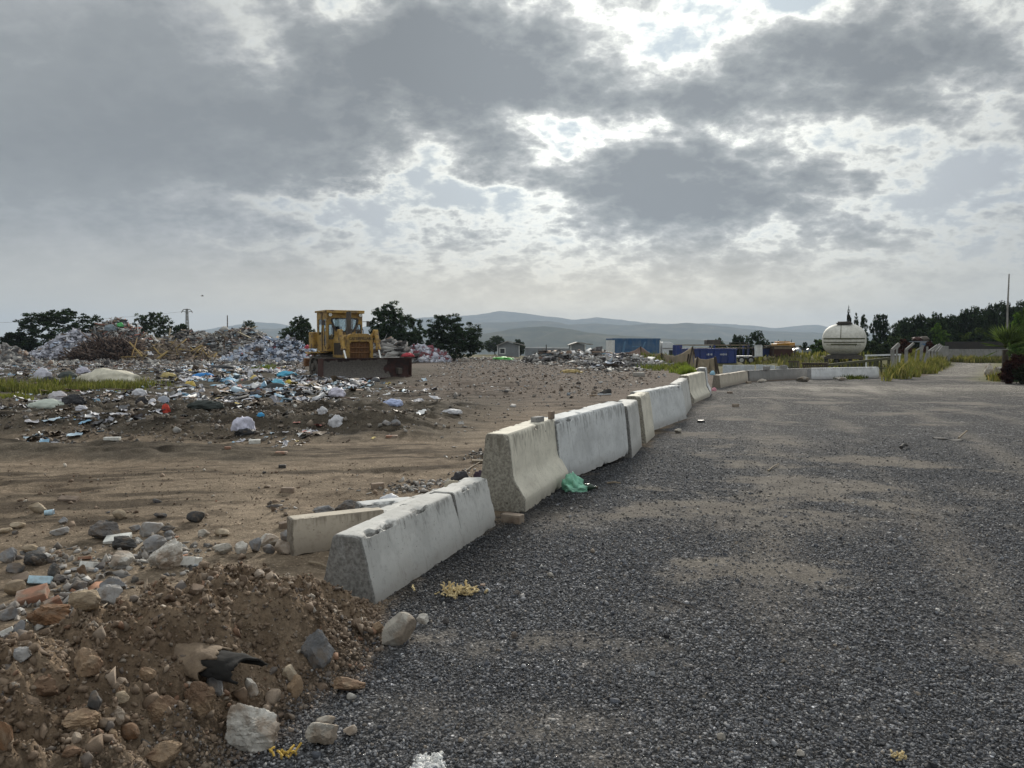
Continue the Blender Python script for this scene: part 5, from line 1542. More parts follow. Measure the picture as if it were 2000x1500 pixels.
def build_posts():
    spec = [  # base u, v; bend u, v; tip u, v; depth; thickness; how it stands
        (1745, 713, 1743, 683, 1756, 671, 44, .17, 'thick bent concrete post nearest the wooden railing'),
        (1750, 712, 1752, 681, 1757, 674, 46, .09, 'thin bent post hidden just behind the thick nearest one'),
        (1770, 706, 1770, 683, 1785, 670, 49, .15, 'bent concrete post by the rusty red bush, standing upright'),
        (1785, 703, 1790, 684, 1798, 679, 53, .07, 'thin leaning post with a short bent top'),
        (1798, 703, 1800, 684, 1803, 674, 54, .15, 'thick straight post in the middle of the row'),
        (1801, 706, 1811, 689, 1811, 677, 52, .12, 'post fallen aslant with its top pointing up'),
        (1813, 700, 1814, 686, 1831, 674, 58, .14, 'first of the fan of leaning posts by the dark wall'),
        (1820, 699, 1821, 686, 1836, 672, 61, .14, 'second of the fan of leaning posts, longest bent top'),
        (1826, 698, 1827, 687, 1839, 674, 64, .14, 'third of the fan of leaning posts by the dark wall'),
        (1832, 697, 1833, 687, 1842, 676, 67, .14, 'last of the fan of leaning posts, against the dark wall'),
    ]
    for bu, bv, ku, kv, tu, tv, d, w, lab in spec:
        a = at(bu, bv, d); a[2] = float(H(a[0], a[1])); k = at(ku, kv, d); t = at(tu, tv, d)
        root = empty('fence_post', tuple(a)); tag(root, lab, 'fence post', 'bent concrete fence posts')
        mb = MB(); mb.bar((0, 0, -.1), k - a, w, w); mb.build('shaft', M['conc_old'], root, bevel=.01)
        dd = (t - a) - (k - a); mb = MB(); mb.bar((k - a) - dd * .04, t - a, w * .9, w * .9); mb.build('bent_arm', M['conc_old'], root, bevel=.01)


def build_railing():
    d0, d1 = 41.5, 42.5
    A = at(1611, 714, d0); B = at(1738, 700, d1); gz = float(H(A[0], A[1]))
    root = empty('wooden_railing', (A[0], A[1], gz)); tag(root, 'long green wooden railing with uneven pickets, rising behind the white low wall', 'railing')
    o = np.array([A[0], A[1], gz])
    mb = MB(); mb.bar(A - o, B - o, .10, .14); mb.build('top_rail', M['wood_green'], root)
    C, D = at(1611, 720, d0), at(1738, 719, d1); mb = MB(); mb.bar(C - o + [0, .06, 0], D - o + [0, .06, 0], .07, .07); mb.build('bottom_rail', M['wood_green'], root)
    for u in (1628, 1640, 1647, 1657, 1664, 1672, 1681, 1690, 1701, 1709, 1714, 1724, 1738):
        f = (u - 1611) / 127; t = A + (B - A) * f; b = t.copy(); b[2] = float(H(b[0], b[1])) - .05
        mb = MB(); w = .13 if u in (1701, 1714, 1738) else .085
        mb.bar(b - o + [.0, .12, 0], t - o + [random.Random(u).uniform(-.05, .05), .12, 0], w, .06); mb.build('picket', M['wood_green'], root)
    # dark perforated beam and pallet
    a, b = at(1567, 715, 41), at(1611, 713.5, 41.3); g = float(H(a[0], a[1]))
    r2 = empty('steel_beam', (a[0], a[1], g)); tag(r2, 'dark beam pierced with small holes lying level before the railing', 'beam')
    mb = MB(); W = b[0] - a[0]; h0 = at(1567, 718, 41)[2] - g; h1 = at(1567, 710.5, 41)[2] - g
    holes = [[(x - .035, (h0 + h1) / 2 - .03), (x + .035, (h0 + h1) / 2 - .03), (x + .035, (h0 + h1) / 2 + .03), (x - .035, (h0 + h1) / 2 + .03)] for x in np.linspace(.1, W - .1, 11)]
    plate(mb, [(0, h0), (W, h0), (W, h1), (0, h1)], holes, lambda p, q, t: (p, -t, q), .08); mb.build('web', M['wood_dark'], r2)
    mb = MB(); mb.box((W / 2, 0, h1 + .03), (W + .1, .22, .05)); mb.build('flange', M['wood_dark'], r2)
    for x in (.15, W - .15): mb = MB(); mb.box((x, .1, h0 / 2), (.12, .12, h0)); mb.build('leg', M['wood_dark'], r2)
    a = at(1540, 722, 41); g = float(H(a[0], a[1])); h = at(1540, 704, 41)[2] - g
    r3 = empty('pallet', (a[0], a[1], g)); tag(r3, 'dark green pallet on edge beside the pierced beam', 'pallet')
    for k in range(4): mb = MB(); mb.box((.07 + k * .14, 0, h / 2), (.085, .03, h), (R(-8), 0, 0)); mb.build('slat', M['wood_green'], r3)
    for z in (.15, h * .55, h * .92): mb = MB(); mb.box((.28, .06, z), (.56, .07, .07), (R(-8), 0, 0)); mb.build('bearer', M['wood_dark'], r3)
    a = at(1559, 722, 41.2); g = float(H(a[0], a[1])); h = at(1559, 706, 41)[2] - g
    mb = MB(); mb.box((a[0], a[1], g + h / 2), (.17, .05, h), (R(-6), 0, R(10))); tag(mb.build('plank', M['wood'], bevel=.01), 'pale green plank upright between pallet and pierced beam', 'plank')
    # white bar goal
    a, b = at(1690, 694.5, 50), at(1759, 692.5, 51); g = float(H(a[0], a[1]))
    r4 = empty('white_bar', (a[0], a[1], g)); tag(r4, 'white horizontal bar on thin legs behind the wooden railing', 'bar')
    o = np.array([a[0], a[1], g]); mb = MB(); mb.bar(a - o, b - o, .10, .10); mb.build('crossbar', M['cab_white'], r4)
    for f in (.03, .97): t = a + (b - a) * f; mb = MB(); mb.bar((t - o) * [1, 1, 0], t - o, .08, .08); mb.build('leg', M['cab_white'], r4)


def build_walls():
    def wall(name, u0, u1, vt, vb, d0, d1, mat, label, th=.25):
        a = at(u0, vt, d0); b = at(u1, vt, d1); g = min(float(H(a[0], a[1])), float(H(b[0], b[1])))
        z0 = g - .2 if vb is None else at(u0, vb, d0)[2]
        mb = MB(); mb.hexa([(a[0], a[1], z0), (b[0], b[1], z0), (b[0], b[1] + th, z0), (a[0], a[1] + th, z0), (a[0], a[1], a[2]), (b[0], b[1], b[2]), (b[0], b[1] + th, b[2]), (a[0], a[1] + th, a[2])])
        return tag(mb.build(name, M[mat], bevel=.02), label, 'wall')
    wall('concrete_wall', 1852, 2010, 682, None, 74, 70, 'conc_old', 'low pale concrete wall across the road end beneath the dark wall')
    wall('dark_wall', 1848, 1990, 667.5, None, 80, 78, 'tarred_board', 'dark boarded wall behind the low pale wall')
    wall('wall_pier', 1838, 1853, 676, None, 72, 72.2, 'conc_old', 'dark square wall pier at the start of the pale wall')
    p = at(1858, 672, 86); g = float(H(p[0], p[1]))
    build_car('parked_van', (p[0], p[1], g), 0, at(1900, 672, 86)[0] - p[0], at(1870, 659, 86)[2] - g, M['mud_steel'], 'greenish van whose roof and windows show above the dark wall', cat='van')
    p = at(1790, 690, 68); g = float(H(p[0], p[1]))
    root = empty('scrap_cart', (p[0], p[1], g)); tag(root, 'small white cart heaped with red and grey scrap behind the leaning posts', 'cart')
    h = at(1800, 665, 68)[2] - g
    mb = MB(); mb.box((.6, .5, h - .1), (1.5, 1.0, .08)); mb.box((.55, 0, h - .5), (.55, .1, .7)); mb.build('cart_box', M['car_grey'], root)
    mb = MB(); mb.box((.62, -.07, h - .48), (.36, .06, .42)); mb.build('panel', M['blue_canvas'], root)
    V, Fc = ico(2)
    for c, s, m in (((.2, .4, h + .12), (.45, .4, .22), 'rust'), ((.85, .4, h + .14), (.42, .4, .26), 'mud_steel'), ((.5, .5, h + .05), (.4, .4, .2), 'rust')):
        r = 1 + .3 * (fbm(V[:, 0] * 2.5 + s[0] * 9, V[:, 1] * 2.5 + V[:, 2] * 1.7, 3, 5) - .5) * 2
        mb = MB(); mb.add(V * r[:, None] * np.array(s) + np.array(c), Fc); mb.build('scrap', M[m], root, smooth=True)
    for x in (.1, 1.1): wheel(root, x, 0, .4, .4, .14, 'y', 'mud_steel')


def build_huts():
    # long grey hut with a shallow roof
    d = 150
    def hut(name, ul, ur, vb, ve, vr, label, uwin=None, over=.5, gable=True):
        a = at(ul, vb, d); b = at(ur, vb, d); g = float(H(a[0], a[1])) - .3; W = b[0] - a[0]
        he = at(ul, ve, d)[2] - g; hr = at(ul, vr, d)[2] - g
        root = empty(name, (a[0], a[1], g)); tag(root, label, 'hut')
        mb = MB(); mb.prism([(0, 0, 0), (W, 0, 0), (W, 0, he), (W * .45, 0, hr), (0, 0, he)], np.array((0, 0, 0)), np.array((0, 5, 0))); mb.build('wall', M['hut_grey'], root)
        mb = MB()
        for (x0, z0, x1, z1) in ((-over * .5, he - .12, W * .45, hr + .05), (W * .45, hr + .05, W + over * 2.2, he - .02)):
            mb.prism([(x0, 0, z0), (x1, 0, z1), (x1, 0, z1 + .16), (x0, 0, z0 + .16)], np.array((0, -.5, 0)), np.array((0, 5.4, 0)))
        mb.build('roof', M['hut_roof'], root)
        for x in (0, W): mb = MB(); mb.box((x, -.06, he / 2), (.16, .08, he)); mb.build('corner_board', M['white_paint'], root)
        if uwin:
            for x0, x1, z0, z1 in uwin:
                fr = empty('window', (0, 0, 0)); fr.parent = root
                mb = MB(); plate(mb, [(x0 - .16, z0 - .16), (x1 + .16, z0 - .16), (x1 + .16, z1 + .16), (x0 - .16, z1 + .16)], [[(x0, z0), (x1, z0), (x1, z1), (x0, z1)]], lambda p, q, t: (p, -.04 - t, q), .06); mb.build('frame', M['white_paint'], fr)
                mb = MB(); mb.box(((x0 + x1) / 2, -.03, (z0 + z1) / 2), (x1 - x0, .04, z1 - z0)); mb.build('pane', M['dark_glass'], fr)
    hut('grey_hut', 972, 1014, 687, 675, 667.5, 'grey weatherboard hut with a white-framed window and overhanging roof', [(.5, 1.35, .8, 1.7)])
    a = at(1013, 687, 149.5)
    hut('small_hut', 1115, 1142.5, 689, 673.5, 670, 'small dark-edged grey hut standing alone before the hills', None, .7)
    # low pale greenhouse wall between the huts
    p, q = at(1026, 679, 190), at(1112, 680, 192); g = float(H(p[0], p[1])) - 1
    mb = MB(); mb.hexa([(p[0], p[1], g), (q[0], q[1], g), (q[0], q[1] + 8, g), (p[0], p[1] + 8, g), tuple(p), tuple(q), (q[0], q[1] + 8, q[2]), (p[0], p[1] + 8, p[2])])
    tag(mb.build('long_shed', M['hut_grey']), 'long low hazy shed between the two grey huts', 'shed')
    a = at(1067, 690, 140); a[2] = float(H(a[0], a[1])); b = at(1067, 673, 140)
    mb = MB(); mb.tube(a, b, .12, .08); tag(mb.build('utility_pole', M['wood_dark']), 'thin short pole before the long low shed', 'pole')
    # pylon and wire
    d = 420; a = at(366, 650, d); g = float(H(a[0], a[1])); top = at(366, 603, d)[2]; h = top - g
    root = empty('pylon', (a[0], a[1], g)); tag(root, 'steel lattice pylon with drooping double arms on the skyline', 'pylon')
    mb = MB(); w0, w1 = 2.4, .7
    def leg(sx, sy, f): w = w0 + (w1 - w0) * f; return np.array((sx * w / 2, sy * w / 2, h * f))
    for sx in (-1, 1):
        for sy in (-1, 1): mb.bar(leg(sx, sy, 0), leg(sx, sy, 1), .28, .28)
    fs = np.linspace(.0, 1, 10)
    for f0, f1 in zip(fs[:-1], fs[1:]):
        for s in (-1, 1):
            mb.bar(leg(-1, s, f0), leg(1, s, f1), .14, .14); mb.bar(leg(1, s, f0), leg(-1, s, f1), .14, .14)
    mb.build('lattice_tower', M['pylon'], root)
    for s in (-1, 1):
        mb = MB(); mb.path([(0, 0, h * .985), (s * 1.6, 0, h * .99), (s * 2.6, 0, h * .96), (s * 3.0, 0, h * .93)], .22); mb.path([(0, 0, h * .93), (s * 1.8, 0, h * .955), (s * 2.8, 0, h * .945)], .16); mb.build('cross_arm', M['pylon'], root)
    mb = MB(); P0 = at(0, 626, 300); P0[0] -= 60; P1 = at(366, 606, d); P1[2] -= .4
    pts = [P0 + (P1 - P0) * t - np.array([0, 0, 3.0 * 4 * t * (1 - t)]) for t in np.linspace(0, 1, 24)]
    mb.path(pts, .05, 5); tag(mb.build('power_line', M['pylon']), 'thin power line running from the pylon across the tree tops', 'cable')
    a = at(444, 660, 160); a[2] = float(H(a[0], a[1])); mb = MB(); mb.tube(a, at(444, 616, 160), .12, .10); tag(mb.build('utility_pole', M['wood_dark']), 'plain dark pole rising behind the grey rubble heap', 'pole')
    # tall thin mast above the wood
    a = at(1967, 690, 70); a[2] = float(H(a[0], a[1]))
    root = empty('mast', tuple(a)); tag(root, 'tall thin pale mast rising over the wood', 'mast')
    t1, t2 = at(1968, 600, 70) - a, at(1971, 535, 70) - a
    mb = MB(); mb.tube((0, 0, 0), t1, .075, .07); mb.build('lower_tube', M['conc_old'], root); mb = MB(); mb.tube(t1, t2, .085, .05); mb.build('upper_tube', M['conc_old'], root)
    # bird: body with wings spread
    c = at(395, 578, 150)
    root = empty('bird', tuple(c), R(20)); tag(root, 'small bird gliding above the pylon', 'bird')
    V, Fc = ico(2); mb = MB(); mb.add(V * np.array([.28, .085, .075]), Fc)
    mb.add([(.16, 0, 0), (-.10, 0, 0), (-.05, .40, .16), (.14, .42, .18), (-.10, .85, .02), (.02, .84, .04)], [(0, 1, 2, 3), (3, 2, 4, 5)])
    mb.add([(.16, 0, 0), (-.10, 0, 0), (-.05, -.40, .16), (.14, -.42, .18), (-.10, -.85, .02), (.02, -.84, .04)], [(0, 3, 2, 1), (3, 5, 4, 2)])
    mb.add([(-.24, -.03, 0), (-.24, .03, 0), (-.44, .09, 0), (-.44, -.09, 0)], [(0, 1, 2, 3)])
    mb.build('bird_body', M['mud_steel'], root, smooth=True)


M['tarred_board'] = paint('tarred_boards', (.022, .020, .018), .9, (.05, .04, .03), .3, 1.2)
M['hut_grey'] = paint('grey_boards', (.20, .215, .23), .8, (.12, .12, .12), .4, .8, streak=.3)
M['hut_roof'] = paint('grey_roof', (.30, .29, .27), .7, (.15, .14, .12), .4, .8)
M['pylon'] = paint('galvanised_steel', (.18, .18, .17), .6, (.1, .1, .09), .3, 1)
build_tarpaulin(); build_posts(); build_railing(); build_walls(); build_huts()

# ------------------------------------------------------------------ stones and fragments
def stone_mat(name, base, dark, vein=None, scale=1.0, speck=.4, bump=.9):
    m, g, b = new_mat(name)
    P = obj_coord(g); info = g.node('ShaderNodeObjectInfo')
    P = g.vm('ADD', P, g.vm('SCALE', (11.0, 5.0, 7.0), scale=info.outputs['Random']))
    n1 = g.noise(P, 9 * scale, 7, .62); n2 = g.noise(P, 55 * scale, 6, .65); n3 = g.noise(P, 3.5 * scale, 3, .5)
    c = g.mix(g.maprange(n1, .38, .64), base, [x * .62 for x in base])
    c = g.mix(g.m('MULTIPLY', g.maprange(n2, .50, .70), speck), c, dark)
    if vein is not None: c = g.mix(g.maprange(g.m('ADD', n3, g.m('MULTIPLY', n2, .15)), .56, .66), c, vein)
    # soil caught on the flanks near the ground side of the stone
    c = g.mix(g.m('MULTIPLY', g.maprange(g.noise(P, 14 * scale, 5, .6), .46, .66), .62), c, (.17, .13, .095))
    k = g.maprange(info.outputs['Random'], 0, 1, .86, 1.14, False)
    g.put(b.inputs['Base Color'], g.vm('SCALE', c, scale=k))
    b.inputs['Roughness'].default_value = .92; b.inputs['Specular IOR Level'].default_value = .25
    bp = g.node('ShaderNodeBump'); bp.inputs['Strength'].default_value = bump; bp.inputs['Distance'].default_value = .012
    g.put(bp.inputs['Height'], g.m('ADD', n1, g.m('MULTIPLY', n2, .5))); g.put(b.inputs['Normal'], bp.outputs[0])
    return m


M['st_grey'] = stone_mat('stone_grey', (.22, .22, .225), (.10, .10, .105), (.30, .29, .28))
M['st_dark'] = stone_mat('stone_dark', (.085, .083, .082), (.035, .034, .034), (.14, .13, .125))
M['st_pale'] = stone_mat('stone_pale', (.44, .41, .36), (.22, .19, .16), (.30, .25, .20))
M['st_white'] = stone_mat('stone_white', (.53, .505, .46), (.30, .25, .21), (.36, .30, .245))
M['st_brown'] = stone_mat('stone_brown', (.20, .13, .085), (.09, .055, .035), (.28, .20, .13))
M['st_tan'] = stone_mat('stone_tan', (.33, .26, .18), (.16, .115, .075), (.42, .35, .26))
M['st_orange'] = stone_mat('stone_orange', (.22, .125, .07), (.10, .06, .035), (.28, .20, .13))
M['brick_red'] = stone_mat('brick_orange', (.34, .18, .12), (.20, .115, .08), (.33, .26, .21), speck=.3, bump=.5)
M['brick_tan'] = stone_mat('brick_tan', (.26, .20, .155), (.14, .10, .08), (.30, .25, .20), speck=.3, bump=.5)
M['tile_white'] = paint('glazed_tile', (.66, .66, .62), .3, (.3, .25, .2), .25, 6, bump=.05)
M['tile_blue'] = paint('pale_blue_glaze', (.42, .60, .70), .35, (.25, .22, .2), .3, 9, bump=.1)
M['frag'] = vcol_mat('broken_rubbish', .85, .3, .30, 18, .5, .02)
M['plastic'] = vcol_mat('plastic_film', .62, .25, .14, 9, .5, .03)
M['cloth_white'] = vcol_mat('dirty_sheet', .8, .2, .22, 6, .5, .03)

ICO1 = ICO2 = ICO3 = None


def rock_verts(seed, n=4, planes=15, rough=.05, round_=.0, sub=4):
    V, Fc = ico(sub)
    rng = np.random.default_rng(seed)
    d = rng.normal(size=(planes, 3)); d /= np.linalg.norm(d, axis=1)[:, None]
    off = rng.uniform(.62, 1.0, planes)
    dots = V @ d.T
    r = np.min(np.where(dots > .05, off[None, :] / np.maximum(dots, .05), 9), axis=1)
    r = np.minimum(r, 1.25)
    r = r * (1 - round_) + round_ * .95
    nz = fbm(V[:, 0] * 2.5 + seed, V[:, 1] * 2.5 + V[:, 2] * 1.9 + 3, 5, seed, .6) - .5
    nz2 = fbm(V[:, 2] * 5 + seed, V[:, 0] * 5 - V[:, 1] * 4, 4, seed + 3, .6) - .5
    r = r * (1 + rough * 3.2 * nz + rough * 1.6 * nz2)
    V = V * r[:, None]
    V -= (V.max(0) + V.min(0)) / 2
    V /= (V.max(0) - V.min(0)) / 2
    return V, Fc


def rock(name, mat, u, v, wpx, hpx, label, group=None, seed=1, depth=None, rough=.05, round_=.1, planes=14, cat='stone', asp=.8, rz=None, tilt=0.0, sink=.12, sub=4):
    """stone whose foot is at photo pixel u, v and that shows wpx by hpx"""
    p = G(u, v) if depth is None else at(u, v, depth)
    w = wpx / F * p[1]; h = hpx / F * p[1] * 1.02
    V, Fc = rock_verts(seed, planes=planes, rough=rough * 1.35, round_=round_ * .6, sub=sub)
    rng = random.Random(seed)
    V = V * np.array([w / 2, w * asp / 2, h / 2 * (1 + sink)])
    me = np_mesh(name, V, Fc, smooth=True); me.set_sharp_from_angle(angle=R(24))
    o = link_mesh(name, me, M[mat], None, (p[0], p[1] + w * asp * .35, p[2] + h / 2 * (1 - sink)))
    o.rotation_euler = (0, R(tilt), (rng.uniform(-.5, .5) if rz is None else R(rz)))
    tag(o, label, cat, group)
    return o


def block(name, mat, u, v, wpx, hpx, dfrac, label, cat, group=None, seed=1, rz=0, rx=0, ry=0, z=None, worn=.012, depth=None):
    """cut block or brick with worn edges"""
    p = G(u, v) if depth is None else at(u, v, depth)
    w = wpx / F * p[1]; h = hpx / F * p[1]; d = w * dfrac
    import bmesh
    bm = bmesh.new(); bmesh.ops.create_cube(bm, size=1.0)
    bmesh.ops.scale(bm, vec=(w, d, h), verts=bm.verts)
    bmesh.ops.bevel(bm, geom=list(bm.edges), offset=min(w, h, d) * .10, segments=2, affect='EDGES', profile=.6)
    bmesh.ops.subdivide_edges(bm, edges=list(bm.edges), cuts=3, use_grid_fill=True)
    bmesh.ops.triangulate(bm, faces=bm.faces)
    V = np.array([x.co[:] for x in bm.verts])
    s = 1.0 / max(w, d)
    nz = fbm(V[:, 0] * 9 * s + seed, V[:, 1] * 9 * s + V[:, 2] * 7 * s, 4, seed, .6) - .5
    nl = np.linalg.norm(V, axis=1)[:, None] + 1e-6
    V = V + V / nl * (nz * min(w, h, d) * worn * 12)[:, None]
    for x, q in zip(bm.verts, V): x.co = q
    me = bpy.data.meshes.new(name); bm.to_mesh(me); bm.free()
    me.polygons.foreach_set('use_smooth', np.ones(len(me.polygons), dtype=bool)); me.set_sharp_from_angle(angle=R(35))
    zz = p[2] + h * .42 if z is None else z + h / 2
    o = link_mesh(name, me, M[mat], None, (p[0], p[1] + d * .4, zz)); o.rotation_euler = (R(rx), R(ry), R(rz))
    tag(o, label, cat, group); return o


def crumple(name, label, cat, u, v, wpx, hpx, col, mat='plastic', group=None, seed=1, asp=.7, rough=.28, flat=.0, freq=2.6, depth=None, parent=None):
    """bag, sheet or cloth lying in folds"""
    p = G(u, v) if depth is None else at(u, v, depth)
    w = wpx / F * p[1]; h = hpx / F * p[1]
    V, Fc = ico(4)
    x, y, z = V.T
    n = fbm(x * freq + seed * 3.3, y * freq + z * freq * .8, 4, seed, .55) - .5
    rid = np.abs(fbm(x * freq * 2 + seed, y * freq * 2 - z * freq * 1.5 + 5, 4, seed + 7) - .5)
    r = 1 + rough * 2.4 * n - rough * 1.8 * rid
    V = V * r[:, None]
    V[:, 2] = np.where(V[:, 2] < -.25, -.25, V[:, 2])
    V[:, 2] -= V[:, 2].min(); V[:, 2] /= V[:, 2].max()
    cc = np.array(col)[None, :] * (1 + .18 * n[:, None])
    V = V * np.array([w / 2, w * asp / 2, h * 1.06])
    me = np_mesh(name, V, Fc, cc, smooth=True)
    o = link_mesh(name, me, M[mat], parent, (p[0], p[1] + w * asp * .4, p[2] - h * .06)); o.rotation_euler = (0, 0, (seed * 1.7) % .8 - .4)
    tag(o, label, cat, group); return o


def frag_arrays(rng, pts, size, cols, kind, tilt_s=.12):
    """many small fragments as one set of arrays"""
    n = len(pts)
    if kind == 'lump': B, Fb = ICO1
    elif kind == 'slab':
        B = np.array([(x, y, z) for z in (-.12, .12) for x, y in ((-1, -.7), (1, -.7), (1, .7), (-1, .7))], float)
        Fb = np.array([(0, 2, 1), (0, 3, 2), (4, 5, 6), (4, 6, 7), (0, 1, 5), (0, 5, 4), (1, 2, 6), (1, 6, 5), (2, 3, 7), (2, 7, 6), (3, 0, 4), (3, 4, 7)])
    elif kind == 'stick':
        B = np.array([(x, y, z) for x in (-1, 1) for y, z in ((-.035, -.03), (.035, -.03), (.0, .04))], float)
        Fb = np.array([(0, 1, 4), (0, 4, 3), (1, 2, 5), (1, 5, 4), (2, 0, 3), (2, 3, 5), (0, 2, 1), (3, 4, 5)])
    else:                                                # sheet
        gx, gy = np.meshgrid(np.linspace(-1, 1, 5), np.linspace(-.8, .8, 5), indexing='ij')
        B = np.stack([gx.ravel(), gy.ravel(), 0 * gx.ravel()], 1)
        i = np.arange(25).reshape(5, 5)
        q = np.stack([i[:-1, :-1], i[1:, :-1], i[1:, 1:], i[:-1, 1:]], -1).reshape(-1, 4)
        Fb = np.concatenate([q[:, [0, 1, 2]], q[:, [0, 2, 3]]])
    k = len(B)
    V = np.repeat(B[None], n, 0)
    jit = {'lump': .30, 'slab': .12, 'stick': .03, 'sheet': .10}[kind]
    V = V + rng.normal(size=V.shape) * jit * (np.array([1, 1, 1.5]) if kind == 'sheet' else 1)
    sc = rng.uniform(.55, 1.35, (n, 1, 3)); V = V * sc * np.asarray(size).reshape(n, 1, 1)
    # turn about z, then a tilt
    a = rng.uniform(0, 2 * np.pi, n); t = rng.normal(size=n) * {'lump': .8, 'sheet': .28, 'stick': tilt_s}.get(kind, .3); ca, sa, ct, st = np.cos(a), np.sin(a), np.cos(t), np.sin(t)
    x = V[:, :, 0] * ct[:, None] + V[:, :, 2] * st[:, None]; z = -V[:, :, 0] * st[:, None] + V[:, :, 2] * ct[:, None]; y = V[:, :, 1]
    V = np.stack([x * ca[:, None] - y * sa[:, None], x * sa[:, None] + y * ca[:, None], z], -1) + pts[:, None, :]
    Fa = (Fb[None] + (np.arange(n) * k)[:, None, None]).reshape(-1, 3)
    return V.reshape(-1, 3), Fa, np.repeat(cols, k, 0)


def merge(parts):
    V, Fa, C, o = [], [], [], 0
    for v, f, c in parts: V.append(v); Fa.append(f + o); C.append(c); o += len(v)
    return np.concatenate(V), np.concatenate(Fa), np.concatenate(C)


def pick_cols(rng, palette, n, var=.18):
    pal = np.array([p[:3] for p in palette]); w = np.array([p[3] for p in palette], float); w /= w.sum()
    return np.clip(pal[rng.choice(len(pal), n, p=w)] * rng.uniform(1 - var, 1 + var, (n, 1)), .005, .95)


ICO1 = ico(1)
P_GREY = [(.20, .19, .18, 5), (.11, .105, .10, 4), (.32, .31, .29, 3), (.055, .05, .05, 3), (.45, .44, .42, 1.2), (.17, .12, .09, 2)]
P_WHITE = [(.46, .46, .52, 6), (.35, .35, .39, 5), (.58, .58, .61, 2.5), (.22, .18, .15, 1.5), (.25, .25, .28, 2), (.10, .10, .11, 1.2), (.45, .50, .60, 2)]
P_BLUE = [(.36, .41, .49, 5), (.46, .47, .52, 5), (.26, .33, .45, 3), (.20, .17, .15, 1.5), (.22, .24, .30, 2), (.65, .66, .70, 2), (.12, .12, .14, 1)]
P_MIX = [(.30, .29, .28, 5), (.12, .115, .11, 5), (.50, .50, .52, 3), (.06, .055, .055, 3), (.22, .16, .12, 3), (.16, .23, .28, 1.4), (.34, .19, .15, .8), (.60, .60, .60, 1.4)]
P_PALE = [(.27, .255, .24, 5), (.18, .165, .15, 4), (.38, .37, .355, 3), (.10, .09, .085, 2), (.26, .30, .34, 1), (.5, .5, .49, 1)]
P_EARTH = [(.13, .10, .075, 6), (.19, .15, .115, 4), (.075, .06, .05, 3), (.27, .24, .21, 1.2)]
P_BRUSH = [(.055, .035, .028, 5), (.085, .055, .042, 4), (.13, .09, .07, 2), (.03, .022, .02, 3)]


def heap(name, label, crest, depth, thick, core, layers, seed, cat='rubbish heap', group=None, base_v=None):
    """crest: photo outline; layers: (kind, count, size range, palette, lowest and highest place on the slope)"""
    rng = np.random.default_rng(seed)
    us = np.array([c[0] for c in crest], float); vs = np.array([c[1] for c in crest], float)
    U = np.linspace(us[0], us[-1], 150)
    X = (U - 1000) / F * depth
    Zc = CAMH + np.array([ray(u, np.interp(u, us, vs))[2] for u in U]) * depth
    T = np.linspace(-1, 1, 44)
    g0 = float(H(np.mean(X), depth))
    x2, t2 = np.meshgrid(X, T, indexing='ij')
    ends = np.sin(np.pi * np.clip((x2 - X[0]) / (X[-1] - X[0]), .0, 1)) ** .25
    Y = depth + t2 * thick * (.35 + .65 * ends)
    def height(x, t, y):
        zc = np.interp(x, X, Zc) - g0
        prof = np.clip(1 - np.abs(t) ** 1.35, 0, 1)
        e = np.sin(np.pi * np.clip((x - X[0]) / (X[-1] - X[0]), 0, 1)) ** .25
        z = zc * prof * np.where(t < 0, 1, 1) * e
        z = z * (.80 + .40 * (fbm(x * .7 + seed, y * .7, 4, seed) - .0) * 1.0)
        z = z + .5 * np.minimum(zc, 1.2) * prof * (fbm(x * 1.6 + seed, y * 1.6, 4, seed + 4, .6) - .5)
        return g0 - .08 + z
    Z = height(x2, t2, Y)
    root = empty(name, (float(X.mean()), depth, g0)); tag(root, label, cat, group)
    L = np.array([X.mean(), depth, g0])
    V = np.stack([x2, Y, Z], -1).reshape(-1, 3) - L
    i = np.arange(len(X) * len(T)).reshape(len(X), len(T))
    q = np.stack([i[:-1, :-1], i[1:, :-1], i[1:, 1:], i[:-1, 1:]], -1).reshape(-1, 4)
    cc = pick_cols(rng, core, len(V), .25)
    cc = cc * .35 + .65 * np.array(core[0][:3]) * (.7 + .6 * fbm(V[:, 0] * 2, V[:, 2] * 2 + V[:, 1], 3, seed))[:, None]
    link_mesh('core', np_mesh('core', V, q, cc, smooth=True), M['frag'], root)
    groups = {}
    for kind, n, (s0, s1), pal, (t0, t1), mat in layers:
        t = rng.uniform(t0, t1, n); x = rng.uniform(X[0], X[-1], n)
        e = np.sin(np.pi * np.clip((x - X[0]) / (X[-1] - X[0]), 0, 1)) ** .25
        y = depth + t * thick * (.35 + .65 * e)
        z = height(x, t, y) + rng.uniform(-.05, .12, n)
        s = rng.uniform(s0, s1, n) * rng.uniform(.6, 1.3, n)
        groups.setdefault(mat, []).append(frag_arrays(rng, np.stack([x, y, z], 1) - L, s, pick_cols(rng, pal, n), kind, .5))
    for mat, ps in groups.items():
        V, Fa, C = merge(ps)
        me = np_mesh('scraps', V, Fa, C, smooth=(mat == 'plastic'))
        tag(link_mesh('scraps', me, M[mat], root), kind='stuff')
    return root


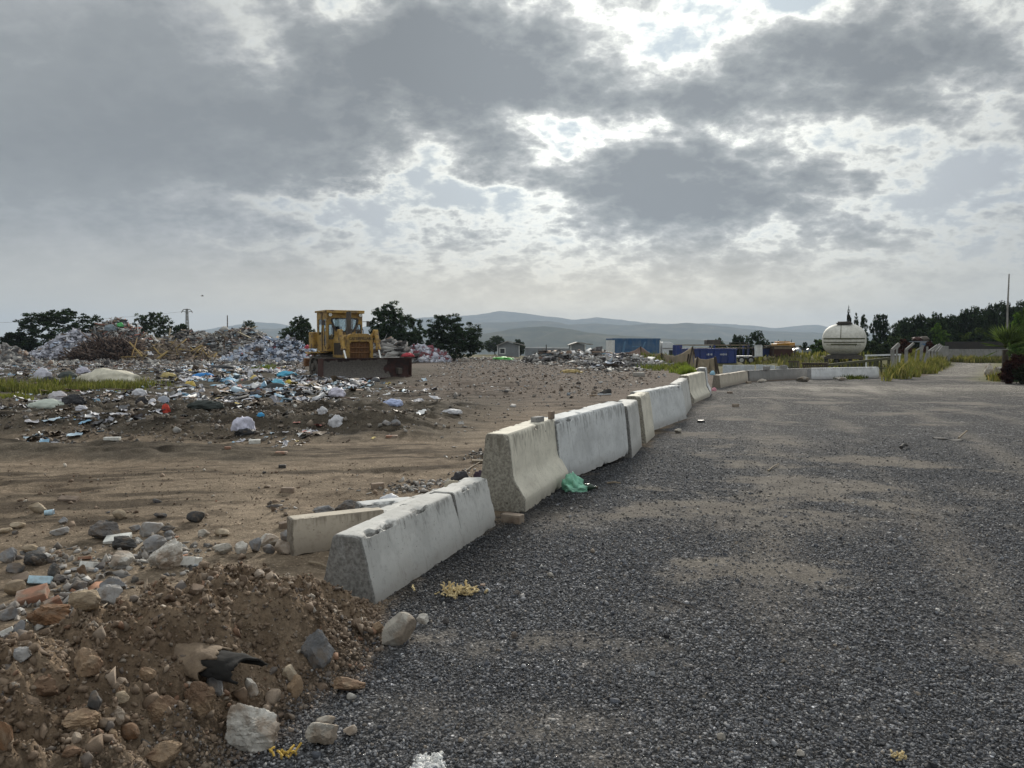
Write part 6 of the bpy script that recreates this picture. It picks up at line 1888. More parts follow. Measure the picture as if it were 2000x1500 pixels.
def build_heaps():
    fr, pl = 'frag', 'plastic'
    heap('rubbish_heap', 'big grey rubble heap with a torn reddish crest, tallest of the tip', [(160, 676), (185, 648), (205, 636), (228, 630), (245, 633), (262, 641), (285, 645), (300, 655), (320, 676)], 88, 5.0, P_GREY,
         [('lump', 1500, (.08, .34), P_GREY, (-.95, .3), fr), ('slab', 800, (.12, .45), P_MIX, (-.9, .3), fr), ('sheet', 260, (.25, .7), P_MIX, (-.8, .2), pl), ('stick', 240, (.5, 1.4), [(.36, .15, .11, 3), (.25, .20, .15, 3), (.3, .3, .3, 2)], (-.7, .1), fr)], 3)
    heap('rubbish_heap', 'sloping heap of lavender white plastic sacks left of the tallest rubble', [(54, 699), (80, 686), (105, 671), (130, 655), (150, 647), (172, 648), (186, 662), (196, 690)], 84, 4.0, P_WHITE,
         [('lump', 1700, (.10, .30), P_WHITE, (-1, .3), pl), ('sheet', 1300, (.14, .42), P_WHITE, (-1, .2), pl)], 5)
    heap('brushwood_heap', 'dark heap of tangled brushwood and roots before the rubble crest', [(146, 698), (165, 680), (190, 668), (215, 663), (240, 660), (262, 668), (274, 692)], 79, 3.0, P_BRUSH,
         [('stick', 2300, (.3, 1.1), P_BRUSH, (-1, .2), fr), ('lump', 300, (.1, .3), P_BRUSH, (-1, 0), fr), ('stick', 160, (.6, 1.5), [(.20, .15, .12, 1)], (-.9, 0), fr)], 7, 'brushwood')
    heap('earth_heap', 'smooth brown earth heap in front of the long grey rubble', [(256, 697), (285, 682), (320, 672), (350, 668), (385, 672), (415, 684), (440, 698)], 78, 3.2, P_EARTH,
         [('lump', 500, (.06, .22), P_EARTH, (-1, .1), fr), ('stick', 90, (.5, 1.6), [(.33, .24, .10, 2), (.24, .17, .08, 1)], (-.9, -.1), fr), ('sheet', 40, (.2, .5), P_MIX, (-1, 0), pl)], 9, 'earth heap')
    heap('rubbish_heap', 'long low ridge of mixed grey rubble between earth heap and sapling', [(290, 668), (320, 653), (355, 648), (390, 652), (420, 650), (450, 643), (482, 640), (510, 646), (535, 655), (560, 672)], 92, 5.0, P_GREY,
         [('lump', 2000, (.08, .32), P_GREY, (-1, .3), fr), ('slab', 1000, (.12, .45), P_MIX, (-1, .2), fr), ('sheet', 240, (.25, .6), P_MIX, (-1, .2), pl), ('stick', 180, (.5, 1.6), [(.34, .30, .22, 2), (.2, .15, .1, 2)], (-.9, .1), fr)], 11)
    heap('rubbish_heap', 'blue white heap of plastic sheeting beside the bulldozer rear', [(440, 701), (462, 686), (490, 674), (515, 664), (545, 670), (566, 661), (590, 672), (615, 690), (625, 700)], 77, 3.2, P_BLUE,
         [('lump', 1700, (.09, .28), P_BLUE, (-1, .3), pl), ('sheet', 1500, (.14, .42), P_BLUE, (-1, .2), pl), ('sheet', 160, (.2, .5), P_MIX, (-1, .1), pl), ('sheet', 14, (.3, .5), [(.62, .09, .12, 1)], (-.6, 0), pl)], 13)
    heap('rubbish_heap', 'grey heap of broken slabs right behind the bulldozer blade', [(728, 692), (738, 668), (752, 663), (766, 671), (782, 682), (800, 691)], 70, 2.4, P_GREY,
         [('slab', 220, (.3, 1.0), P_GREY, (-1, .2), fr), ('lump', 260, (.12, .35), P_GREY, (-1, .2), fr), ('sheet', 60, (.2, .5), P_WHITE, (-1, .1), pl), ('stick', 30, (.6, 1.2), [(.4, .4, .4, 1)], (-.8, 0), fr)], 15)
    heap('rubbish_heap', 'low white and wine red heap of sacks under the round pine', [(775, 694), (790, 680), (806, 675), (825, 677), (848, 680), (868, 688), (878, 691)], 74, 2.2, P_WHITE,
         [('lump', 900, (.08, .24), P_WHITE, (-1, .2), pl), ('sheet', 500, (.12, .36), P_WHITE, (-1, .1), pl), ('lump', 140, (.15, .35), [(.16, .05, .06, 1)], (-.8, .2), fr)], 17)
    heap('rubbish_heap', 'low grey heap of crushed rubble at the far end beside the dark bush', [(-60, 712), (-20, 690), (10, 679), (30, 683), (50, 692), (68, 704)], 76, 3.0, P_GREY,
         [('lump', 700, (.12, .4), P_GREY, (-1, .2), fr), ('slab', 160, (.2, .5), P_MIX, (-1, .2), fr)], 19)
    heap('rubbish_heap', 'low spread of broken concrete and boards before the shade cloth', [(1130, 702), (1165, 697), (1190, 694), (1225, 694), (1255, 700), (1285, 707), (1318, 717)], 58, 2.6, P_PALE,
         [('slab', 420, (.1, .36), P_PALE, (-1, .3), fr), ('lump', 700, (.05, .2), P_PALE, (-1, .3), fr), ('sheet', 90, (.2, .5), P_WHITE, (-1, .2), pl)], 21)
    heap('rubbish_heap', 'crushed pale rubble strewn along the plateau rim by the huts', [(1030, 692), (1070, 688), (1100, 689), (1140, 686), (1170, 684), (1200, 690)], 74, 2.2, P_GREY,
         [('slab', 260, (.15, .6), P_MIX, (-1, .3), fr), ('lump', 320, (.08, .3), P_GREY, (-1, .3), fr)], 23)


def scatter(name, n, area, size, pal, kind, mat, seed, dens=None, lift=.3, blend=0.0):
    rng = np.random.default_rng(seed)
    box, fn = area
    x = rng.uniform(box[0], box[1], n * 8 + 20000); y = rng.uniform(box[2], box[3], n * 8 + 20000)
    k = rng.random(len(x)) < fn(x, y) * (1 if dens is None else dens(x, y))
    x, y = x[k][:n], y[k][:n]; m = len(x)
    s = rng.uniform(size[0], size[1], m) * rng.uniform(.5, 1.2, m) ** 2
    z = H(x, y) + s * lift
    cols = pick_cols(rng, pal, m, .22)
    if blend:
        gc = ground_colour(x, y)[0]
        bl = np.clip(blend + 5 * (gc.mean(1) - .135) * (pal is P_GRV_REF[0]), blend, .92)[:, None]
        if pal is P_GRV_REF[0]: cols = cols * (1 - .5 * foot_dark(x, y))[:, None]
        cols = cols * (1 - bl) + bl * gc * rng.uniform(.65, 1.3, (m, 1))
    return frag_arrays(rng, np.stack([x, y, z], 1), s, cols, kind)


def stuff(name, parts, mat, smooth=False):
    V, Fa, C = merge(parts)
    tag(link_mesh(name, np_mesh(name, V, Fa, C, smooth=smooth), M[mat]), kind='stuff')


P_LIT = [(.46, .46, .49, 5), (.33, .33, .36, 5), (.60, .60, .60, 2.5), (.10, .10, .105, 4), (.045, .042, .042, 3), (.20, .16, .125, 7), (.20, .34, .46, 1.5), (.42, .33, .12, .7), (.30, .12, .10, .5), (.40, .50, .58, 1.4)]


P_GRV_REF = [None]


def build_litter():
    d1 = lambda x, y: sstep(.30, .56, fbm(x * .35, y * .5, 4, 201))
    zoneA = px_area([(-80, 790), (-80, 712), (120, 706), (420, 712), (600, 715), (640, 740), (840, 745), (900, 800), (820, 850), (600, 862), (420, 862), (300, 850), (150, 790)])
    zoneB = px_area([(330, 790), (340, 716), (560, 716), (620, 738), (760, 745), (700, 770), (600, 790)])
    zoneC = px_area([(-60, 862), (-60, 800), (300, 790), (560, 800), (800, 820), (820, 850), (560, 872), (200, 880)])
    stuff('litter', [scatter("l", 5200, zoneA, (.03, .15), P_LIT, 'sheet', 'plastic', 1, d1), scatter("l", 3600, zoneB, (.05, .24), P_LIT, 'sheet', 'plastic', 2, d1),
                     scatter("l", 1100, zoneC, (.03, .12), P_LIT, 'sheet', 'plastic', 3, d1), scatter('l', 520, zoneB, (.04, .16), P_LIT, 'lump', 'plastic', 4, d1)], 'plastic', True)
    stuff('rubble', [scatter('r', 2600, zoneA, (.012, .05), P_GREY + P_EARTH, 'lump', 'frag', 5, d1), scatter('r', 6500, zoneC, (.008, .034), P_EARTH + P_EARTH + P_GREY, 'lump', 'frag', 6, blend=.45), scatter('r', 140, zoneC, (.03, .07), P_EARTH + P_GREY, 'lump', 'frag', 66, blend=.3), scatter('r', 700, zoneB, (.05, .20), P_MIX, 'slab', 'frag', 7, d1),
                     scatter('r', 350, zoneA, (.1, .4), P_BRUSH, 'stick', 'frag', 8, d1)], 'frag')
    field = px_area([(640, 860), (860, 690), (1160, 692), (1330, 735), (1240, 770), (1000, 830), (940, 880)])
    rim = px_area([(840, 700), (880, 687), (1180, 688), (1300, 722), (1180, 730), (1000, 706)])
    far = px_area([(-80, 716), (-80, 702), (440, 702), (600, 706), (590, 716)])
    field_far = px_area([(830, 790), (850, 688), (1190, 690), (1330, 735), (1180, 775)])
    stuff('debris', [scatter('d', 6500, field, (.008, .028), P_PALE + P_EARTH + P_EARTH, 'lump', 'frag', 17, blend=.3), scatter('d', 3800, field_far, (.022, .065), P_PALE + P_EARTH, 'lump', 'frag', 18, blend=.2), scatter('d', 900, field, (.03, .09), P_PALE + P_EARTH, 'sheet', 'frag', 19, blend=.2), scatter('d', 2600, field, (.012, .045), P_GREY + [(.5, .48, .45, 4)], 'lump', 'frag', 11, blend=.4), scatter('d', 250, field, (.03, .09), P_MIX, 'slab', 'frag', 12),
                     scatter('d', 1500, rim, (.04, .20), P_GREY + [(.5, .5, .48, 3)], 'slab', 'frag', 13), scatter('d', 1400, rim, (.03, .12), P_GREY + [(.5, .48, .45, 4)], 'lump', 'frag', 14),
                     scatter('d', 2600, far, (.05, .18), P_GREY, 'lump', 'frag', 15), scatter('d', 200, field, (.06, .26), [(.25, .19, .13, 1), (.12, .1, .08, 1)], 'stick', 'frag', 16)], 'frag')
    wall_foot = px_area([(380, 1110), (360, 1060), (560, 1000), (820, 960), (950, 925), (960, 880), (905, 890), (860, 925), (620, 985), (300, 1040), (0, 1080), (0, 1240), (150, 1220), (300, 1130)])
    stuff('rubble', [scatter('w', 900, wall_foot, (.008, .03), P_GREY + P_PALE, 'lump', 'frag', 51, blend=.25), scatter('w', 160, wall_foot, (.02, .05), P_GREY + P_PALE + [(.3, .16, .10, 2)], 'slab', 'frag', 52)], 'frag')
    # pebbles on the bare earth and the mound, gravel on the road: finest near the viewer
    near = px_area([(-100, 1500), (-100, 900), (900, 900), (960, 930), (640, 1120), (740, 1200), (460, 1500)])
    P_PEB = [(.19, .14, .10, 6), (.13, .09, .062, 6), (.25, .20, .155, 3), (.38, .34, .29, .8), (.10, .095, .095, 1), (.22, .12, .075, .8)]
    mnd = (((-3.2, -.6, 1.8, 5.1)), (lambda x, y: sstep(-.15, .05, mound_mask(x, y))))
    slope = (((-3.2, -.6, 1.8, 5.1)), (lambda x, y: sstep(-.25, -.02, mound_mask(x, y)) * (.25 + .75 * sstep(.35, .05, mound_mask(x, y)))))
    stuff('pebbles', [scatter('p', 2600, near, (.003, .010), P_PEB, 'lump', 'frag', 21, blend=.6), scatter('p', 260, near, (.008, .024), P_PEB, 'lump', 'frag', 22),
                      scatter('p', 22000, mnd, (.0025, .008), P_PEB, 'lump', 'frag', 23, blend=.5), scatter('p', 7000, mnd, (.006, .017), P_PEB, 'lump', 'frag', 24, blend=.4), scatter('p', 420, mnd, (.014, .034), P_PEB, 'lump', 'frag', 25, blend=.3)], 'frag')
    P_GRV = [(.082, .087, .100, 6), (.140, .145, .160, 5), (.225, .228, .238, 4), (.030, .030, .034, 5), (.31, .30, .29, 1.6), (.19, .16, .13, 1.6), (.46, .45, .43, .35)]
    P_GRV_REF[0] = P_GRV
    rd = lambda y0, y1: (((-1.4, y1 * .75, y0, y1)), (lambda x, y: ((x > road_x(y) - .1 * np.sin(y * 9) - .05) & (np.abs(x) < y * .72 + .1)).astype(float) * (1 - .80 * dust_mask(x, y))))
    thin = lambda x, y: sstep(15.5, 5.0, y)
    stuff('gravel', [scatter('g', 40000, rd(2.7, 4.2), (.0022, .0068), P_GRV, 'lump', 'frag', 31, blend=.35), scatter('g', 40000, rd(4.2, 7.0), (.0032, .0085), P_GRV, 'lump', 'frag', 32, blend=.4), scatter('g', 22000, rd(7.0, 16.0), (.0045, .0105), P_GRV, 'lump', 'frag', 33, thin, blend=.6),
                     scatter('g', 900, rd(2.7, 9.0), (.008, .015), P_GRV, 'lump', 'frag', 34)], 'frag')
    chalk = px_area([(790, 1512), (885, 1508), (870, 1468), (810, 1470)])
    stuff('pebbles', [scatter('c', 900, chalk, (.003, .009), [(.62, .62, .60, 3), (.5, .5, .5, 2)], 'lump', 'frag', 41)], 'frag')


build_heaps()
build_litter()

# ------------------------------------------------------------------ single stones, bricks and pieces of rubbish
# material, left, right, top, foot (photo pixels), label, planes, roughness, roundness
STONES = [
    ('st_tan', 54, 89, 985, 1006, 'squarish tan stone beside the pale blue cup', 9, .04, 0),
    ('st_tan', 217, 244, 998, 1016, 'smooth tan oval stone on bare earth between cup and dark oval stone', 16, .03, .5),
    ('st_grey', 109, 131, 1012, 1025, 'small grey stone under the pale blue cup', 12, .04, .2),
    ('st_grey', 95, 130, 1033, 1047, 'flat grey stone on bare earth left of the dark rough chunk', 12, .06, .1),
    ('st_tan', 17, 45, 1022, 1034, 'thin pale slab near the frame edge, above the flat grey stone', 9, .03, 0),
    ('st_tan', -6, 19, 1033, 1044, 'thin tan slab cut by the frame edge', 9, .03, 0),
    ('st_dark', 21, 33, 1038, 1045, 'little dark stone beside the thin tan slab', 12, .05, .1),
    ('st_dark', 361, 397, 1001, 1023, 'dark oval stone lying alone on the tan earth', 14, .04, .45),
    ('st_dark', 296, 325, 1003, 1013, 'flat black chip between the grey block and the dark oval stone', 8, .05, 0),
    ('st_dark', 168, 230, 1024, 1060, 'dark rough chunk with a pale broken end behind the white tile', 12, .10, 0),
    ('st_grey', 268, 313, 1022, 1051, 'blocky blue grey stone with flat sides in the middle of the dark cluster', 8, .04, 0),
    ('st_grey', 250, 272, 1028, 1040, 'thin grey sliver behind the blocky blue grey stone', 9, .04, 0),
    ('st_dark', 313, 340, 1029, 1042, 'dark crumbly lump right of the blocky blue grey stone', 14, .09, .1),
    ('st_grey', 314, 343, 1037, 1051, 'pale flat grey stone right of the blocky blue grey stone', 10, .05, 0),
    ('st_dark', 208, 270, 1053, 1078, 'long dark lump under the white tile', 15, .10, .1),
    ('st_grey', 277, 320, 1050, 1083, 'leaning slate blue stone above the big white stone', 9, .07, 0),
    ('st_white', 279, 349, 1065, 1121, 'big white stone with brown stains on the crest of the earth mound', 13, .09, .05),
    ('st_white', 210, 258, 1083, 1113, 'pinkish white stone left of the big stained white one', 12, .07, .1),
    ('st_brown', 148, 167, 1105, 1126, 'small brown clod below the white chip', 16, .08, .2),
    ('st_grey', -8, 25, 1075, 1103, 'grey stone at the frame edge in the cluster of dark stones', 11, .06, .1),
    ('st_tan', 40, 70, 1068, 1084, 'tan rounded stone on top of the cluster by the frame edge', 14, .04, .4),
    ('st_dark', 30, 88, 1082, 1108, 'long dark rough stone in the cluster by the frame edge', 14, .10, .1),
    ('st_dark', 7, 47, 1102, 1121, 'black stone beneath the long dark rough one', 13, .08, .1),
    ('st_dark', 87, 116, 1105, 1128, 'dark grey stone standing beside the blue glazed brick', 12, .09, .1),
    ('st_dark', 95, 131, 1125, 1141, 'low dark stone right of the blue glazed brick', 13, .08, .2),
    ('st_tan', 4, 42, 1140, 1168, 'smooth tan cobble under the tan brick', 16, .03, .55),
    ('st_tan', 127, 190, 1160, 1203, 'long tan boulder leaning on the mound edge', 14, .05, .35),
    ('st_grey', 175, 232, 1150, 1192, 'grey blue stone lying against the long tan boulder', 12, .07, .1),
    ('st_grey', 190, 240, 1135, 1165, 'layered pale grey slab stone above the tan boulder', 9, .06, 0),
    ('st_dark', 132, 163, 1138, 1158, 'olive dark stone between the blue brick and the layered slab', 13, .06, .2),
    ('st_orange', 45, 125, 1190, 1231, 'big rusty orange stone at the mound edge', 15, .09, .1),
    ('st_grey', -10, 25, 1190, 1216, 'flat grey slab cut by the frame edge beside the rusty orange stone', 8, .04, 0),
    ('st_grey', 25, 48, 1215, 1240, 'small grey stone under the rusty orange one', 12, .05, .2),
    ('st_pale', 385, 408, 1036, 1050, 'small pale stone, first of the pair above the crest', 11, .06, .1),
    ('st_tan', 415, 447, 1036, 1050, 'tan rounded stone, second of the pair above the crest', 15, .03, .5),
    ('st_pale', 411, 450, 1065, 1086, 'pale lumpy stone on the crest beside the bluish white one', 14, .08, .2),
    ('st_white', 456, 483, 1060, 1084, 'bluish white angular stone on the mound crest', 9, .05, 0),
    ('st_grey', 482, 512, 1055, 1083, 'grey stone leaning on the bluish white one', 12, .06, .1),
    ('st_white', 497, 543, 1047, 1069, 'white broken stone left of the fallen tan slab', 11, .07, .1),
    ('st_grey', 544, 574, 1039, 1062, 'purplish grey stone tucked behind the fallen tan slab', 13, .06, .2),
    ('st_grey', 511, 537, 1066, 1084, 'smooth blue grey stone before the white broken one', 14, .03, .4),
    ('st_white', 534, 568, 1058, 1087, 'sharp grey white stone touching the end of the fallen tan slab', 8, .06, 0),
    ('st_dark', 650, 706, 981, 1009, 'rough dark boulder perched behind the fallen tan slab', 14, .10, .1),
    ('st_grey', 606, 652, 990, 1012, 'grey gravelly lump left of the rough dark boulder', 16, .12, .2),
    ('st_white', 675, 687, 1128, 1141, 'small white stone at the buried foot of the cracked low barrier', 11, .05, .2),
    ('st_pale', 692, 711, 1150, 1172, 'pale lump stuck against the buried foot of the cracked low barrier', 13, .08, .2),
    ('st_white', 604, 618, 1184, 1199, 'little white stone alone on the dark slope of the mound', 10, .05, .1),
    ('st_pale', 743, 812, 1205, 1269, 'large smooth cream stone at the meeting of mound and gravel', 10, .025, .12),
    ('st_white', 812, 837, 1203, 1222, 'white shard beside the large cream stone', 8, .05, 0),
    ('st_dark', 863, 878, 1208, 1223, 'round black pebble on the gravel near the white shard', 16, .05, .5),
    ('st_brown', 722, 748, 1219, 1242, 'brown grey stone wedged behind the large cream stone', 13, .08, .1),
    ('st_grey', 579, 649, 1243, 1317, 'big brown and grey rock with one flat lit side on the mound slope', 10, .07, 0),
    ('st_tan', 549, 578, 1304, 1336, 'pointed cream stone behind the brown clod', 8, .04, 0),
    ('st_brown', 556, 591, 1324, 1368, 'crumbly brown clod before the pointed cream stone', 15, .10, .2),
    ('st_brown', 643, 715, 1332, 1359, 'wide flat brown stone with a white pebble under it', 11, .09, .05),
    ('st_white', 675, 696, 1356, 1369, 'white pebble under the wide flat brown stone', 16, .02, .7),
    ('st_white', 432, 540, 1384, 1479, 'largest white craggy boulder at the bottom of the mound', 14, .09, .08),
    ('st_pale', 592, 657, 1416, 1464, 'cream stone with a sloping face near the gravel', 9, .07, .02),
    ('st_pale', 614, 654, 1404, 1422, 'flat cream stone resting behind the sloping one', 9, .04, 0),
    ('st_white', 668, 698, 1421, 1441, 'white chip at the gravel edge right of the sloping cream stone', 8, .04, 0),
    ('st_white', 473, 504, 1331, 1364, 'bluish white thin chip standing in the brown earth', 7, .04, 0),
    ('st_grey', 398, 434, 1325, 1361, 'smooth grey cobble under the torn black opening', 16, .03, .55),
    ('st_white', 493, 519, 1115, 1131, 'pale stone sunk in the upper slope of the mound', 13, .05, .3),
    ('st_brown', 135, 191, 1275, 1329, 'dark split clod of earth on the lower mound', 12, .12, .05),
    ('st_grey', 18, 60, 1270, 1299, 'grey stone by the frame edge on the mound', 13, .07, .2),
    ('st_brown', 266, 303, 1308, 1332, 'brown clod left of the torn opening', 15, .09, .2),
    ('st_brown', 345, 425, 1345, 1416, 'very large brown clod full of small stones under the torn opening', 16, .11, .15),
    ('st_brown', 268, 338, 1370, 1418, 'broad brown clod beside the very large one', 13, .11, .1),
    ('st_brown', 113, 182, 1400, 1441, 'long earthy clod above the frame edge', 14, .11, .15),
    ('st_orange', 225, 269, 1420, 1449, 'round orange brown stone in the lower mound', 18, .04, .5),
    ('st_brown', 209, 227, 1426, 1446, 'small brown stone left of the round orange one', 14, .06, .3),
    ('st_dark', 167, 195, 1356, 1401, 'dark upright shard sticking out of the earth', 7, .04, 0),
    ('st_pale', 205, 244, 1387, 1417, 'pale stone with a dark hollow right of the upright shard', 13, .10, .1),
    ('st_tan', 218, 249, 1356, 1377, 'tan stone above the pale hollow one', 13, .05, .3),
    ('st_brown', 52, 107, 1330, 1369, 'brown crumbly lump near the frame edge, lower mound', 15, .11, .2),
    ('st_pale', 135, 159, 1436, 1456, 'cream angular stone under the long earthy clod', 9, .05, 0),
    ('st_orange', -14, 21, 1414, 1477, 'reddish rounded rock cut by the frame edge', 15, .06, .3),
    ('st_brown', 272, 348, 1464, 1510, 'big brown lump cut by the bottom of the frame', 14, .11, .1),
    ('st_brown', 117, 156, 1463, 1482, 'flat brown clod near the bottom of the frame', 13, .09, .2),
    ('st_pale', 1317, 1333, 838, 847, 'small white stone on the gravel by the wide pitted barrier', 10, .05, .1),
    ('st_pale', 1555, 1584, 736, 747, 'pale broken block before the dark low barrier', 8, .05, 0),
    ('st_pale', 1480, 1500, 741, 748, 'small pale stone lying before the dark low barrier', 10, .05, .1),
    ('st_pale', 1633, 1655, 737, 744, 'pale stone at the foot of the white low barrier', 10, .06, .1),
    ('st_grey', 745, 764, 822, 833, 'grey stone at the end of the churned strip', 12, .05, .3),
    ('st_grey', 763, 783, 821, 834, 'second grey stone at the end of the churned strip, rounder', 15, .04, .5),
    ('st_pale', 1924, 1945, 712, 738, 'pale upright rock in the dry grass below the palm', 9, .06, 0),
    ('st_pale', 1952, 1984, 716, 741, 'white broken rock among the red leaves by the palm', 10, .08, 0),
    ('st_white', 1557, 1573, 1468, 1480, 'smooth white pebble near the bottom of the gravel', 15, .02, .6),
    ('st_pale', 1400, 1420, 1436, 1448, 'flat pale stone pressed into the gravel', 9, .04, .1),
    ('st_pale', 1068, 1082, 1120, 1128, 'small pale stone on the gravel past the cracked barrier', 10, .04, .2),
    ('st_dark', 1002, 1016, 1154, 1165, 'black stone on the gravel past the yellow foam', 14, .06, .3),
    ('st_dark', 998, 1012, 1236, 1250, 'black lump on the gravel below the yellow foam', 14, .08, .3),
]
BLOCKS = [   # material, left, right, top, foot, depth share, label, name, turn z, turn x, turn y
    ('brick_tan', 723, 750, 942, 957, .55, 'reddish tan brick alone on the bare earth', 'brick', 20, 0, 0),
    ('brick_tan', 547, 574, 951, 964, .5, 'tan brick on the bare earth under the black chip', 'brick', -8, 0, 0),
    ('black_plastic', 543, 558, 907, 915, .6, 'black plastic chip lying above the tan brick', 'plastic_piece', 10, 0, 0),
    ('brick_tan', 542, 578, 1013, 1035, .6, 'pinkish brick left of the fallen tan slab', 'brick', 25, 0, -6),
    ('brick_tan', 979, 1024, 1002, 1025, .55, 'brown brick wedged at the foot of the cream flared barrier', 'brick', -28, 0, 0),
    ('brick_red', 22, 82, 1150, 1183, .8, 'grey and orange brick shard under the blue glazed one', 'brick', 22, 14, -12),
    ('brick_red', 84, 116, 1162, 1190, .5, 'bright orange broken brick with a dark end', 'brick', 38, 10, -18),
    ('brick_tan', 20, 52, 1120, 1146, .9, 'tan brick leaning by the blue glazed one', 'brick', 40, 20, -15),
    ('tile_blue', 52, 98, 1122, 1147, .6, 'brick with a pale blue glazed face', 'glazed_brick', 12, -30, 6),
    ('tile_white', 198, 249, 1046, 1063, .7, 'white tile with a brown underside lying on the dark lump', 'tile', 14, 10, -5),
    ('tile_white', 345, 387, 1081, 1110, .7, 'white block right of the big stained white stone', 'tile_block', -10, -18, 0),
    ('tile_white', 154, 190, 1094, 1113, .7, 'white broken tile with a notch in the edge', 'tile', -14, -20, 0),
    ('brick_red', 150, 176, 1086, 1095, .6, 'pink tile shard behind the notched white tile', 'tile', 20, -20, 0),
    ('tile_white', -6, 22, 1226, 1241, .5, 'white shard at the frame edge below the flat grey slab', 'tile', 30, -15, -20),
    ('brick_tan', 111, 148, 969, 981, .5, 'brown curved tile piece in the far bare earth', 'tile', 8, 15, 5),
    ('conc_rough', 751, 786, 988, 1013, .5, 'small broken concrete block between the fallen slabs', 'concrete_block', 30, -20, 10),
    ('conc_rough', 1237, 1260, 726, 737, .6, 'tan concrete block alone on the far bare ground', 'concrete_block', 5, 0, 0),
    ('brick_tan', 1431, 1444, 788, 796, .6, 'brick half on the road near the bend, nearer of two', 'brick', 15, 0, 0),
    ('brick_tan', 1458, 1468, 744, 750, .6, 'brick chip at the foot of the pinkish low barrier', 'brick', 15, 0, 0),
    ('black_plastic', 1363, 1377, 820, 826, .7, 'small black chip on the road past the wide pitted barrier', 'plastic_piece', 15, 0, 0),
    ('brick_tan', 1421, 1431, 764, 769, .6, 'brick half on the road near the bend, farther of two', 'brick', 15, 0, 0),
    ('brick_red', 752, 777, 850, 856, .6, 'flat terracotta piece at the edge of the churned strip', 'tile', 5, 0, 0),
    ('brick_red', 536, 560, 882, 887, .6, 'flat pink tile on the tan earth under the white paper', 'tile', 5, 0, 0),
    ('brick_red', 437, 450, 872, 878, .8, 'pink tile chip left of the white paper', 'tile', 15, 0, 0),
    ('tile_white', 483, 507, 858, 868, .8, 'white paper sheet lying flat before the lavender bag', 'paper_sheet', 18, 0, 0),
    ('tile_white', 201, 233, 853, 861, .4, 'dirty white slab at the foot of the dark clods', 'tile', 3, 0, 0),
    ('wood', 920, 950, 898, 905, .4, 'tan board lying flat by the end of the cream flared barrier', 'plank', -6, 0, 0),
    ('brick_red', 938, 948, 1140, 1148, .7, 'orange chip on the gravel right of the yellow foam', 'tile', 15, 0, 0),
]
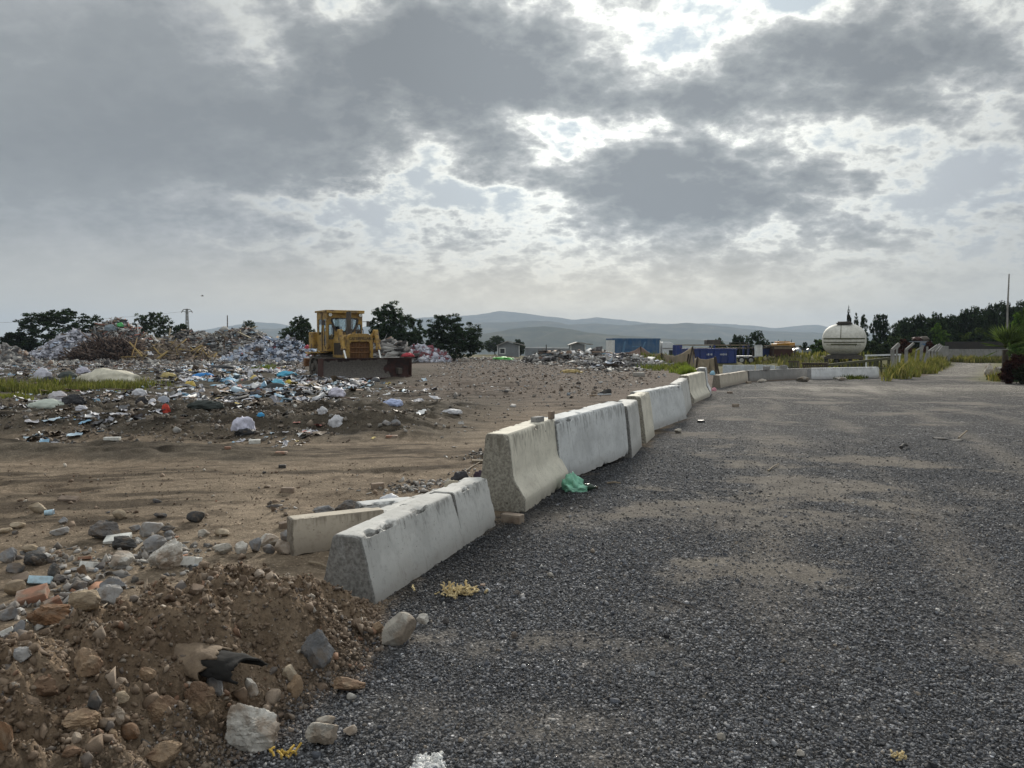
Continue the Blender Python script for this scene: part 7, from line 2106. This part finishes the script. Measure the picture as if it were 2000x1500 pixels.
BAGS = [   # left, right, top, foot, colour, depth share, rough, label, category, material
    (135, 264, 722, 754, (.52, .49, .40), .6, .16, 'big cream sheet spread over a dark opening in the weeds', 'sheet', 'cloth_white'),
    (108, 145, 726, 739, (.07, .08, .075), .6, .2, 'dark green sack behind the big cream sheet', 'sack', 'cloth_white'),
    (75, 112, 736, 751, (.03, .03, .032), .6, .2, 'black sack in the weeds left of the big cream sheet', 'sack', 'plastic'),
    (60, 95, 720, 742, (.52, .52, .58), .6, .3, 'white bag with a pointed top left of the dark green sack', 'bag', 'plastic'),
    (147, 172, 717, 730, (.46, .45, .52), .6, .3, 'lavender bag above the big cream sheet', 'bag', 'plastic'),
    (373, 415, 729, 738, (.04, .22, .55), .5, .2, 'bright blue bag among the litter', 'bag', 'plastic'),
    (420, 460, 738, 747, (.22, .42, .60), .8, .25, 'light blue torn sheet right of the bright blue bag', 'sheet', 'plastic'),
    (354, 382, 745, 757, (.50, .37, .09), .6, .25, 'yellow bag below the bright blue one', 'bag', 'plastic'),
    (309, 340, 728, 738, (.42, .34, .15), .6, .25, 'mustard cloth left of the bright blue bag', 'cloth', 'cloth_white'),
    (537, 577, 725, 736, (.10, .40, .58), .6, .25, 'turquoise bag left of the bulldozer track', 'bag', 'plastic'),
    (524, 556, 741, 757, (.16, .46, .60), .6, .25, 'turquoise sheet folded on the dark roll', 'sheet', 'plastic'),
    (514, 556, 749, 764, (.06, .065, .065), .5, .12, 'dark grey roll under the turquoise sheet', 'roll', 'cloth_white'),
    (555, 571, 742, 751, (.55, .42, .06), .6, .25, 'small yellow bag right of the turquoise sheet', 'bag', 'plastic'),
    (350, 388, 714, 720, (.58, .59, .58), .6, .06, 'white flat panel on the litter behind the bright blue bag', 'panel', 'cloth_white'),
    (399, 463, 713, 723, (.03, .032, .035), .6, .22, 'black crumpled tarpaulin beside the white flat panel', 'tarpaulin', 'plastic'),
    (87, 127, 765, 781, (.50, .48, .50), .6, .22, 'whitish sack lying in front of the weeds', 'sack', 'cloth_white'),
    (45, 124, 781, 799, (.46, .50, .44), .5, .18, 'long greenish white sheet under the whitish sack', 'sheet', 'plastic'),
    (114, 163, 771, 791, (.03, .03, .033), .6, .3, 'black torn plastic beside the whitish sack', 'plastic sheet', 'plastic'),
    (141, 168, 792, 803, (.48, .48, .52), .6, .3, 'pale scrap with a bent strip below the black torn plastic', 'scrap', 'plastic'),
    (255, 283, 760, 773, (.55, .55, .58), .5, .2, 'white bag lying alone before the dark weeds', 'bag', 'plastic'),
    (306, 330, 774, 788, (.36, .38, .43), .4, .1, 'grey tilted panel above the red rag', 'panel', 'cloth_white'),
    (288, 304, 779, 788, (.56, .56, .60), .7, .2, 'small white bag left of the grey tilted panel', 'bag', 'plastic'),
    (262, 289, 775, 790, (.03, .028, .03), .6, .3, 'black bag left of the small white one', 'bag', 'plastic'),
    (313, 332, 789, 808, (.45, .06, .04), .5, .3, 'red rag under the grey tilted panel', 'rag', 'cloth_white'),
    (360, 433, 783, 799, (.035, .042, .038), .5, .25, 'long black green tarpaulin right of the red rag', 'tarpaulin', 'plastic'),
    (501, 515, 806, 814, (.06, .30, .55), .6, .25, 'little blue bag above the lavender white one', 'bag', 'plastic'),
    (449, 493, 816, 846, (.54, .54, .64), .7, .3, 'crumpled lavender white bag at the front of the litter', 'bag', 'plastic'),
    (455, 500, 838, 851, (.022, .022, .024), .6, .3, 'black plastic under the lavender white bag', 'plastic sheet', 'plastic'),
    (640, 673, 757, 776, (.54, .52, .60), .7, .3, 'white tied bag before the bulldozer blade', 'bag', 'plastic'),
    (640, 672, 812, 836, (.50, .50, .52), .7, .3, 'white torn bag at the end of the churned strip', 'bag', 'plastic'),
    (620, 640, 795, 810, (.46, .46, .48), .7, .3, 'small whitish scrap bag behind the white torn one', 'bag', 'plastic'),
    (747, 786, 780, 794, (.40, .46, .66), .6, .25, 'blue white bag alone right of the litter', 'bag', 'plastic'),
    (860, 906, 800, 809, (.52, .52, .54), .5, .22, 'white strip of plastic on the bare ground left of the flared barrier', 'plastic sheet', 'plastic'),
    (736, 783, 967, 985, (.62, .63, .66), .7, .22, 'shiny white bag behind the fallen concrete slabs', 'bag', 'plastic'),
    (877, 922, 923, 951, (.035, .035, .04), .7, .32, 'black bag with pale folds behind the cracked low barrier', 'bag', 'plastic'),
    (921, 951, 921, 944, (.045, .03, .045), .6, .32, 'dark purple bag next to the cream barrier end', 'bag', 'plastic'),
    (868, 884, 936, 952, (.42, .40, .36), .6, .3, 'pale scrap left of the black bag with folds', 'scrap', 'cloth_white'),
    (875, 916, 944, 968, (.12, .075, .05), .5, .25, 'brown broken lump under the black bag', 'rubble lump', 'frag'),
    (865, 908, 940, 960, (.40, .36, .28), .5, .3, 'torn cardboard between the brown lump and the bare earth', 'cardboard', 'cloth_white'),
    (900, 935, 941, 962, (.44, .42, .34), .5, .3, 'cream torn scrap behind the top of the cracked low barrier', 'scrap', 'cloth_white'),
    (838, 872, 955, 975, (.20, .145, .10), .7, .3, 'brown splintered rubbish at the end of the leaning slab', 'rubbish', 'frag'),
    (784, 808, 689, 697, (.50, .07, .09), .7, .5, 'red bag peeping over the end of the bulldozer blade', 'bag', 'plastic'),
    (593, 608, 673, 681, (.45, .07, .10), .7, .5, 'red rag on the sheeting heap by the cab', 'rag', 'plastic'),
    (958, 1006, 697, 704, (.10, .42, .08), 1.2, .3, 'bright green net lying on the bare plateau', 'net', 'plastic'),
    (1095, 1142, 722, 729, (.33, .25, .11), .7, .3, 'yellow straw-like strip on the bare plateau', 'straw', 'frag'),
    (1390, 1400, 757, 764, (.55, .25, .30), .6, .3, 'pink rag in the gap of the barrier row', 'rag', 'plastic'),
    (1387, 1398, 724, 733, (.30, .50, .62), .6, .3, 'pale blue bag behind the tall end barrier', 'bag', 'plastic'),
    (226, 240, 630, 638, (.10, .42, .14), .6, .3, 'green bag on the very top of the tallest rubble', 'bag', 'plastic'),
    (200, 225, 634, 646, (.20, .24, .27), .6, .3, 'slate blue sheet near the top of the tallest rubble', 'sheet', 'plastic'),
]


def build_stones():
    for i, (mat, u0, u1, v0, v1, lab, pl, ro, rd) in enumerate(STONES):
        nm = 'boulder' if (u1 - u0) > 60 and v1 > 1000 else ('clod' if 'clod' in lab else ('pebble' if 'pebble' in lab else 'stone'))
        w, h = u1 - u0, v1 - v0
        rock(nm, mat, (u0 + u1) / 2, v1 - h * .10, w, h, lab, seed=100 + i, rough=ro, round_=rd, planes=pl, sub=5 if w > 60 else 4, asp=.75 if w < 2 * h else .6, cat='clod' if nm == 'clod' else 'stone', sink=.10)
    for i, (mat, u0, u1, v0, v1, df, lab, nm, rz, rx, ry) in enumerate(BLOCKS):
        w, h = u1 - u0, v1 - v0
        block(nm, mat, (u0 + u1) / 2, v1 - h * .12, w * .92, h * (.62 if (rx or ry) else .8), df, lab, nm.replace('_', ' '), None, seed=300 + i, rz=rz, rx=rx, ry=ry)
    # bricks and stones that lie on top of the walls
    for u, v, w, h, d, lab, mat in ((1050, 831, 30, 10, 9.0, 'flat grey brick on top of the cream flared barrier', 'conc_old'), (1077, 820, 15, 15, 9.35, 'tan upright brick at the far end of the cream flared barrier top', 'brick_tan'),
                                    (1498, 725, 13, 7, 36.2, 'first stone on top of the dark low barrier', 'conc_old'), (1531, 723, 14, 7, 37.6, 'second stone on top of the dark low barrier', 'conc_old')):
        p = at(u, v, d); ztop = {9.0: .79, 9.35: .79}.get(d)
        z = ztop + .0 if ztop else float(H(p[0], p[1])) + .50
        block('brick', mat, u, v, w, h, .5, lab, 'brick', None, seed=int(u), rz=60 if d < 10 else 25, z=z, depth=d)
    # fallen slabs behind the first barrier
    barrier('concrete_slab', (-1.76, 6.10), (-1.08, 6.48), .30, .17, .14, WEDGE, 'conc_tan', 'fallen tan slab standing on edge behind the cracked low barrier', 'fallen concrete slabs', seed=51, z0=0.0)
    barrier('concrete_slab', (-1.02, 6.55), (-.52, 7.75), .24, .30, .22, WEDGE, 'conc_pale', 'long fallen slab lying close along the back of the cracked low barrier', 'fallen concrete slabs', seed=53, z0=0.0, tilt=R(-8))
    barrier('concrete_slab', (-1.42, 7.25), (-.82, 7.55), .17, .26, .20, WEDGE, 'conc_grey', 'low grey slab behind the rough dark boulder', 'fallen concrete slabs', seed=55, z0=0.0)
    for i, (u0, u1, v0, v1, col, df, ro, lab, cat, mat) in enumerate(BAGS):
        w, h = u1 - u0, v1 - v0
        dep = {'red bag peeping over the end of the bulldozer blade': 64.0, 'red rag on the sheeting heap by the cab': 73.5, 'green bag on the very top of the tallest rubble': 86.5, 'slate blue sheet near the top of the tallest rubble': 84.5, 'bright green net lying on the bare plateau': None}.get(lab)
        crumple(cat.replace(' ', '_'), lab, cat, (u0 + u1) / 2, v1 - h * .08, w, h, col, mat, None, seed=i + 3, asp=df, rough=ro, depth=dep)


def build_oddments():
    # torn bent sheet with a dark opening, half buried in the mound
    p = G(392, 1285)
    root = empty('torn_pipe', tuple(p), R(-18)); tag(root, 'torn tan cardboard tube with a black opening, half buried in the mound', 'tube')
    def half(name, r, x0, x1, mat, seed, squash=.62, lift=0.0, th=.010):
        n, m = 44, 34
        S, A = np.meshgrid(np.linspace(0, 1, n), np.linspace(R(-10), R(190), m), indexing='ij')
        wob = fbm(S * 5 + seed, A * 1.4, 4, seed) - .5
        rag = (fbm(A * 3.0 + seed, A * 0, 4, seed + 2) - .5) * .16
        X = x0 + (x1 - x0) * S + rag * (S > .8) * (S - .8) * 5 * .8
        rr = r * (1 + .35 * wob)
        V = np.stack([X, rr * np.cos(A), rr * np.sin(A) * squash + lift - .03 * S], -1).reshape(-1, 3)
        i = np.arange(n * m).reshape(n, m)
        q = np.stack([i[:-1, :-1], i[1:, :-1], i[1:, 1:], i[:-1, 1:]], -1).reshape(-1, 4)
        o = link_mesh(name, np_mesh(name, V, q, smooth=True), M[mat], root)
        s = o.modifiers.new('thick', 'SOLIDIFY'); s.thickness = th
        return o
    half('outer_skin', .105, -.19, .090, 'cardboard', 3)
    half('inner_shade', .088, -.12, .24, 'shade_black', 8, .52, -.004)  # black sheet put in as the shade inside the tube
    # cup
    p = G(96, 1006); c = empty('cup', (p[0], p[1], p[2] + .025), R(20)); tag(c, 'pale blue plastic cup on its side next to a squarish stone', 'cup')
    mb = MB(); Mx = Matrix.Rotation(R(90), 4, 'Y'); mb.lathe([(.001, -.04), (.024, -.04), (.032, .04), (.030, .04), (.022, -.035), (.001, -.035)], 20, Mx); mb.build('cup_body', M['tile_blue'], c, smooth=True)
    mb = MB(); mb.lathe([(.032, .036), (.035, .040), (.032, .044), (.030, .040), (.032, .036)], 20, Mx); mb.build('rim', M['white_print'], c, smooth=True)
    # green plastic bag with a dark bottle beside it
    p = G(1122, 958)
    root = empty('green_bag', tuple(p), R(10)); tag(root, 'crumpled green plastic bag at the foot of the cream flared barrier', 'plastic bag')
    for nm, off, sc, col, sd in (('bag_film', (0, 0, 0), (.13, .10, .22), (.20, .47, .33), 5), ('bag_handle', (.02, -.05, 0), (.16, .07, .09), (.26, .55, .40), 9)):
        V, Fc = ico(4); x, y, z = V.T
        r = 1 + 1.2 * (fbm(x * 2.2 + sd, y * 2.2 + z * 2, 4, sd) - .5) - .7 * np.abs(fbm(x * 4 + sd, z * 4 - y * 3, 4, sd + 2) - .5)
        V = V * r[:, None]; V[:, 2] = np.maximum(V[:, 2], -.2) + .2; V[:, 0] += V[:, 2] * -.25
        V = V * np.array(sc) * np.array([1, 1, .8]) + np.array(off)
        link_mesh(nm, np_mesh(nm, V, Fc, np.array(col)[None] * np.ones((len(V), 1)), smooth=True), M['film'], root)
    p = G(1142, 958); b = empty('bottle', (p[0], p[1] + .02, p[2] + .04), R(-15)); tag(b, 'dark green bottle lying beside the green plastic bag', 'bottle')
    mb = MB(); Mx = Matrix.Rotation(R(90), 4, 'Y'); mb.lathe([(.001, -.10), (.036, -.10), (.040, -.09), (.040, .06), (.030, .09), (.014, .11), (.014, .14), (.001, .14)], 18, Mx); mb.build('bottle_body', M['bottle'], b, smooth=True)
    mb = MB(); mb.lathe([(.001, .135), (.017, .135), (.017, .160), (.001, .160)], 14, Mx); mb.build('cap', M['mud_steel'], b, smooth=True)
    # shredded yellow foam
    rng = np.random.default_rng(4); p = G(895, 1160)
    parts = []
    for k in range(70):
        a = rng.normal(size=3) * np.array([.072, .045, .012]); a[2] = abs(a[2]) + .015
        d = rng.normal(size=3); d[2] *= .5; d /= np.linalg.norm(d)
        mb = MB(); pts = [a]
        for j in range(4): d = d + rng.normal(size=3) * .5; d /= np.linalg.norm(d); q = pts[-1] + d * .016; q[2] = max(q[2], .004); pts.append(q)
        mb.path([tuple(x) for x in pts], rng.uniform(.004, .009), 5); parts.append(mb)
    allm = MB()
    for m_ in parts: allm.add(m_.v, m_.f)
    o = allm.build('foam_scrap', M['foam'], None, smooth=True); o.location = tuple(p); tag(o, 'shredded yellow foam lying on the black gravel by the cracked low barrier', 'foam')
    rng = np.random.default_rng(14); p = G(1757, 1482); allm = MB()
    for k in range(16):
        a = rng.normal(size=3) * np.array([.018, .012, .006]); a[2] = abs(a[2]) + .006; d = rng.normal(size=3); d /= np.linalg.norm(d)
        allm.path([tuple(a), tuple(a + d * .012), tuple(a + d * .02 + rng.normal(size=3) * .006)], .004, 5)
    o = allm.build('foam_scrap', M['foam'], None, smooth=True); o.location = tuple(p); tag(o, 'small yellow scrap near the bottom of the gravel', 'foam')
    rng = np.random.default_rng(15); p = G(552, 1478); allm = MB()
    for k in range(14):
        a = rng.normal(size=3) * np.array([.022, .012, .010]); a[2] = abs(a[2]) + .004; d = rng.normal(size=3); d /= np.linalg.norm(d)
        allm.path([tuple(a), tuple(a + d * .018), tuple(a + d * .03 + rng.normal(size=3) * .008)], .005, 5)
    o = allm.build('foam_scrap', M['yellow_scrap'], None, smooth=True); o.location = tuple(p); tag(o, 'yellow torn scrap beneath the largest white boulder', 'foam')
    # black strip with a pale stick on the road
    a, b = G(1824, 857), G(1877, 861); mb = MB()
    n = 14; P = []
    for i in range(n):
        t = i / (n - 1); q = a + (b - a) * t; w = .05 + .03 * math.sin(t * 9); z = .012 + .012 * math.sin(t * 7)
        P += [(q[0], q[1] - w, q[2] + z), (q[0], q[1] + w, q[2] + z + .01), (q[0], q[1] + w, q[2] - .005), (q[0], q[1] - w, q[2] - .005)]
    mb.add(P, [(i * 4 + j, i * 4 + (j + 1) % 4, i * 4 + 4 + (j + 1) % 4, i * 4 + 4 + j) for i in range(n - 1) for j in range(4)] + [(0, 1, 2, 3), tuple(4 * n - 4 + j for j in range(4))])
    tag(mb.build('rubber_strip', M['rubber']), 'black rubber strip lying flat on the road', 'rubber strip')
    a, b = G(1872, 859), G(1888, 852); mb = MB(); mb.tube(a + [0, 0, .03], b + [0, 0, .10], .018, .012); tag(mb.build('stick', M['wood']), 'pale stick pointing up from the black rubber strip', 'stick')
    for (u0, v0, u1, v1, r, lab, mt) in ((1285, 1165, 1356, 1192, .004, 'thin dry twig on the near gravel', 'wood_dark'), (1500, 921, 1522, 908, .010, 'thin curved twig on the gravel in mid road', 'wood'), (262, 1080, 303, 1050, .012, 'brown wooden slat leaning on the slate blue stone', 'wood'),
                                         (604, 1102, 642, 1114, .012, 'pale broken slat on the earth below the fallen tan slab', 'wood'), (905, 925, 938, 905, .010, 'thin pale lath behind the black bag', 'wood'), (170, 1215, 212, 1182, .006, 'long thin lath along the mound edge', 'wood'),
                                         (1186, 946, 1212, 947, .012, 'short tan stick on the gravel past the green bag', 'wood'), (1760, 878, 1772, 874, .03, 'small black twisted scrap in mid road', 'rubber')):
        a, b = G(u0, v0), G(u1, v1); mb = MB(); m_ = (a + b) / 2 + np.array([0, 0, r * 2 + .006])
        mb.tube(a + [0, 0, r + .004], m_, r, r * .9); mb.tube(m_, b + [0, 0, r * .8 + .012], r * .9, r * .6); tag(mb.build('stick', M[mt]), lab, 'stick')
    # old shoe on the bare ground
    p = G(1181, 771); s = empty('shoe', tuple(p), R(200)); tag(s, 'worn dark shoe with a pale sole lying on the bare ground', 'shoe'); k = 1.35
    sole = [(-.16, -.05), (-.10, -.062), (0, -.05), (.10, -.065), (.17, -.05), (.20, 0), (.17, .05), (.10, .06), (0, .05), (-.10, .058), (-.16, .05), (-.18, 0)]
    mb = MB(); mb.prism([(x * k, y * k, 0) for x, y in sole], np.array((0, 0, .0)), np.array((0, 0, .045))); mb.build('sole', M['cab_white'], s, bevel=.01)
    mb = MB(); st = [(-.17, .045, .14, .05), (-.10, .055, .15, .055), (-.02, .05, .13, .05), (.06, .055, .09, .06), (.13, .052, .075, .055), (.19, .02, .05, .02)]
    P = []
    for x, hw, h, _ in st:
        for j in range(9): t = math.pi * j / 8; P.append((x * k, hw * k * math.cos(t), .04 + (h - .03) * k * math.sin(t)))
    mb.add(P, [(i * 9 + j, i * 9 + j + 1, i * 9 + 10 + j, i * 9 + 9 + j) for i in range(len(st) - 1) for j in range(8)] + [tuple(range(8, -1, -1)), tuple(45 + j for j in range(9))]); mb.build('upper', M['rubber'], s, smooth=True)


M['cardboard'] = paint('torn_cardboard', (.20, .148, .10), .9, (.10, .07, .048), .7, 14, bump=.5)
M['shade_black'] = paint('hollow_shade_black', (.006, .0055, .005), 1.0, (.015, .012, .01), .3, 12)
M['foam'] = paint('yellow_foam', (.62, .50, .27), .95, (.38, .27, .13), .4, 30, bump=.4)
M['yellow_scrap'] = paint('yellow_scrap', (.55, .36, .06), .8, (.35, .25, .1), .4, 30)
M['bottle'] = paint('dark_bottle', (.02, .05, .03), .2, (.05, .05, .04), .3, 8)
M['film'] = vcol_mat('green_film', .3, .5, .15, 16, .5, .02)
build_stones()
build_oddments()

# ------------------------------------------------------------------ haze
def build_haze():
    mb = MB()
    mb.box((0, 120, 99), (15000, 15000, 350))
    m = bpy.data.materials.new('haze_air'); m.use_nodes = True
    t = m.node_tree
    for nd in list(t.nodes): t.nodes.remove(nd)
    out = t.nodes.new('ShaderNodeOutputMaterial'); pv = t.nodes.new('ShaderNodeVolumePrincipled')
    pv.inputs['Color'].default_value = (0.50, 0.60, 0.75, 1)
    pv.inputs['Density'].default_value = HAZE_DENSITY
    pv.inputs['Anisotropy'].default_value = 0.15
    t.links.new(pv.outputs[0], out.inputs['Volume'])
    tag(mb.build('haze', m), kind='stuff')


HAZE_DENSITY = 0.00016
build_haze()
